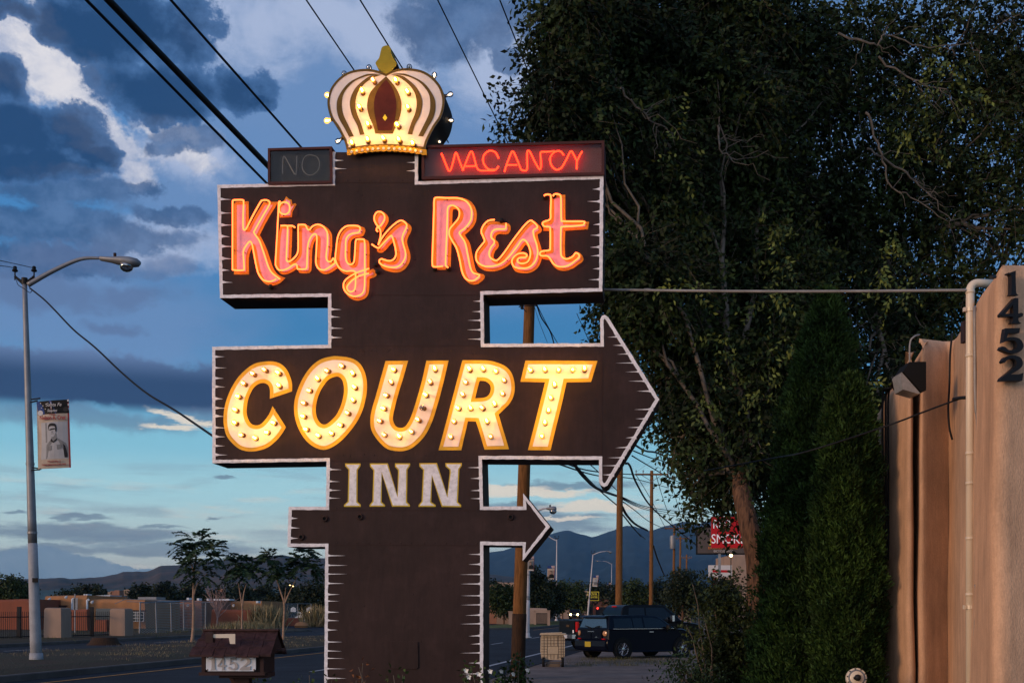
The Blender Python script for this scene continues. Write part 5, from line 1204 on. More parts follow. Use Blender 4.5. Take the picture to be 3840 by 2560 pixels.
# ---------------------------------------------------------------- mailbox
def mailbox():
    D=7.0; g=W(885,HY,D); t=thing('mailbox','brown wooden house-shaped mailbox with shingle roof and the number 1452','mailbox',(g.x,D,0))
    s=F/D; X=lambda px:(px-CX)/F*D; Z=lambda py:CZ+(HY-py)/F*D
    # body box
    m=MB(); m.box(((X(755)+X(990))/2,D+.16,(Z(2452)+Z(2523))/2),(X(990)-X(755),.30,Z(2452)-Z(2523))); body=m.build('box',M['boxwood'],t)
    m=MB(); m.box(((X(755)+X(990))/2,D-.0,Z(2524)),(X(992)-X(752)+.01,.05,.02)); m.box((X(765),D-.0,Z(2488)),(.022,.03,.1)); m.box((X(984),D,Z(2488)),(.022,.03,.1)); m.build('box_frame',M['boxwood'],body)
    # roof: rows of shingles on two slopes
    rl,rr_=X(738),X(1026); zt,ze=Z(2366),Z(2456); D_r=D+.17
    rf=MB()
    for side in (-1,1):
        for k,(f0,f1) in enumerate(((0,.34),(.34,.67),(.67,1.0))):
            y0=D_r+side*(.02+.22*f0); y1=D_r+side*(.02+.22*(f1+.05)); z0=zt-(zt-ze)*f0+.004*k; z1=zt-(zt-ze)*(f1+.02)+.004*k
            nseg=7; xs=[rl-.012*k+ (rr_-rl+.012*k)*j/nseg for j in range(nseg+1)]
            for j in range(nseg):
                a,b=xs[j],xs[j+1]-.002; dz=random.uniform(-.004,.004); dy=random.uniform(-.006,.006)*side
                rf.add([(a,y0,z0),(b,y0,z0),(b,y1+dy,z1+dz),(a,y1+dy,z1+dz),(a,y0,z0-.012),(b,y0,z0-.012),(b,y1+dy,z1+dz-.012),(a,y1+dy,z1+dz-.012)],[(0,1,2,3),(7,6,5,4),(3,2,6,7),(0,3,7,4),(1,5,6,2)])
    rf.box(((rl+rr_)/2,D_r,zt+.006),(rr_-rl,.07,.012)); rf.build('roof',M['shingle'],t)
    for x in (X(775),X(1010)):
        gb=MB()
        gb.add([(x,D_r-.20,ze+.01),(x,D_r+.2,ze+.01),(x,D_r,zt-.01),(x+.012,D_r-.20,ze+.01),(x+.012,D_r+.2,ze+.01),(x+.012,D_r,zt-.01)],[(0,1,2),(3,5,4),(0,3,4,1),(1,4,5,2),(2,5,3,0)])
        gb.build('gable',M['boxwood'],t)
    kn=MB(); kn.lathe([(.008,0),(.012,.012),(.01,.03),(.016,.035),(.014,.05),(.003,.055)],(X(1022),D+.12,Z(2440)),(1,0,0),10); kn.build('door_knob',M['boxwood'],t)
    # flag lying on the roof
    f=MB(); fy=D-.09
    P=[(810,2375),(895,2374),(895,2411),(876,2411),(872,2389),(815,2389)]
    f.prism([[(X(a),Z(b)) for a,b in P]],lambda u,v,w:(u,fy+w-(v-Z(2411))*-.0,v),0,.008); f.box((X(798),fy+.03,Z(2385)),(.035,.05,.05)); fo=f.build('mail_flag',M['pvc'],t)
    h=MB(); h.box((X(800),fy+.02,Z(2388)),(.045,.06,.06)); h.build('flag_hinge',M['boxwood'],fo)
    # number plate with relief numbers
    pl=MB(); x0,x1,z0,z1=X(776),X(962),Z(2514),Z(2457)
    c=.012; P=[(x0+c,z0),(x1-c,z0),(x1,z0+c),(x1,z1-c),(x1-c,z1),(x0+c,z1),(x0,z1-c),(x0,z0+c)]
    pl.prism([P],lambda u,v,w:(u,D-.022+w,v),0,.008); po=pl.build('number_plate',M['tin'],t)
    for (DGp,h),(a,b) in zip(DG,((788,818),(820,852),(860,896),(902,944))):
        Q=cat(DGp,sub=4); xs=[q[0] for q in Q]; ys=[q[1] for q in Q]; mx,Mx,my,My=min(xs),max(xs),min(ys),max(ys)
        fx=lambda q:(X(a)+(q[0]-mx)/(Mx-mx)*(X(b)-X(a)), Z(2463)-(q[1]-my)/(My-my)*(Z(2463)-Z(2510)))
        m=MB(); polys=[[fx(q) for q in Q]]+([[fx(q) for q in h]] if h else [])
        m.prism(polys,lambda u,v,w:(u,D-.022-w,v),.006,0,mode='odd',back=False); m.build('plate_number',M['tindigit'],po)
    sc=MB()
    for (x,y) in ((782,2462),(956,2462),(782,2509),(956,2509)): sc.lathe([(.005,0),(.003,.003),(.001,.0035)],(X(x),D-.0222,Z(y)),(0,-1,0),8)
    sc.build('screws',M['socket'],po)
    m=MB(); m.box((X(890),D+.16,Z(2530)/2),(.09,.09,Z(2526))); m.box((X(905),D+.16,Z(2533)),(.30,.22,.03)); m.tube([(X(850),D+.16,Z(2535)),(X(880),D+.16,Z(2600))],.03,4); m.build('post',M['boxwood'],t)
mailbox()

# ---------------------------------------------------------------- gas regulator by the cypress
def regulator():
    D=10.0; c=W(3210,2541,D); t=thing('gas_regulator','round pale metal gas regulator disc low in front of the cypress','gas regulator',(c.x,D,0))
    ax=Vector((-.1,-1,.12)).normalized(); m=MB(); m.lathe([(.085,.03),(.088,.028),(.088,0),(.088,-.02),(.05,-.06),(.01,-.07)],c,ax,28); m.build('housing',M['pvc'],t,True)
    m=MB(); m.lathe([(.074,.031),(.070,.033),(.060,.026)],c,ax,28); m.build('dished_face',M['galv'],t)
    m=MB(); m.lathe([(.001,.030),(.058,.030),(.060,.045),(.05,.052),(.001,.054)],c,ax,24); m.build('diaphragm',M['pvc'],t,True)
    m=MB(); m.lathe([(.026,.05),(.030,.07),(.026,.10),(.015,.11),(.001,.112)],c,ax,14); m.tube([c+ax*.08,c+ax*.08+Vector((-.035,-.01,-.004))],.013,10); m.build('valve_cap',M['darkmetal'],t,True)
    bm_=MB(); u=ax.orthogonal().normalized(); w=ax.cross(u)
    for k in range(10): a=k*2*math.pi/10+.3; bm_.lathe([(.006,.0),(.006,.008),(.001,.009)],c+(u*math.cos(a)+w*math.sin(a))*.081+ax*.03,ax,6)
    bm_.build('bolts',M['darkmetal'],t)
    m=MB(); m.tube([c-ax*.05,c-ax*.12,Vector((c.x,c.y+.14,c.z-.15)),Vector((c.x,c.y+.14,0))],.02,8); m.build('pipe',M['wiregrey'],t,'all')
regulator()
m=MB(); q=W(2840,2575,12.5); m.lathe([(.14,0),(.16,.1),(.15,.2),(.1,.26),(.02,.28)],(q.x,q.y,q.z-.24),(0,0,1),12)
m.lathe([(.18,-.7),(.2,-.2),(.15,0)],(q.x,q.y,q.z-.24),(0,0,1),12); tag(m.build('garden_stone',M['adobe'],smooth=True),'pinkish rounded stone peeking up at the bottom edge before the cypress','stone')

# ---------------------------------------------------------------- wheeled bin
def wbin():
    g=G(2073,2500); D=g.y; s=F/D; t=thing('wheelie_bin','beige wheeled rubbish bin with a ribbed back at the lot edge','bin',(g.x,D,0),R(-4))
    def lo(px,py): return (px-2073)/s,(2500-py)/s
    m=MB(True); P=[lo(x,y) for x,y in [(2027,2388),(2032,2380),(2110,2378),(2118,2388),(2118,2455),(2113,2470),(2103,2473),(2040,2472),(2030,2466),(2026,2440)]]
    m.prism([P],lambda u,v,w:(u*(1-w*.1),w+(1-v)*.03,v),0,.62); body=m.build('bin_body',M['bin'],t,True)
    r=MB(True)
    def rib(x0,y0,x1,y1,wd=.012):
        a,b=Vector(lo(x0,y0)),Vector(lo(x1,y1)); nn=(b-a).normalized().orthogonal()*wd/2
        r.prism([[(a+nn)[:],(b+nn)[:],(b-nn)[:],(a-nn)[:]]],lambda u,v,w:(u*(1-w*.1),w+(1-v)*.03,v),-.008,-.0005,back=False)
    for x in (2040,2052): rib(x,2384,x,2470)
    for x in (2065,2077,2090): rib(x,2384,x,2422); rib(x,2451,x,2470)
    for x in (2094,2104,2112): rib(x,2382,x,2470)
    for y in (2390,2400,2412,2422): rib(2030,y,2116,y-1)
    for y in (2432,2442,2452,2462): rib(2030,y,2052,y); rib(2094,y,2116,y)
    rib(2052,2422,2052,2452); rib(2052,2452,2094,2452)
    r.build('ribs',M['binline'],body)
    m=MB(True); a=lo(2026,2381); b=lo(2122,2372); m.box((0,.30,(a[1]+b[1])/2),(b[0]-a[0],.78,.045)); m.tube([(lo(2028,2376)[0],-.06,lo(0,2374)[1]),(lo(2108,2376)[0],-.06,lo(0,2371)[1])],.02,8)
    for x in (2034,2064,2106): m.box((lo(x,0)[0],-.04,lo(0,2377)[1]),(.05,.08,.05))
    m.build('lid',M['bin'],t)
    for x in (2038,2110):
        w=MB(True); w.lathe([(.04,-.035),(.13,-.035),(.14,-.02),(.14,.02),(.13,.035),(.04,.035)],(lo(x,0)[0],.02,.14),(1,0,0),20); w.build('wheel',M['tyre'],t,True)
    m=MB(True); m.tube([(lo(2038,0)[0],.02,.14),(lo(2110,0)[0],.02,.14)],.015,8); m.box((0,.1,.06),(.42,.2,.09)); m.build('foot',M['binline'],t)
wbin()

# ---------------------------------------------------------------- vehicles (x forward from the rear bumper, y left, z up)
def vehicle(name,lab,catg,loc,beta,body,cabin,wid,belt,taper,wheels,wr,paint,side_w,rear_w=None,front_w=None,group=None,extra=None,roofz=None):
    t=thing(name,lab,catg,loc,beta,group); h=wid/2
    b=MB(True); B_=cat(body,sub=3); n=len(B_)
    # lower body with rounded flanks
    prof=[(-1,-.10),(-.97,-.02),(-.9,.0)]
    lay=[(h,-.05),(h-.0,-.0),(h-.04,.0)]
    ctrx=sum(p[0] for p in B_)/n; ctrz=sum(p[1] for p in B_)/n
    ringsv=[]
    for (y,sh) in ((-h+.02,.06),(-h,.03),(-h+.0,.03),(-h+.06,.0),(h-.06,0),(h,.03),(h-.02,.06)):
        P=offs(B_,-sh); ringsv.append([(p[0],y,p[1]) for p in P])
    vs=[v for r_ in ringsv for v in r_]; fs=[]
    for j in range(len(ringsv)-1):
        for i in range(n): fs.append((j*n+i,j*n+(i+1)%n,(j+1)*n+(i+1)%n,(j+1)*n+i))
    b.add(vs,fs); 
    for rr,rev in ((0,False),(len(ringsv)-1,True)):
        v2,tf=fill([[(v[0],v[2]) for v in ringsv[rr]]]); b.add([(x,ringsv[rr][0][1],z) for x,z in v2],tf)
    bo=b.build('body',paint,t,True)
    c=MB(True); C_=cat(cabin,sub=3); m_=len(C_); zt=max(p[1] for p in C_)
    def yy(z): return h-.03-taper*max(0,(z-belt))/(zt-belt)
    vs=[];fs=[]
    for sgn in (-1,1):
        for k,(sh,fac) in enumerate(((0.03,1),(0,.97))):
            P=offs(C_,-sh); vs+=[(p[0],sgn*yy(p[1])*fac,p[1]) for p in P]
    # order: -side outer, -side inner, +outer,+inner
    def ring(i): return i*m_
    for a,bq in ((0,1),(1,3),(3,2)):
        for i in range(m_): fs.append((ring(a)+i,ring(a)+(i+1)%m_,ring(bq)+(i+1)%m_,ring(bq)+i))
    c.add(vs,fs)
    for sgn in (-1,1):
        v2,tf=fill([offs(C_,-.03)]); c.add([(x,sgn*yy(z),z) for x,z in v2],tf)
    co=c.build('cabin',paint,t,True)
    for P in side_w:
        for sgn in (-1,1):
            g=MB(True); v2,tf=fill([P]); g.add([(x,sgn*(yy(z)+.006),z) for x,z in v2],tf); g.build('side_window',M['glassdark'],co)
    for nm,wq in (('rear_window',rear_w),('windscreen',front_w)):
        if wq:
            (x0,z0),(x1,z1)=wq; o=-.012 if nm=='rear_window' else .012
            g=MB(True); g.add([(x0+o,-yy(z0)+.07,z0),(x0+o,yy(z0)-.07,z0),(x1+o,yy(z1)-.09,z1),(x1+o,-yy(z1)+.09,z1)],[(0,1,2,3)]); g.build(nm,M['glassrear'] if nm=='rear_window' else M['glassdark'],co)
    for wx in wheels:
        for sgn in (-1,1):
            ar=MB(True); ar.lathe([(.01,0),(wr+.07,0),(wr+.07,.012),(wr-.02,.012)],(wx,sgn*(h-.010),wr),(0,sgn,0),24); ar.build('arch_hollow_disc',M['black'],bo)  # flat black disc stands in for the dark hollow of the arch
            w=MB(True); w.lathe([(wr*.6,0),(wr*.95,0),(wr,.03),(wr,.17),(wr*.93,.2),(wr*.66,.2),(wr*.64,.19)],(wx,sgn*(h-.18),wr),(0,sgn,0),26); wo=w.build('wheel',M['tyre'],t,True)
            r_=MB(True); yb=sgn*(h+.005)
            r_.lathe([(wr*.60,-.02),(wr*.68,.0),(wr*.64,.012),(wr*.60,.0)],(wx,yb,wr),(0,sgn,0),26)
            for k in range(10):
                a=2*math.pi*k/10; 
                for da in (-.09,.09): r_.tube([(wx+.04*math.cos(a),yb,wr+.04*math.sin(a)),(wx+wr*.62*math.cos(a+da),yb,wr+wr*.62*math.sin(a+da))],.010,4)
            r_.lathe([(.06,-.01),(.055,.015),(.01,.02)],(wx,yb,wr),(0,sgn,0),12); r_.build('rim',M['alloy'],wo)
            k_=MB(True); k_.lathe([(.01,0),(wr*.6,0)],(wx,sgn*(h-.05),wr),(0,sgn,0),20); k_.build('brake_shadow',M['black'],wo)
    return t,bo,co,h
M['glassrear']=mat('rear glass reflecting sky',(.03,.05,.06),.03,spec=1,coat=1)
def part(nm,mt,par,fnn,sm=False):
    m=MB(True); fnn(m); return m.build(nm,mt,par,sm)
# small dark blue estate
bx=W(2222,HY,36.6); beta=R(33)
# rear right corner seen at about x=2262: place the car's origin at its rear centre
D=37.0; rr0=Vector(((2276-CX)/F*D,D)); off=Vector((math.sin(beta),-math.cos(beta)))*.84
o=rr0-off
t,bo,co,h=vehicle('estate_car','small dark navy estate car parked in front of the truck','car',(o.x,o.y,.012),beta,
 [(.10,.24),(.02,.34),(-.02,.50),(.0,.62),(.04,.66,1),(.05,.97,1),(.30,1.0),(2.9,.99),(3.35,.95),(3.72,.84),(3.92,.66),(3.95,.40),(3.85,.24),(2.0,.20)],
 [(.06,.94,1),(.16,1.28),(.20,1.40,1),(.5,1.425),(1.4,1.435),(2.05,1.41),(2.35,1.36),(2.95,.96,1)],1.70,.98,.15,[.66,3.22],.325,M['navy'],
 [[(.32,1.02),(1.10,1.02),(1.10,1.33),(.36,1.33)],[(1.15,1.02),(1.55,1.02),(1.55,1.35),(1.15,1.34)],[(1.62,1.02),(2.72,1.02),(2.30,1.31),(2.0,1.36),(1.62,1.36)]],((.085,1.03),(.155,1.33)),((2.86,1.02),(2.36,1.34)))
part('rear_doors',M['navy'],bo,lambda m:(m.box((.015,-.29,.80),(.04,.54,.30)),m.box((.015,.29,.80),(.04,.54,.30))))
for s_ in (-1,1):
    part('tail_lamp',M['amberlens'] if s_<0 else M['amberlens'],bo,lambda m:m.lathe([(.001,.0),(.09,.0),(.085,.03),(.04,.045),(.001,.048)],(.04,s_*.70,.84),(-1,s_*.25,0),14),True)
    part('reflector',M['redlens'],bo,lambda m:m.box((.0,s_*.66,.66),(.05,.14,.03)))
    part('door_handle',M['chrome'],bo,lambda m:m.box((1.85,s_*(h+.012),.88),(.18,.025,.025)))
    part('mirror',M['black'],bo,lambda m:m.lathe([(.02,-.10),(.09,-.06),(.10,.02),(.05,.07)],(2.55,s_*(h+.10),1.03),(1,0,0),10),True)
    part('belt_trim',M['chrome'],bo,lambda m:m.box((1.6,s_*(h-.005),.988),(2.7,.012,.014)))
part('headlamp',M['chrome'],bo,lambda m:m.lathe([(.001,0),(.11,0),(.09,.04),(.01,.06)],(3.66,-.62,.80),(1,-.4,.25),14),True)
part('bumper',M['navy'],bo,lambda m:m.prism([[(-.06,.30),(-.08,.42),(-.07,.60),(.05,.64),(.2,.64),(.2,.30)]],lambda u,v,w:(u,w,v),-.82,.82))
part('licence_plate',M['plate'],bo,lambda m:m.box((-.085,.08,.48),(.012,.32,.17)))
part('chrome_strip',M['chrome'],bo,lambda m:(m.box((-.01,0,.90),(.02,.34,.02)),m.box((-.01,-.3,.72),(.02,.16,.012))))
part('roof_spoiler',M['navy'],co,lambda m:m.prism([[(.02,1.37),(.1,1.42),(.5,1.435),(.5,1.40),(.16,1.36)]],lambda u,v,w:(u,w,v),-.66,.66))
part('antenna',M['black'],co,lambda m:m.tube([(.55,0,1.42),(.42,0,1.52)],.02,6))
for s_ in (-1,1): part('wiper',M['black'],co,lambda m:m.tube([(.03,s_*.05,.99),(.035,s_*.22,1.05),(.04,s_*.40,1.08)],.018,5))
# pickup truck behind it
beta=R(21); D=45.5; rr0=Vector(((2158-CX)/F*D,D)); off=Vector((math.sin(beta),-math.cos(beta)))*.98; o=rr0-off
t,bo,co,h=vehicle('pickup_truck','black crew-cab pickup truck parked behind the small estate car','truck',(o.x,o.y,-.02),beta,
 [(.15,.38),(.0,.50),(.0,.62,1),(.10,.64,1),(.12,1.22,1),(.3,1.25),(2.0,1.25,1),(2.05,1.22),(4.4,1.18),(5.3,1.12),(5.75,1.0),(5.85,.7),(5.8,.45),(3,.38)],
 [(2.02,1.15,1),(2.08,1.5),(2.25,1.80),(2.7,1.86),(3.9,1.85),(4.15,1.80),(4.85,1.20),(4.9,1.15,1)],2.0,1.2,.18,[1.15,4.75],.40,M['blackcar'],
 [[(2.35,1.26),(3.15,1.26),(3.15,1.74),(2.45,1.74)],[(3.22,1.26),(4.55,1.26),(4.05,1.74),(3.22,1.74)]],((2.07,1.27),(2.19,1.72)),((4.78,1.25),(4.2,1.76)))
part('tailgate',M['blackcar'],bo,lambda m:m.box((.09,0,.93),(.05,1.50,.50)))
for s_ in (-1,1):
    part('tail_lamp',M['redlens'],bo,lambda m:m.box((.12,-.90,.97),(.10,.17,.40)) if s_<0 else m.box((.30,.985,.97),(.16,.03,.36)))
    part('door_handle',M['chrome'],bo,lambda m:(m.box((3.05,s_*(h+.012),1.12),(.16,.025,.03)),m.box((3.95,s_*(h+.012),1.12),(.16,.025,.03))))
    part('mirror',M['chrome'],bo,lambda m:m.box((4.3,s_*(h+.14),1.30),(.10,.20,.24)))
part('high_brake_lamp',M['redlens'],co,lambda m:m.box((2.20,0,1.79),(.03,.40,.05)))
part('rear_bumper',M['chrome'],bo,lambda m:m.box((-.05,0,.58),(.16,1.9,.16)))
part('licence_plate',M['tin'],bo,lambda m:m.box((-.14,-.30,.58),(.012,.30,.15)))
part('sticker',M['signwhite'],bo,lambda m:m.box((.06,-.62,.78),(.006,.10,.12)))
part('gate_emblem',M['socket'],bo,lambda m:m.box((.055,-.1,1.0),(.02,.26,.09)))
text(bo,'Z71 4X4',(0,0,0),.09,M['redlens'],'side_lettering',1,M3=Matrix.Identity(4)) if False else None
# oncoming truck far up the road
g=G(2162,2322)
t,bo,co,h=vehicle('oncoming_truck','oncoming dark pickup with both headlights on, far up the road','truck',(g.x+.2,g.y+3,0),R(-98),
 [(0,.45),(0,1.05),(.3,1.1),(2,1.1),(4.3,1.08),(5.1,1.02),(5.3,.8),(5.3,.45)],[(2,1.0,1),(2.15,1.72),(3.6,1.74),(4.2,1.05,1)],1.95,1.08,.2,[1.1,4.3],.38,M['blackcar'],[[(2.3,1.12),(3.9,1.12),(3.5,1.62),(2.4,1.62)]],None,((4.12,1.12),(3.65,1.66)))
for s_ in (-1,1): part('headlight',M['headlit'],bo,lambda m:m.lathe([(.001,.02),(.17,.02),(.15,-.03)],(5.33,s_*.62,.92),(1,0,0),12))
part('grille',M['chrome'],bo,lambda m:(m.box((5.33,0,.93),(.04,.8,.22)),m.box((5.36,0,.62),(.06,1.8,.16))))
# far cars on the right with red lamps
g=G(2540,2310)
t,bo,co,h=vehicle('distant_car','distant dark car showing two red lamps left of the shrub','car',(g.x-2.2,g.y-60,0),R(80),
 [(0,.3),(0,.9),(.5,.95),(3.6,.9),(4.3,.7),(4.3,.3)],[(.4,.85,1),(1,1.4),(2.6,1.42),(3.4,.9,1)],1.8,.9,.2,[.8,3.4],.32,M['navy'],[[(1.0,.98),(3.0,.98),(2.5,1.32),(1.2,1.32)]],((.5,.95),(.95,1.36)),None)
part('tail_lamp',M['brakelit'],bo,lambda m:m.box((-.02,.75,.8),(.04,.22,.14))); part('tail_lamp',M['brakelit'],bo,lambda m:m.box((-.02,-.75,.8),(.04,.22,.14))); part('high_brake_lamp',M['brakelit'],co,lambda m:m.box((.85,0,1.36),(.04,.3,.07)))

# ---------------------------------------------------------------- roadside signs
def X_(px,D): return (px-CX)/F*D
def Z_(py,D): return CZ+(HY-py)/F*D
def panel(m,px0,py0,px1,py1,D,th=.2): m.box(((X_(px0,D)+X_(px1,D))/2,D+th/2,(Z_(py0,D)+Z_(py1,D))/2),(abs(X_(px1,D)-X_(px0,D)),th,abs(Z_(py0,D)-Z_(py1,D))))
D=120; t=thing('shop_sign','red sign with big white words half covered by elm leaves','sign',(X_(2715,D),D,0))
m=MB(); m.box((X_(2698,D+.1),D+.1,Z_(2075,D)/2),(.25,.2,Z_(2075,D))); m.build('post',M['galv'],t)
m=MB(); panel(m,2668,1936,2815,2053,D-.4,.3); m.build('panel',M['signred'],t)
text(t,'RED',(X_(2704,D),D-.45,Z_(1967,D)),34/F*D,M['signwhite'],'lettering',.80,bold=.0); text(t,'SMOKE',(X_(2728,D),D-.45,Z_(2022,D)),36/F*D,M['signwhite'],'lettering',.80,bold=.0)
D=124; t=thing('shop_sign','dark grey bicycle shop sign with a thin black frame behind the red sign','sign',(X_(2700,D),D,0))
m=MB(); m.box((X_(2700,D),D+.3,Z_(2060,D)/2),(.2,.2,Z_(2060,D))); m.build('post',M['galv'],t)
m=MB(); panel(m,2611,1974,2800,2078,D,.3); m.build('frame',M['black'],t)
m=MB(); panel(m,2616,1979,2796,2073,D-.02,.1); m.build('panel',M['signgrey'],t)
text(t,'BROKEN SPOKE',(X_(2710,D),D-.06,Z_(2054,D)),9/F*D,M['signorange'],'lettering',1.25,bold=.02); text(t,'BICYCLE SHOP',(X_(2712,D),D-.06,Z_(2066,D)),8/F*D,M['printwhite'],'lettering',1.0,bold=.02)
m=MB(); c=W(2670,2043,D-.06); P=[(c.x-.27,c.z),(c.x-.2,c.z+.6),(c.x,c.z+1.0),(c.x+.1,c.z)]; m.prism([P],lambda u,v,w:(u,D-.06+w,v),-.02,.03); m.build('sun_emblem',M['signyel'],t)
m=MB(); cc=W(2656,1945,D); pts=[cc+Vector((math.cos(a)*.8,0,math.sin(a)*.8)) for a in np.linspace(0,2*math.pi,26)]; m.tube(pts,.05,6); m.build('wheel_ring',M['black'],t)
D=222; t=thing('shop_sign','small black sign with yellow letters and frame beside a leaning lamp pole','sign',(X_(2226,D),D,0))
m=MB(); m.box((X_(2222,D),D+.2,Z_(2250,D)/2),(.18,.18,Z_(2250,D))); m.build('post',M['darkmetal'],t)
m=MB(); panel(m,2204,2217,2246,2251,D,.25); m.build('frame',M['signyel'],t)
m=MB(); panel(m,2206,2219,2244,2249,D-.03,.1); m.build('panel',M['black'],t)
text(t,'KIVA',(X_(2225,D),D-.08,Z_(2227,D)),11/F*D,M['signyel'],'lettering',.85,bold=.012); text(t,'CENTER',(X_(2225,D),D-.08,Z_(2238,D)),7/F*D,M['signyel'],'lettering',.9,bold=.02); text(t,'NEW YORK',(X_(2225,D),D-.08,Z_(2245,D)),3/F*D,M['signyel'],'lettering',.9) if False else None
D=140; t=thing('fuel_sign','white and red price sign seen in pieces through the shrub','sign',(X_(2700,D),D,0))
m=MB(); panel(m,2658,2118,2745,2162,D,.4); m.build('panel',M['printwhite'],t); m=MB(); panel(m,2672,2136,2735,2145,D-.03,.2); m.build('red_band',M['signred'],t); m=MB(); m.box((X_(2684,D),D+.5,Z_(2130,D)/2),(.3,.2,Z_(2130,D))); m.build('post',M['signred'],t)
m=MB(); q=W(2741,2082,118); m.lathe([(.01,-.16),(.14,-.08),(.17,0),(.14,.1),(.01,.16)],q,(0,0,1),12); lt=thing('lit_lamp','warm glowing lamp under the bicycle shop sign','lamp',(q.x,q.y,0)); m.build('globe',M['lampwarm'],lt,True); m=MB(); m.tube([(q.x,q.y,0),(q.x,q.y,q.z-.2)],.05,6); m.build('post',M['darkmetal'],lt)

# ---------------------------------------------------------------- far buildings
def house(lab,boxes,name='adobe_house',catg='house',details=None,group=None):
    px=(boxes[0][0]+boxes[0][2])/2; D=boxes[0][4]; t=thing(name,lab,catg,(X_(px,D),D,0),group=group)
    for (a,ty,b,by,D,dep,mt) in boxes:
        m=MB(); x0,x1=X_(a,D),X_(b,D); zt=Z_(ty,D); n_=max(2,int((x1-x0)/1.2))
        # battered wall with a softened, slightly uneven parapet
        fr=[];N=n_
        rows=[(0,-.12),(zt*.5,-.06),(zt-.25,0),(zt-.08,.05),(zt,.22)]
        vs=[]
        for z,o in rows:
            for i in range(N+1):
                x=x0+(x1-x0)*i/N; e=.12 if i in (0,N) else 0
                vs.append((x+(e*(1 if i==0 else -1)*(z/zt)),D+o+random.uniform(-.015,.015),z+(random.uniform(-.04,.04) if z>zt-.3 else 0)))
        for i in range(N+1): vs.append((x0+(x1-x0)*i/N,D+dep,zt))
        for i in range(N+1): vs.append((x0+(x1-x0)*i/N,D+dep,0))
        k=N+1; fs=[(j*k+i,j*k+i+1,(j+1)*k+i+1,(j+1)*k+i) for j in range(6) for i in range(N)]
        fs+=[tuple(j*k for j in range(6,-1,-1)),tuple(j*k+N for j in range(7))]
        m.add(vs,fs); m.build('wall',M[mt],t)
    if details: details(t)
    return t
def fbox(t,nm,mt,px0,py0,px1,py1,D,th=.1):
    m=MB(); panel(m,px0,py0,px1,py1,D,th); return m.build(nm,M[mt],t)
def det1(t):
    D=87.8
    for (x0,x1,y0,y1) in ((270,277,2243,2284),(326,333,2246,2288)):
        p=MB(); a=[W(x1+4,y0+4,D),W(x1,y0,D),W((x0+x1)/2,y0+3,D),W((x0+x1)/2,y1,D)]; p.tube([q-Vector((0,.15,0)) for q in a],.08,7); p.build('down_pipe',M['roofwhite'],t)
    for (x,y) in ((186,2245),(248,2238),(346,2256)):
        f=MB(); q=W(x,y,D-.3); f.lathe([(.02,-.15),(.09,-.05),(.12,.1),(.10,.12)],q,(-.4,-.5,-.7),8); f.build('flood_light',M['windowwhite'],t)
    fbox(t,'doorway','windowdark',198,2272,246,2300,87.7,.12); fbox(t,'timber_lintel','boxwood',196,2268,250,2273,87.6,.15)
    w=fbox(t,'window','windowdark',492,2290,541,2330,87.7,.12)
    fr=MB()
    for x in (496,509,516,523,538): panel(fr,x,2292,x+1.6,2328,87.6,.05)
    for y in (2293,2304,2316,2327): panel(fr,496,y,539,y+1.6,87.62,.05)
    fr.build('window_grille',M['windowwhite'],w)
    fbox(t,'timber_lintel','boxwood',487,2286,546,2291,87.6,.15); fbox(t,'window','windowdark',360,2280,430,2330,87.72,.12)
    fbox(t,'roof_unit','galv',517,2237,586,2250,94,2.5); 
    for x in (313,322): fbox(t,'roof_vent','roofwhite',x,2226,x+6,2236,96,1)
house('long orange adobe house with white down pipes left of the tallest young tree',[(163,2232,330,2400,88,9,'adobe2'),(330,2246,548,2400,88.4,9,'adobe2')],details=det1)
house('terracotta adobe house cut by the left edge of the photo',[(-200,2246,150,2420,84,10,'terracotta')])
def det2(t):
    for (x,y) in ((700,2244),(738,2246),(775,2247),(960,2256)):
        fbox(t,'roof_vent','roofwhite',x,y-4,x+8,y+4,104,1)
    fbox(t,'roof_unit','roofwhite',800,2244,860,2250,108,2)
    for x in (705,876): 
        f=MB(); f.lathe([(.02,-.15),(.1,0),(.12,.1)],W(x,2268,98.7),(-.3,-.8,-.4),8); f.build('flood_light',M['windowwhite'],t)
house('low pale brown adobe block between the two left young trees',[(548,2251,760,2380,99,10,'adobe3'),(760,2252,985,2370,110,10,'adobe2')],details=det2)
house('low reddish garden wall in front of the pale brown adobe block',[(790,2284,972,2345,97,.4,'terracotta')],name='garden_wall',catg='wall')
house('low terracotta wall at the corner of the side street',[(962,2315,1132,2352,118,.4,'terracotta')],name='garden_wall',catg='wall')
house('low terracotta wall behind the iron fence next to the pale gate pillar',[(352,2322,403,2362,76,.3,'terracotta')],name='garden_wall',catg='wall')
house('terracotta yard wall left of the doorway behind the iron fence',[(255,2284,330,2375,80,.3,'terracotta')],name='garden_wall',catg='wall')
m=MB(); D=100; vs=[W(328,2246,D),W(405,2246,D),W(414,2230,D),W(336,2232,D)]; m.prism([[(v.x,v.z) for v in vs]],lambda u,v,w:(u,D+w,v),0,3); tag(m.build('parked_van',M['roofwhite']),'white van roof showing above the long orange adobe parapet','van')
house('tan flat-roofed building behind the nearest timber pole',[(1800,2190,1862,2260,138,8,'adobe3'),(1862,2182,1950,2280,135,10,'tanwall')],name='flat_roof_building',catg='building')
house('low pinkish building right of the nearest timber pole behind walls',[(1985,2279,2055,2310,118,8,'tanwall')],name='flat_roof_building',catg='building')
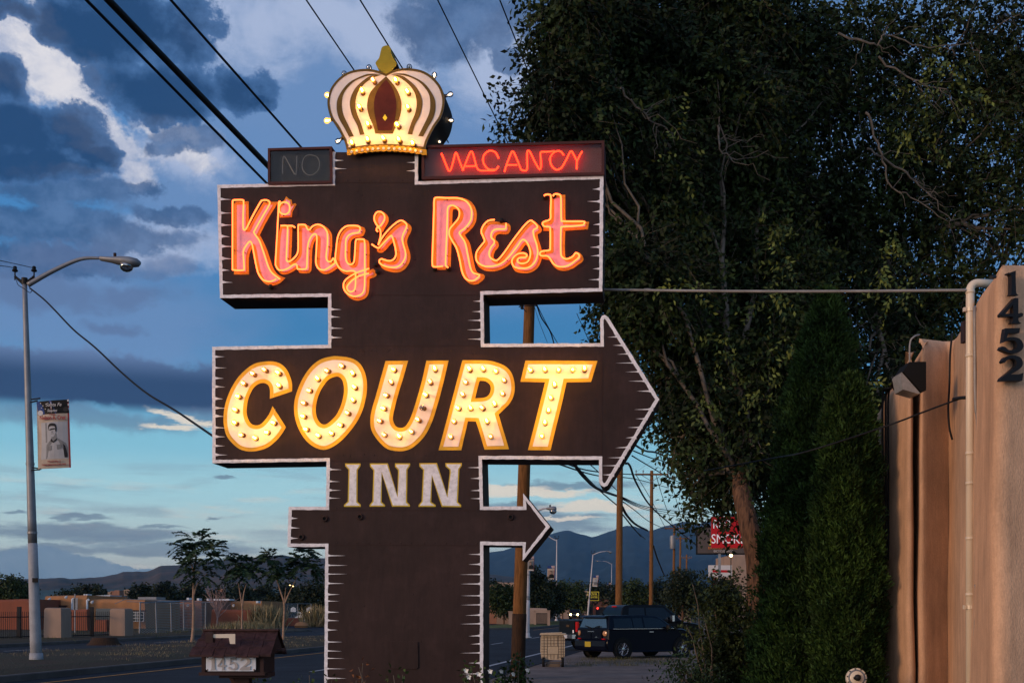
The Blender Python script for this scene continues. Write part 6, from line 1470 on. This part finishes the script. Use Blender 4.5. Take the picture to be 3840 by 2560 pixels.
def det3(t):
    fbox(t,'awning','teal',2167,2253,2196,2270,221,2); 
    for x in (2235,2258): fbox(t,'roof_beam','boxwood',x-2,2262,x+2,2266,227.5,.4)
    fbox(t,'doorway','windowdark',2235,2275,2265,2305,227.5,.3); fbox(t,'doorway','windowdark',2210,2273,2222,2300,227.5,.3)
    q=W(2241,2279,227); l=MB(); l.lathe([(.01,-.25),(.2,0),(.01,.25)],q,(0,0,1),8); l.build('lit_red_lamp',M['redglow'],t)
    fbox(t,'roof_unit','galv',2173,2240,2188,2250,234,2)
house('adobe restaurant with a tall pylon wall behind the yellow lettered sign',[(2190,2213,2206,2320,226,1.2,'tanwall'),(2137,2243,2284,2320,228,10,'adobe3')],name='flat_roof_building',catg='building',details=det3)
house('dark small shop with a vertical white sign beyond the road',[(2107,2236,2137,2320,224,8,'tanwall')],name='flat_roof_building',catg='building',details=lambda t:fbox(t,'white_sign','signwhite',2122,2244,2125,2262,223.6,.2))
house('pale building behind the bicycle shop sign',[(2745,2078,2850,2300,150,12,'tanwall')],name='flat_roof_building',catg='building')
house('small pale shed between shrub and distant car',[(2562,2288,2592,2312,150,4,'tanwall')],name='shed',catg='shed')
for (a,b,c_,lab) in ((1907,2293,1925,'left stucco pillar of the white gate'),(2002,2290,2010,'middle stucco pillar of the white gate'),(2052,2290,2062,'right stucco pillar of the white gate beside a lamp')):
    D=112; t=thing('gate_pillar',lab,'pillar',(X_((a+c_)/2,D),D,0),group='pillars of the far gate')
    m=MB(); m.box((X_((a+c_)/2,D),D,Z_(b,D)/2),(X_(c_,D)-X_(a,D),.8,Z_(b,D))); m.box((X_((a+c_)/2,D),D,Z_(b,D)+.04),(X_(c_,D)-X_(a,D)+.1,.9,.08)); m.build('shaft',M['tanwall'],t)
t=thing('iron_gate','dark iron railing between far stucco pillars right of the timber pole','railing',(X_(2031,112),112,0))
m=MB()
for k in range(17): x=X_(2011+k*2.5,112); m.tube([(x,112,0),(x,112,Z_(2297,112))],.02,4)
m.box((X_(2031,112),112,Z_(2299,112)),(1.1,.04,.05)); m.box((X_(2031,112),112,.3),(1.1,.04,.05)); m.build('bars',M['darkmetal'],t)
# foreground iron fence and pillars of the left yard
def pillar(lab,px0,px1,ty,by):
    g=G((px0+px1)/2,by); D=g.y; w=(px1-px0)/F*D; zt=Z_(ty,D); t=thing('gate_pillar',lab,'pillar',(g.x,D,0),R(-10),group='pillars of the left yard fence')
    m=MB(True); h=w/2; vs=[]
    for z,e in ((0,0),(zt-.12,-.02),(zt-.03,-.05),(zt,-.14)): vs+=[(-h-e,-h-e,z),(h+e,-h-e,z),(h+e,h+e,z),(-h-e,h+e,z)]
    m.add(vs,[(j*4+i,j*4+(i+1)%4,(j+1)*4+(i+1)%4,(j+1)*4+i) for j in range(3) for i in range(4)]+[(12,13,14,15)]); m.build('shaft',M['tanwall'],t,True)
pillar('square stucco pillar right of the near street lamp',181,252,2277,2404); pillar('square stucco pillar at the right end of the iron fence',424,487,2280,2396)
def ironfence(lab,px0,px1,by0,by1,ty,posts):
    g0,g1=G(px0,by0),G(px1,by1); t=thing('iron_fence',lab,'fence',tuple((g0+g1)/2),group='black iron fence panels')
    zt=1.55; m=MB(); n_=int((g1-g0).length/.15)
    for k in range(n_+1):
        q=g0.lerp(g1,k/n_); m.tube([q+Vector((0,0,.12)),q+Vector((0,0,zt))],.014,4)
    m.build('bars',M['darkmetal'],t); r_=MB()
    for z in (.28,1.28): r_.tube([g0+Vector((0,0,z)),g1+Vector((0,0,z))],.025,4)
    r_.build('rail',M['darkmetal'],t)
    for f in posts: q=g0.lerp(g1,f); p=MB(); p.box((q.x,q.y,.9),(.17,.17,1.8)); p.build('post',M['darkmetal'],t)
ironfence('black iron fence panel left of the first stucco pillar',-80,182,2412,2402,2290,(.56,))
ironfence('black iron fence panel between the two stucco pillars',252,424,2402,2396,2290,(.52,))
ironfence('short black iron fence end against the first pillar',186,207,2396,2394,2290,(.95,)) 
# chain-link cages
def cl_mat():
    m=bpy.data.materials.new('chain link mesh'); m.use_nodes=True; nt=m.node_tree; N=nt.nodes; L=nt.links; b=N['Principled BSDF']; b.inputs['Base Color'].default_value=(.25,.26,.27,1); b.inputs['Roughness'].default_value=.5
    tc=N.new('ShaderNodeTexCoord'); out=N['Material Output']
    res=[]
    for s in (1,-1):
        mp=N.new('ShaderNodeMapping'); mp.inputs['Rotation'].default_value=(0,R(45*s),0); mp.inputs['Scale'].default_value=(1,1,1); L.new(tc.outputs['Object'],mp.inputs[0])
        w=N.new('ShaderNodeTexWave'); w.inputs['Scale'].default_value=4.2; w.bands_direction='X'; L.new(mp.outputs[0],w.inputs[0])
        g=N.new('ShaderNodeMath'); g.operation='GREATER_THAN'; g.inputs[1].default_value=.94; L.new(w.outputs['Fac'],g.inputs[0]); res.append(g)
    mx=N.new('ShaderNodeMath'); mx.operation='MAXIMUM'; L.new(res[0].outputs[0],mx.inputs[0]); L.new(res[1].outputs[0],mx.inputs[1])
    L.new(mx.outputs[0],b.inputs['Alpha']); return m
M['chain']=cl_mat()
t=thing('chain_link_fence','grey chain-link enclosure with many posts before the adobe houses','fence',tuple(G(640,2386)))
ps=[(523,2386,2258),(588,2384,2254),(643,2380,2256),(690,2376,2252),(770,2370,2258),(768,2350,2262),(905,2350,2262),(985,2344,2264),(1118,2342,2262),(1165,2341,2262)]
for (x,by,ty) in ps:
    g=G(x,by); m=MB(); m.tube([g,W(x+random.uniform(-4,4),ty,g.y)],.045,6); m.build('post',M['galv'],t)
m=MB()
for (a,b) in ((0,1),(1,2),(2,3),(3,4),(5,6),(6,7),(7,8),(8,9),(0,2),(1,3)):
    A_,B_=ps[a],ps[b]; m.tube([W(A_[0],A_[2],G(A_[0],A_[1]).y),W(B_[0],B_[2],G(B_[0],B_[1]).y)],.028,5)
for (x0,y0,x1,y1,D) in ((430,2263,470,2245,75),(470,2245,800,2258,80),(476,2254,690,2262,78),(612,2250,540,2262,72)): m.tube([W(x0,y0,D),W(x1,y1,D)],.022,4)
m.build('rail',M['galv'],t)
for (a,b) in ((0,1),(1,2),(2,3),(3,4),(6,7),(7,8)):
    A_,B_=ps[a],ps[b]; p,q=G(A_[0],A_[1]),G(B_[0],B_[1]); r1,r2=W(A_[0],A_[2],p.y),W(B_[0],B_[2],q.y); m=MB(); m.add([p,q,r2,r1],[(0,1,2,3)]); m.build('mesh_panel',M['chain'],t)
# hoops, lamps, cars in the far lot
for (px,lab) in ((1100,'left white backboard with a dark curved stand in the far yard'),(1160,'right white backboard with a dark curved stand in the far yard')):
    D=130; t=thing('basketball_hoop',lab,'basketball hoop',(X_(px,D),D,0),group='backboards in the far yard')
    m=MB(); a=W(px-22,2310,D);b=W(px-20,2290,D);c=W(px,2286,D); m.tube([Vector((a.x,D,0)),a,b,c],.06,6); m.build('stand',M['darkmetal'],t)
    m=MB(); q=W(px,2283,D-.1); m.prism([[(q.x-.3,q.z-.3),(q.x+.3,q.z-.3),(q.x+.3,q.z+.1),(q.x,q.z+.28),(q.x-.3,q.z+.1)]],lambda u,v,w:(u,D-.1+w,v),0,.06); m.build('backboard',M['roofwhite'],t)
for (px,py,w,lab) in ((1015,2270,14,'first white car roof in the far lot behind the mesh'),(1050,2271,16,'second white car roof in the far lot beside the twin-stem sapling'),(1130,2312,26,'white car low in the far lot near the backboards')):
    D=150; g=W(px,py,D); 
    m=MB(); L_=w/F*D*1.0
    P=[(-L_*.5,.25),(-L_*.5,.75),(-L_*.3,.85),(-L_*.15,1.4),(L_*.2,1.4),(L_*.38,.85),(L_*.5,.75),(L_*.5,.25)]; z0=0
    m.prism([[(g.x+u*1.6,v) for u,v in P]],lambda u,v,w_:(u,D+w_,v),-.8,.8); tag(m.build('parked_car',M['roofwhite']),lab,'car','cars in the far lot')
for (px,py,s,lab) in ((1087,2194,.09,'left one of a pair of tiny warm lights below the hills'),(1098,2195,.09,'right one of a pair of tiny warm lights below the hills'),(1163,2295,.08,'small amber light beside the right backboard'),(1225,2220,.06,'tiny white lamp at the sign column edge')):
    D=200 if py<2250 else 131; q=W(px,py,D); lt=thing('yard_lamp',lab,'lamp',(q.x,q.y,0),group='small lights in the distance'); m=MB(); m.lathe([(.01,-s*2),(s*2,0),(.01,s*2)],q,(0,0,1),8); m.build('globe',M['lampwarm'],lt); m=MB(); m.tube([(q.x,q.y,0),(q.x,q.y,q.z)],.04,5); m.build('post',M['darkmetal'],lt)
# boulder, stump, road sign back
g=G(1130,2352); m=MB(); m.lathe([(.6,0),(.7,.2),(.5,.45),(.12,.55)],(g.x,g.y,0),(0,0,1),9); tag(m.build('boulder',M['adobe2'],smooth=True),'tan boulder beside the straw grass at the side street','rock')
g=G(392,2430); m=MB(); m.lathe([(.75,0),(.6,.12),(.52,.28),(.48,.32),(.1,.30)],(g.x,g.y,.15),(0,0,1),9); st=m.build('tree_stump',M['tar'],smooth=True); tag(st,'low dark tree stump on the median','stump')
D=70; t=thing('road_sign','small grey sign board seen from behind near the orange adobe','sign',(X_(281,D),D,0)); m=MB(); m.box((X_(281,D),D,Z_(2225,D)/2),(.06,.06,Z_(2225,D))); m.build('post',M['galv'],t)
m=MB(); m.prism([[(X_(a,D),Z_(b,D)) for a,b in ((274,2243),(292,2240),(291,2285),(275,2286))]],lambda u,v,w:(u,D+w,v),-.03,-.005); m.build('sign_board',M['galv'],t)
D=85; m=MB()
for (px,py,wd) in ((430,2300,30),): pass
# distant houses on the slope
for i,(px,py,w_) in enumerate([(440,2212,40),(480,2208,30),(540,2205,26),(830,2208,24),(700,2203,22),(960,2206,26),(1075,2206,30),(420,2216,24)]):
    D=430+i*9; x0,x1=X_(px-w_/2,D),X_(px+w_/2,D); z=Z_(py,D); m=MB(); m.box(((x0+x1)/2,D,z-1.4),((x1-x0)*.8,5,2.2)); m.box(((x0+x1)/2+.8,D-.2,z-1.1),((x1-x0)*.45,5,2.2)); tag(m.build('distant_house',M['tanwall'] if i%3 else M['adobe3']),
     ['pale house roof on the slope right of the near lamp','tan little house on the slope above the long adobe roof','white little house on the slope left of the tallest sapling','tan little house on the slope by the bare tree','pale little house behind the tallest sapling leaves','tan little house between saplings on the slope','pale little house below the warm light pair','lowest tan house on the slope right of the near lamp'][i],'house','houses dotted on the slope')

# ---------------------------------------------------------------- sky
w=bpy.data.worlds.new('World'); SC.world=w; w.use_nodes=True; nt=w.node_tree; N=nt.nodes; L=nt.links; N.clear()
out_=N.new('ShaderNodeOutputWorld'); bg=N.new('ShaderNodeBackground'); L.new(bg.outputs[0],out_.inputs[0])
tc=N.new('ShaderNodeTexCoord'); sx=N.new('ShaderNodeSeparateXYZ'); L.new(tc.outputs['Generated'],sx.inputs[0])
def mth(op,a,b=None,clamp=False):
    n=N.new('ShaderNodeMath'); n.operation=op; n.use_clamp=clamp
    for i,v in enumerate((a,b)):
        if v is None: continue
        if isinstance(v,(int,float)): n.inputs[i].default_value=v
        else: L.new(v,n.inputs[i])
    return n.outputs[0]
az=mth('ARCTAN2',sx.outputs[0],sx.outputs[1]); el=mth('ARCSINE',sx.outputs[2])
cv=N.new('ShaderNodeCombineXYZ'); L.new(az,cv.inputs[0]); L.new(el,cv.inputs[1]); COORD=cv.outputs[0]
def AE(px,py): a=math.atan((px-CX)/F); return a, math.atan((HY-py)/F*math.cos(a))
def noise(scale,detail=6,rough=.6,stretch=(1,1,1),seed=0,src=None,dist=0):
    mp=N.new('ShaderNodeMapping'); mp.inputs['Scale'].default_value=stretch; mp.inputs['Location'].default_value=(seed,seed*.7,seed*.3); L.new(src or COORD,mp.inputs[0])
    n=N.new('ShaderNodeTexNoise'); n.inputs['Scale'].default_value=scale; n.inputs['Detail'].default_value=detail; n.inputs['Roughness'].default_value=rough; n.inputs['Distortion'].default_value=dist; L.new(mp.outputs[0],n.inputs['Vector']); return n
def warp(amp,scale,seed,stretch=(1,1,1)):
    n=noise(scale,9,.66,stretch,seed); v=N.new('ShaderNodeVectorMath'); v.operation='SUBTRACT'; L.new(n.outputs['Color'],v.inputs[0]); v.inputs[1].default_value=(.5,.5,.5)
    s=N.new('ShaderNodeVectorMath'); s.operation='SCALE'; L.new(v.outputs[0],s.inputs[0]); s.inputs['Scale'].default_value=amp
    a=N.new('ShaderNodeVectorMath'); a.operation='ADD'; L.new(COORD,a.inputs[0]); L.new(s.outputs[0],a.inputs[1]); return a.outputs[0]
def blobs(lst,src):
    acc=None
    for (px,py,rx,ry,*rot) in lst:
        a,e=AE(px,py); mp=N.new('ShaderNodeMapping'); mp.vector_type='TEXTURE'; mp.inputs['Location'].default_value=(a,e,0); mp.inputs['Scale'].default_value=(rx/F,ry/F,1)
        if rot: mp.inputs['Rotation'].default_value=(0,0,R(rot[0]))
        L.new(src,mp.inputs[0]); g=N.new('ShaderNodeTexGradient'); g.gradient_type='SPHERICAL'; L.new(mp.outputs[0],g.inputs[0])
        acc=g.outputs['Fac'] if acc is None else mth('MAXIMUM',acc,g.outputs['Fac'])
    return acc
def sstep(v,lo,hi):
    m=N.new('ShaderNodeMapRange'); m.interpolation_type='SMOOTHSTEP'; m.inputs[1].default_value=lo; m.inputs[2].default_value=hi; L.new(v,m.inputs[0]); return m.outputs[0]
def mix(f,a,b):
    m=N.new('ShaderNodeMix'); m.data_type='RGBA'
    for i,v in ((0,f),(6,a),(7,b)):
        if isinstance(v,(int,float)): m.inputs[i].default_value=v
        elif isinstance(v,tuple): m.inputs[i].default_value=(*v,1)
        else: L.new(v,m.inputs[i])
    return m.outputs[2]
def s2l(r,g,b): return tuple(((c/255+.055)/1.055)**2.4 if c>10 else c/255/12.92 for c in (r,g,b))
def lay(b,n,k): return mth('ADD',b,mth('MULTIPLY',mth('MULTIPLY',mth('SUBTRACT',n,.5),k),sstep(b,0,.3)))
# clear sky by height
e0=AE(CX,HY)[1]
cr_=N.new('ShaderNodeValToRGB'); cr_.color_ramp.interpolation='EASE'; els=cr_.color_ramp.elements
stops=[(2288,s2l(178,182,180)),(2150,s2l(186,190,186)),(2020,s2l(196,218,216)),(1850,s2l(172,218,228)),(1680,s2l(138,200,222)),(1500,s2l(90,158,204)),(1250,s2l(66,130,182)),(950,s2l(70,132,190)),(600,s2l(84,134,190)),(0,s2l(84,126,178)),(-4000,s2l(60,90,140))]
def elv(py): return AE(CX,py)[1]
emx=1.0
els[0].position=elv(stops[0][0])/emx; els[0].color=(*stops[0][1],1); els[1].position=min(1,elv(stops[-1][0])/emx); els[1].color=(*stops[-1][1],1)
for py,c in stops[1:-1]: e=els.new(elv(py)/emx); e.color=(*c,1)
L.new(mth('MAXIMUM',el,0.0),cr_.inputs[0]); col=cr_.outputs[0]
wv=warp(.06,8,3); wv2=warp(.045,16,8); wv3=warp(.025,40,9)
fbm=noise(16,12,.66,(1,1.35,1),5,dist=.25).outputs['Fac']; fbm2=noise(34,10,.64,(1,1.2,1),12).outputs['Fac']; fbm3=noise(13,12,.68,(1,1.5,1),27,dist=.3).outputs['Fac']
soft=noise(7,6,.55,(1,1.6,1),20).outputs['Fac']
# a) broad lilac veil in the upper half
veil=lay(blobs([(1300,300,1300,650),(2100,300,900,600),(700,700,900,350,-8),(300,1150,900,300),(1700,900,900,450),(3000,600,1400,900),(600,-300,1500,500),(250,1050,500,160)],wv),soft,1.3)
col=mix(mth('MULTIPLY',sstep(veil,.1,.75),.8),col,s2l(112,144,190))
veil2=lay(blobs([(1000,130,480,230),(1450,140,420,260),(1880,330,280,180),(700,620,280,120,-20),(620,900,420,130),(1900,200,230,200),(1250,60,500,120),(1290,90,200,90),(800,560,250,90,-30)],wv),fbm3,1.7)
col=mix(mth('MULTIPLY',sstep(veil2,.12,.85),.85),col,s2l(176,190,220))
# b) bright broken white cloud
wh=lay(blobs([(50,170,250,200),(180,290,240,160),(330,330,170,140,-25),(300,450,160,110),(430,530,200,100,-25),(60,60,150,120),(200,650,200,40),(600,480,160,50,-15),(480,610,190,80,-30),(230,640,200,40),(720,610,150,50)],wv2),fbm2,1.9)
col=mix(mth('MULTIPLY',sstep(wh,.12,.62),.95),col,mix(sstep(fbm3,.35,.62),s2l(172,182,208),s2l(232,229,233)))
# c) dark heavy clouds
dk=lay(blobs([(600,330,330,150),(460,100,350,160),(700,110,180,150),(920,330,170,120),(990,380,80,60),(640,410,230,80),(240,60,200,110),(380,170,180,90),(70,500,280,140),(20,330,130,110),(250,490,190,120),(340,570,130,70),(80,590,380,100),(60,30,160,60)],wv2),fbm,1.35)
dk2_=lay(blobs([(230,720,440,90),(520,700,180,45),(280,860,620,90),(660,800,240,50),(120,960,400,70),(1630,120,220,140,-15),(1760,50,340,130),(1900,230,90,80),(2080,60,260,130),(700,520,200,60),(600,560,110,40)],wv2),fbm3,1.5)
dk2=mth('ADD',dk2_,mth('MULTIPLY',mth('MULTIPLY',mth('SUBTRACT',fbm2,.5),.7),sstep(dk2_,.0,.2))); m2=sstep(dk2,.14,.48); col=mix(mth('MULTIPLY',m2,.85),col,mix(sstep(fbm2,.35,.7),s2l(56,88,132),s2l(90,120,164)))
m1=sstep(mth('ADD',dk,mth('MULTIPLY',mth('SUBTRACT',fbm2,.5),.75)),.18,.36); col=mix(mth('MULTIPLY',m1,.95),col,mix(sstep(mth('ADD',dk,mth('MULTIPLY',mth('SUBTRACT',fbm2,.5),.8)),.2,.75),s2l(72,110,160),s2l(32,68,112)))
# lighter grey lumps along mid-left
ml=lay(blobs([(150,1080,420,110),(480,1100,250,70),(250,960,350,70),(420,1230,150,40),(620,1010,200,60)],wv2),fbm2,1.2)
col=mix(mth('MULTIPLY',sstep(ml,.15,.75),.6),col,s2l(92,112,152))
# d) the flat-bottomed bank behind the lamp
bl_=lay(blobs([(250,1420,620,130),(700,1450,420,120),(0,1430,400,130),(520,1400,260,90)],wv2),fbm,.9)
inb=sstep(bl_,.12,.40)
basecut=sstep(el,elv(1600),elv(1545)); inb=mth('MULTIPLY',inb,basecut)
col=mix(inb,col,mix(sstep(el,elv(1480),elv(1330)),s2l(48,74,112),s2l(112,138,182)))
lb=lay(blobs([(330,1570,600,70),(820,1560,300,60)],wv2),soft,.8); col=mix(mth('MULTIPLY',sstep(lb,.1,.6),.55),col,s2l(96,110,140))
# e) thin streaks low down
st1=noise(9,8,.6,(1,9,1),31,dist=.3).outputs['Fac']; st2=noise(14,8,.62,(1,7,1),44).outputs['Fac']
low=mth('MULTIPLY',sstep(el,elv(2300),elv(2150)),mth('SUBTRACT',1.0,sstep(el,elv(1900),elv(1640))))
col=mix(mth('MULTIPLY',mth('MULTIPLY',sstep(st1,.46,.66),low),.42),col,s2l(132,142,160))
col=mix(mth('MULTIPLY',mth('MULTIPLY',sstep(st2,.53,.70),mth('MULTIPLY',sstep(el,elv(2260),elv(2150)),mth('SUBTRACT',1.0,sstep(el,elv(2000),elv(1700))))),.5),col,s2l(232,220,206))
gr=lay(blobs([(2000,1960,420,55),(1960,1900,200,40),(350,2000,520,50),(650,2060,600,45),(180,2060,320,30),(600,1975,160,14),(2150,1820,350,25),(900,2110,400,20),(60,1925,60,12),(320,1940,150,18),(230,1950,60,12),(850,1790,60,12),(800,1945,40,8)],warp(.02,30,17,(1,3,1))),st1,1.1)
col=mix(mth('MULTIPLY',sstep(gr,.12,.6),.7),col,s2l(104,120,142))
cw=lay(blobs([(2030,1850,330,22),(1900,1835,260,28),(2250,1900,330,26),(700,1575,240,22,-14),(640,1600,160,20),(2100,1940,200,12)],warp(.02,30,23,(1,3,1))),st2,1.2)
col=mix(mth('MULTIPLY',sstep(cw,.10,.55),.9),col,s2l(238,226,208))
# f) cumulus bank on the left horizon
cm=lay(blobs([(60,2150,180,90),(170,2130,140,90),(300,2150,150,80),(440,2165,120,55),(540,2165,90,40),(0,2170,300,70)],warp(.012,60,29)),noise(60,8,.6,(1,1,1),51).outputs['Fac'],.5)
col=mix(mth('MULTIPLY',sstep(cm,.10,.20),.95),col,mix(fbm2,s2l(92,120,146),s2l(142,160,178)))
# dusk glow of the western sky behind the photographer lights the fronts
W_=Vector((-.55,-.83,.12)).normalized()
dt=N.new('ShaderNodeVectorMath'); dt.operation='DOT_PRODUCT'; L.new(tc.outputs['Generated'],dt.inputs[0]); dt.inputs[1].default_value=W_
glow=sstep(dt.outputs['Value'],.0,1.0)
ad=N.new('ShaderNodeVectorMath'); ad.operation='ADD'
sc_=N.new('ShaderNodeVectorMath'); sc_.operation='SCALE'; sc_.inputs[0].default_value=(1.0,.90,.92); L.new(mth('MULTIPLY',glow,GLOW),sc_.inputs['Scale'])
L.new(col,ad.inputs[0]); L.new(sc_.outputs[0],ad.inputs[1])
gd=sstep(sx.outputs[2],-.08,-.005)
fin=mix(gd,(.03,.03,.03),ad.outputs[0])
L.new(fin,bg.inputs[0]); bg.inputs[1].default_value=1.0

sun=bpy.data.lights.new('sun','SUN'); sun.energy=SUN; sun.angle=R(14); sun.color=(1,.60,.33)
so=bpy.data.objects.new('sun',sun); COL.objects.link(so); so.rotation_euler=Vector((.83,.54,-.17)).to_track_quat('-Z','Y').to_euler()
# haze
if HAZE>0:
    hz=bpy.data.materials.new('dusk haze'); hz.use_nodes=True; n2=hz.node_tree; n2.nodes.clear(); o2=n2.nodes.new('ShaderNodeOutputMaterial'); pv=n2.nodes.new('ShaderNodeVolumePrincipled'); pv.inputs['Color'].default_value=(.26,.56,.9,1); pv.inputs['Density'].default_value=HAZE; pv.inputs['Anisotropy'].default_value=.1; n2.links.new(pv.outputs[0],o2.inputs['Volume'])
    m=MB(); m.box((0,4600,345),(18000,11000,700)); tag(m.build('haze',hz),kind='stuff')

# ---------------------------------------------------------------- camera and settings
cam=bpy.data.cameras.new('camera'); co_=bpy.data.objects.new('camera',cam); COL.objects.link(co_)
co_.location=(0,0,CZ); co_.rotation_euler=(R(90),0,0); cam.sensor_width=36; cam.lens=36*F/3840; cam.shift_y=(HY-1280)/3840; cam.clip_end=30000; cam.clip_start=.1
SC.camera=co_
SC.view_settings.view_transform='Standard'; SC.view_settings.look='None'; SC.view_settings.exposure=0; SC.view_settings.gamma=1
SC.render.engine='CYCLES'; c=SC.cycles; c.use_denoising=True; c.max_bounces=5; c.diffuse_bounces=2; c.glossy_bounces=2; c.transmission_bounces=4; c.transparent_max_bounces=12; c.volume_bounces=0; c.caustics_reflective=False; c.caustics_refractive=False; c.sample_clamp_indirect=4
